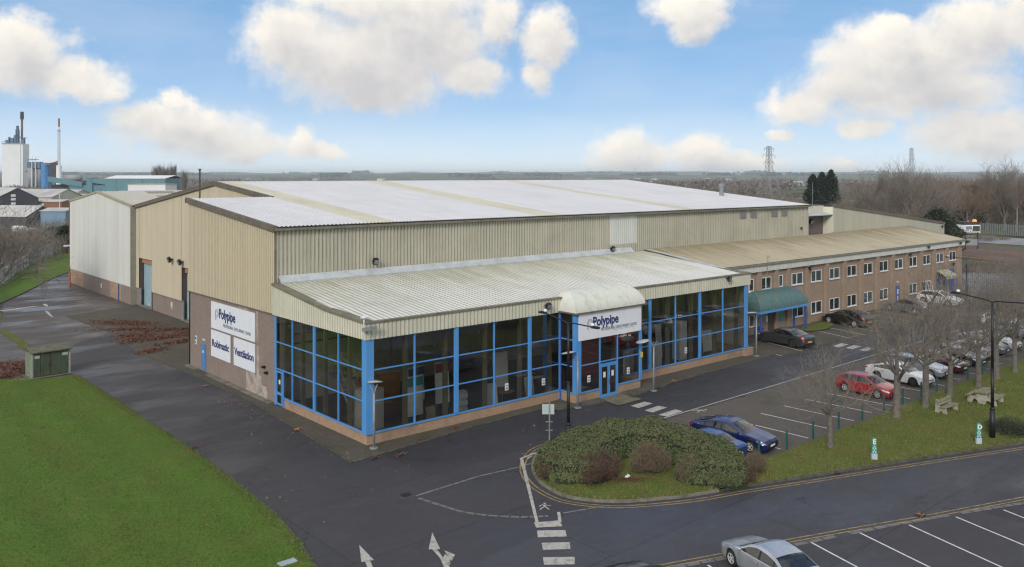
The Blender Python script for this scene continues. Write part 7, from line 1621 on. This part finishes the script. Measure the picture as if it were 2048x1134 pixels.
clump_tree('evergreen_tree', 'green bush by the sheds left of the pale warehouse', 112, 205, 3.6, 3.2, K['grass'], 7, False, group='bushes in the far-left scrub')
clump_tree('evergreen_tree', 'dark bush against the far side of the pale warehouse', 134, 178, 5.5, 2.6, K['evergreen'], 8, False, group='bushes in the far-left scrub')
# poplars behind the teal shed
GP = 'poplars behind the teal shed'
for i, px in enumerate((309,316,323,333,341,347)):
    x, y = fp(lt(px,600), 600)
    if i == 0:
        pop = make_tree('poplar', 'upright bare poplar 1', 'tree', 61, 20.0, 3, .4, (x,y,0), GP, m1='bark', m2='twig2', fork=.08, limbs=12, sub=(7,6), up=1.6, spreadang=.16, twig_r=.07, wig=.12)
        pop['label'] = 'upright bare poplar, leftmost behind the teal shed'
    else: dup(pop, (x,y,0), i*1.1, ['','upright bare poplar, second from the left behind the teal shed','upright bare poplar, third from the left behind the teal shed','upright bare poplar, third from the right behind the teal shed','upright bare poplar, second from the right behind the teal shed','upright bare poplar, rightmost of the row behind the teal shed'][i], 1+.04*(i%3-1), GP)
x, y = fp(lt(368,420), 420); dup(pop, (x,y,0), 0, 'single bare poplar just right of the teal shed', .82, GP)
# brushwood masses that read as one: scrub, hedgerows, woods
def brush(mb, lat0, lat1, a0, a1, h0, h1, n, s, seed, aspect=.16, up=1.0, clump=9.0):
    rr = random.Random(seed); cl = [(rr.uniform(0,1), rr.uniform(0,1), rr.uniform(h0,h1), rr.uniform(.6,1.3)) for _ in range(max(3,int(n/260)))]
    for _ in range(n):
        c = rr.choice(cl); ah = lerp(a0,a1,c[1])+rr.gauss(0,clump*.35)*c[3]; la = (lerp(lat0,lat1,c[0]))+rr.gauss(0,clump*.42)*c[3]
        z = c[2]*math.sqrt(rr.random())*max(.35,1-abs(rr.gauss(0,.25))); x, y = fp(la, ah)
        u = Vector((rr.uniform(-.7,.7),rr.uniform(-.7,.7),up*rr.uniform(.3,1.2))).normalized()*s*rr.uniform(.5,1.3); w = u.cross(Vector((rr.uniform(-1,1),rr.uniform(-1,1),.3))).normalized()*s*aspect; p = Vector((x,y,z)); mb.quad(p-u,p-w,p+u,p+w)
def stuff(name, label, m, *specs):
    mb = MB()
    for i, sp in enumerate(specs): brush(mb, *sp)
    return tag(mb.build(name, m), label, 'trees' if 'wood' in name or 'hedge' in name else 'scrub', kind='stuff')
stuff('scrub_left', 'tangled brown scrub beyond the lane at the left', K['twig2'], (lt(-10,190),lt(60,190),170,225,3,6,9000,.55,1,.07),(lt(60,200),lt(138,200),165,225,2,4.5,9000,.5,2,.07),(lt(126,170),lt(140,170),150,185,3,6,3000,.5,3,.07,1,3),(lt(60,300),lt(140,300),255,330,2,4,3500,.7,4,.08))
stuff('scrub_embankment', 'dark tangled scrub on the railway embankment at the right', K['twig2'], (lt(1935,142),lt(2120,142),132,146,1.2,2.2,9000,.38,5,.07,1,4),(lt(1935,215),lt(2100,215),208,214,.8,1.4,2500,.4,6,.07,1,2),(lt(1880,215),lt(1925,215),205,222,2,4,1500,.6,16,.07,1,4))
stuff('reddish_wood', 'reddish-brown leafless wood rising at the right edge behind the fence', K['twig_red'], (lt(1890,290),lt(2150,290),250,340,9,12.5,30000,1.0,7,.045),(lt(1700,260),lt(1900,260),250,300,6,9,14000,.9,8,.045),(lt(1900,400),lt(2200,400),360,460,13,17,14000,1.8,9,.06))
stuff('distant_hedgerows', 'brown hedgerow trees across the middle distance', K['twig2'], (lt(1300,340),lt(1700,340),300,380,5,9,14000,1.2,10,.08,1,12),(lt(1280,700),lt(1720,700),640,720,6,10,6000,1.8,11,.14,1,16),(lt(1400,240),lt(1640,240),210,260,3,6,8000,.9,21,.06,1,9),
      (lt(-60,1400),lt(1500,1400),1200,1330,7,11,9000,2.6,12,.3,.6,26),(lt(-60,2600),lt(2100,2600),1900,2300,7,10,9000,4,13,.4,.5,40),(lt(-60,3500),lt(2100,3500),2900,3600,8,11,7000,6,22,.4,.4,50),(lt(1200,1000),lt(2200,1000),950,1080,8,12,9000,2.6,14,.3,.6,24),(lt(-60,700),lt(420,700),640,780,5,9,5000,2.4,15,.15,1,18))
# houses and sheds of the town, tiny with distance
hr = random.Random(44)
WD = ['left','centre-left','centre','centre-right','right']
FB = sorted(hr.choice((hr.uniform(380,1000),hr.uniform(1080,1700),hr.uniform(1300,1700))) for _ in range(20))
ORD = 'leftmost,second from the left,third from the left,fourth from the left,fifth from the left,sixth from the left,seventh from the left,eighth from the left,ninth from the left,tenth from the left,tenth from the right,ninth from the right,eighth from the right,seventh from the right,sixth from the right,fifth from the right,fourth from the right,third from the right,second from the right,rightmost'.split(',')
for i, px in enumerate(FB):
    _ = 0; dd = hr.uniform(1100,3400); w = hr.uniform(7,18)*(.6+dd/3000)
    t = site('far_building', 'tiny pale building far off on the plain, '+ORD[i], 'building', lt(px,dd), dd, hr.uniform(-.6,.6), 'far pale buildings on the plain'); h = hr.uniform(3.5,5.5)
    B(t,'walls',F[hr.choice(('white','cream','silo'))],lambda m: m.box(-w/2,w/2,-6,6,0,h)); B(t,'roof',F['shedroof'],lambda m: (m.slab([(-w/2-.4,-6.4,h),(w/2+.4,-6.4,h),(w/2+.4,0,h+2.6),(-w/2-.4,0,h+2.6)],(0,0,.2)), m.slab([(w/2+.4,6.4,h),(-w/2-.4,6.4,h),(-w/2-.4,0,h+2.6),(w/2+.4,0,h+2.6)],(0,0,.2))))
# parked cars of the far car park between the trees
CP = [(1585+7*i, 265+8*((i*5)%3)) for i in range(5)]+[(1688,250),(1700,240),(1712,252),(1745,240),(1758,232),(1850,225),(1862,240),(1840,235)]
cpw = ['leftmost','second from the left','third from the left','fourth from the left','just left of the conifers','just right of the conifers','second right of the conifers','third right of the conifers','under the first broad crown','beneath the broad crowns','glimpsed behind the dark evergreen','farther behind the dark evergreen','left of the dark evergreen']
for i, ((px, dd), wd) in enumerate(zip(CP, cpw)):
    t = site('distant_car', 'tiny parked car in the far car park, '+wd, 'car', lt(px,dd), dd, hr.uniform(-.5,.5)+1.2, 'cars in the far car park')
    B(t,'body',F[('white','silo','ltblue','white','shed')[i%5]],lambda m: m.slab([(-2.1,-.9,.35),(2.1,-.9,.35),(2.1,-.9,.8),(1.2,-.9,.95),(.6,-.9,1.45),(-1.2,-.9,1.48),(-2.0,-.9,1.0)],(0,1.8,0))); B(t,'side_window',F['dark'],lambda m: m.slab([(-1.5,-.92,1.0),(.85,-.92,1.0),(.5,-.92,1.36),(-1.15,-.92,1.38)],(0,.015,0)))
# pylons
def pylon(label, px, dd, h, w):
    t = site('pylon', label, 'pylon', lt(px,dd), dd, R(38), 'lattice pylons')
    def W(f): return pl(f, [0,.55,.62,1.0], [w, w*.30, w*.24, w*.16])
    m = MB(); lv = [0,.13,.25,.36,.46,.55,.63,.71,.79,.87,.94,1.0]; rr_ = h*.0028
    for a, b in zip(lv, lv[1:]):
        A, C_ = W(a)/2, W(b)/2; ca = [(-A,-A),(A,-A),(A,A),(-A,A)]; cb = [(-C_,-C_),(C_,-C_),(C_,C_),(-C_,C_)]
        for k in range(4):
            k2 = (k+1)%4; m.tube(ca[k]+(a*h,), cb[k]+(b*h,), rr_*1.5, n=4, caps=False); m.tube(ca[k]+(a*h,), cb[k2]+(b*h,), rr_*.8, n=3, caps=False); m.tube(ca[k2]+(a*h,), cb[k]+(b*h,), rr_*.8, n=3, caps=False); m.tube(cb[k]+(b*h,), cb[k2]+(b*h,), rr_*.8, n=3, caps=False)
    m.build('lattice_body', K['steel_grey'], t, world=False)
    for f, l in ((.70,w*.42),(.83,w*.50),(.95,w*.40)):
        m = MB()
        for s in (-1,1):
            m.tube((0,-W(f)/2,f*h),(s*l,0,f*h+.3),rr_,n=3,caps=False); m.tube((0,W(f)/2,f*h),(s*l,0,f*h+.3),rr_,n=3,caps=False); m.tube((0,0,(f+.05)*h),(s*l,0,f*h+.3),rr_*.8,n=3,caps=False); m.tube((s*l,0,f*h+.3),(s*l,0,f*h-1.6),rr_*1.5,n=4)
        m.build('crossarm', K['steel_grey'], t, world=False)
    return t
pylon('nearer lattice pylon standing left of the three conifers', 1538, 560, 35.5, 13)
pylon('fainter lattice pylon rising behind the broad bare trees', 1823, 1400, 62, 20)
for px, dd, h, l in ((1178,3000,42,'leftmost tiny wind turbine mast on the horizon'),(1270,3200,46,'tiny mast in the middle of the horizon'),(1002,1500,24,'small mast standing above the hall ridge'),):
    t = site('horizon_mast', l, 'mast', lt(px,dd), dd); B(t,'mast_pole',F['silo'],lambda m: m.tube((0,0,0),(0,0,h),dd*.00035,dd*.0002,6)); B(t,'mast_head',F['silo'],lambda m: m.box(-dd*.0009,dd*.0009,-1,1,h-1.5,h))
# low hills on the horizon
stuff('hill_woodland', 'dark strips of woodland on the far hillsides', K['evergreen'], (lt(-60,4800),lt(2100,4800),4400,5200,24,36,9000,11,31,.9,.3,90),(lt(-60,7600),lt(2100,7600),7200,8200,44,62,6000,16,32,.9,.3,140))
def hills(name, r0, depth, base, amp, seed, m):
    rr = random.Random(seed); ph = [rr.uniform(0,6.28) for _ in range(8)]; mb = MB(); n = 260; k0 = 0
    def hh(a): return base+amp*sum(math.sin(a*f+ph[i])/(1+i*.7) for i, f in enumerate((3,7,13,22,37,61,90,140)))/2.6
    prof = ((0,0.0),(.25,.45),(.55,.92),(.8,1.0),(1.0,.7)); 
    for (rf_, hf) in prof:
        for i in range(n+1):
            a = R(-60)+R(120)*i/n; rr_ = r0+depth*rf_; x, y = fp(rr_*math.sin(a), rr_*math.cos(a)); mb.v.append((x,y,max(-.05, hh(a*(1+.03*rf_))*hf)-.04))
    for j in range(len(prof)-1):
        for i in range(n): a = j*(n+1)+i; mb.f.append((a,a+1,a+n+2,a+n+1)); mb.m.append(0)
    return struct(name, mb, m, True)
HM = mat('hill_country', (0.14,0.17,0.12), 1.0, col2=(0.085,0.09,0.075), scale=0.006, lo=.42, hi=.6, spec=0.05)
hills('near_hills', 4200, 1500, 22, 12, 3, K['fields']); hills('far_hills', 6600, 2200, 46, 20, 8, K['fields'])
# ------------------------------------------------------------------ haze
mb = MB(); mb.box(-12500,12500,-12500,12500,-1.2,88); 
hz_ = mb.build('haze', K['white']); tag(hz_, kind='stuff')
hz_['label'] = 'thin pale winter haze over the whole plain'; hz_['category'] = 'haze'
m = bpy.data.materials.new('haze_air'); m.use_nodes = True; t = m.node_tree; t.nodes.clear(); o = t.nodes.new('ShaderNodeOutputMaterial'); v = t.nodes.new('ShaderNodeVolumePrincipled')
v.inputs['Color'].default_value = (0.80,0.89,1.0,1); v.inputs['Density'].default_value = HAZE_D; v.inputs['Anisotropy'].default_value = 0.0
t.links.new(v.outputs[0], o.inputs['Volume']); hz_.data.materials.clear(); hz_.data.materials.append(m)
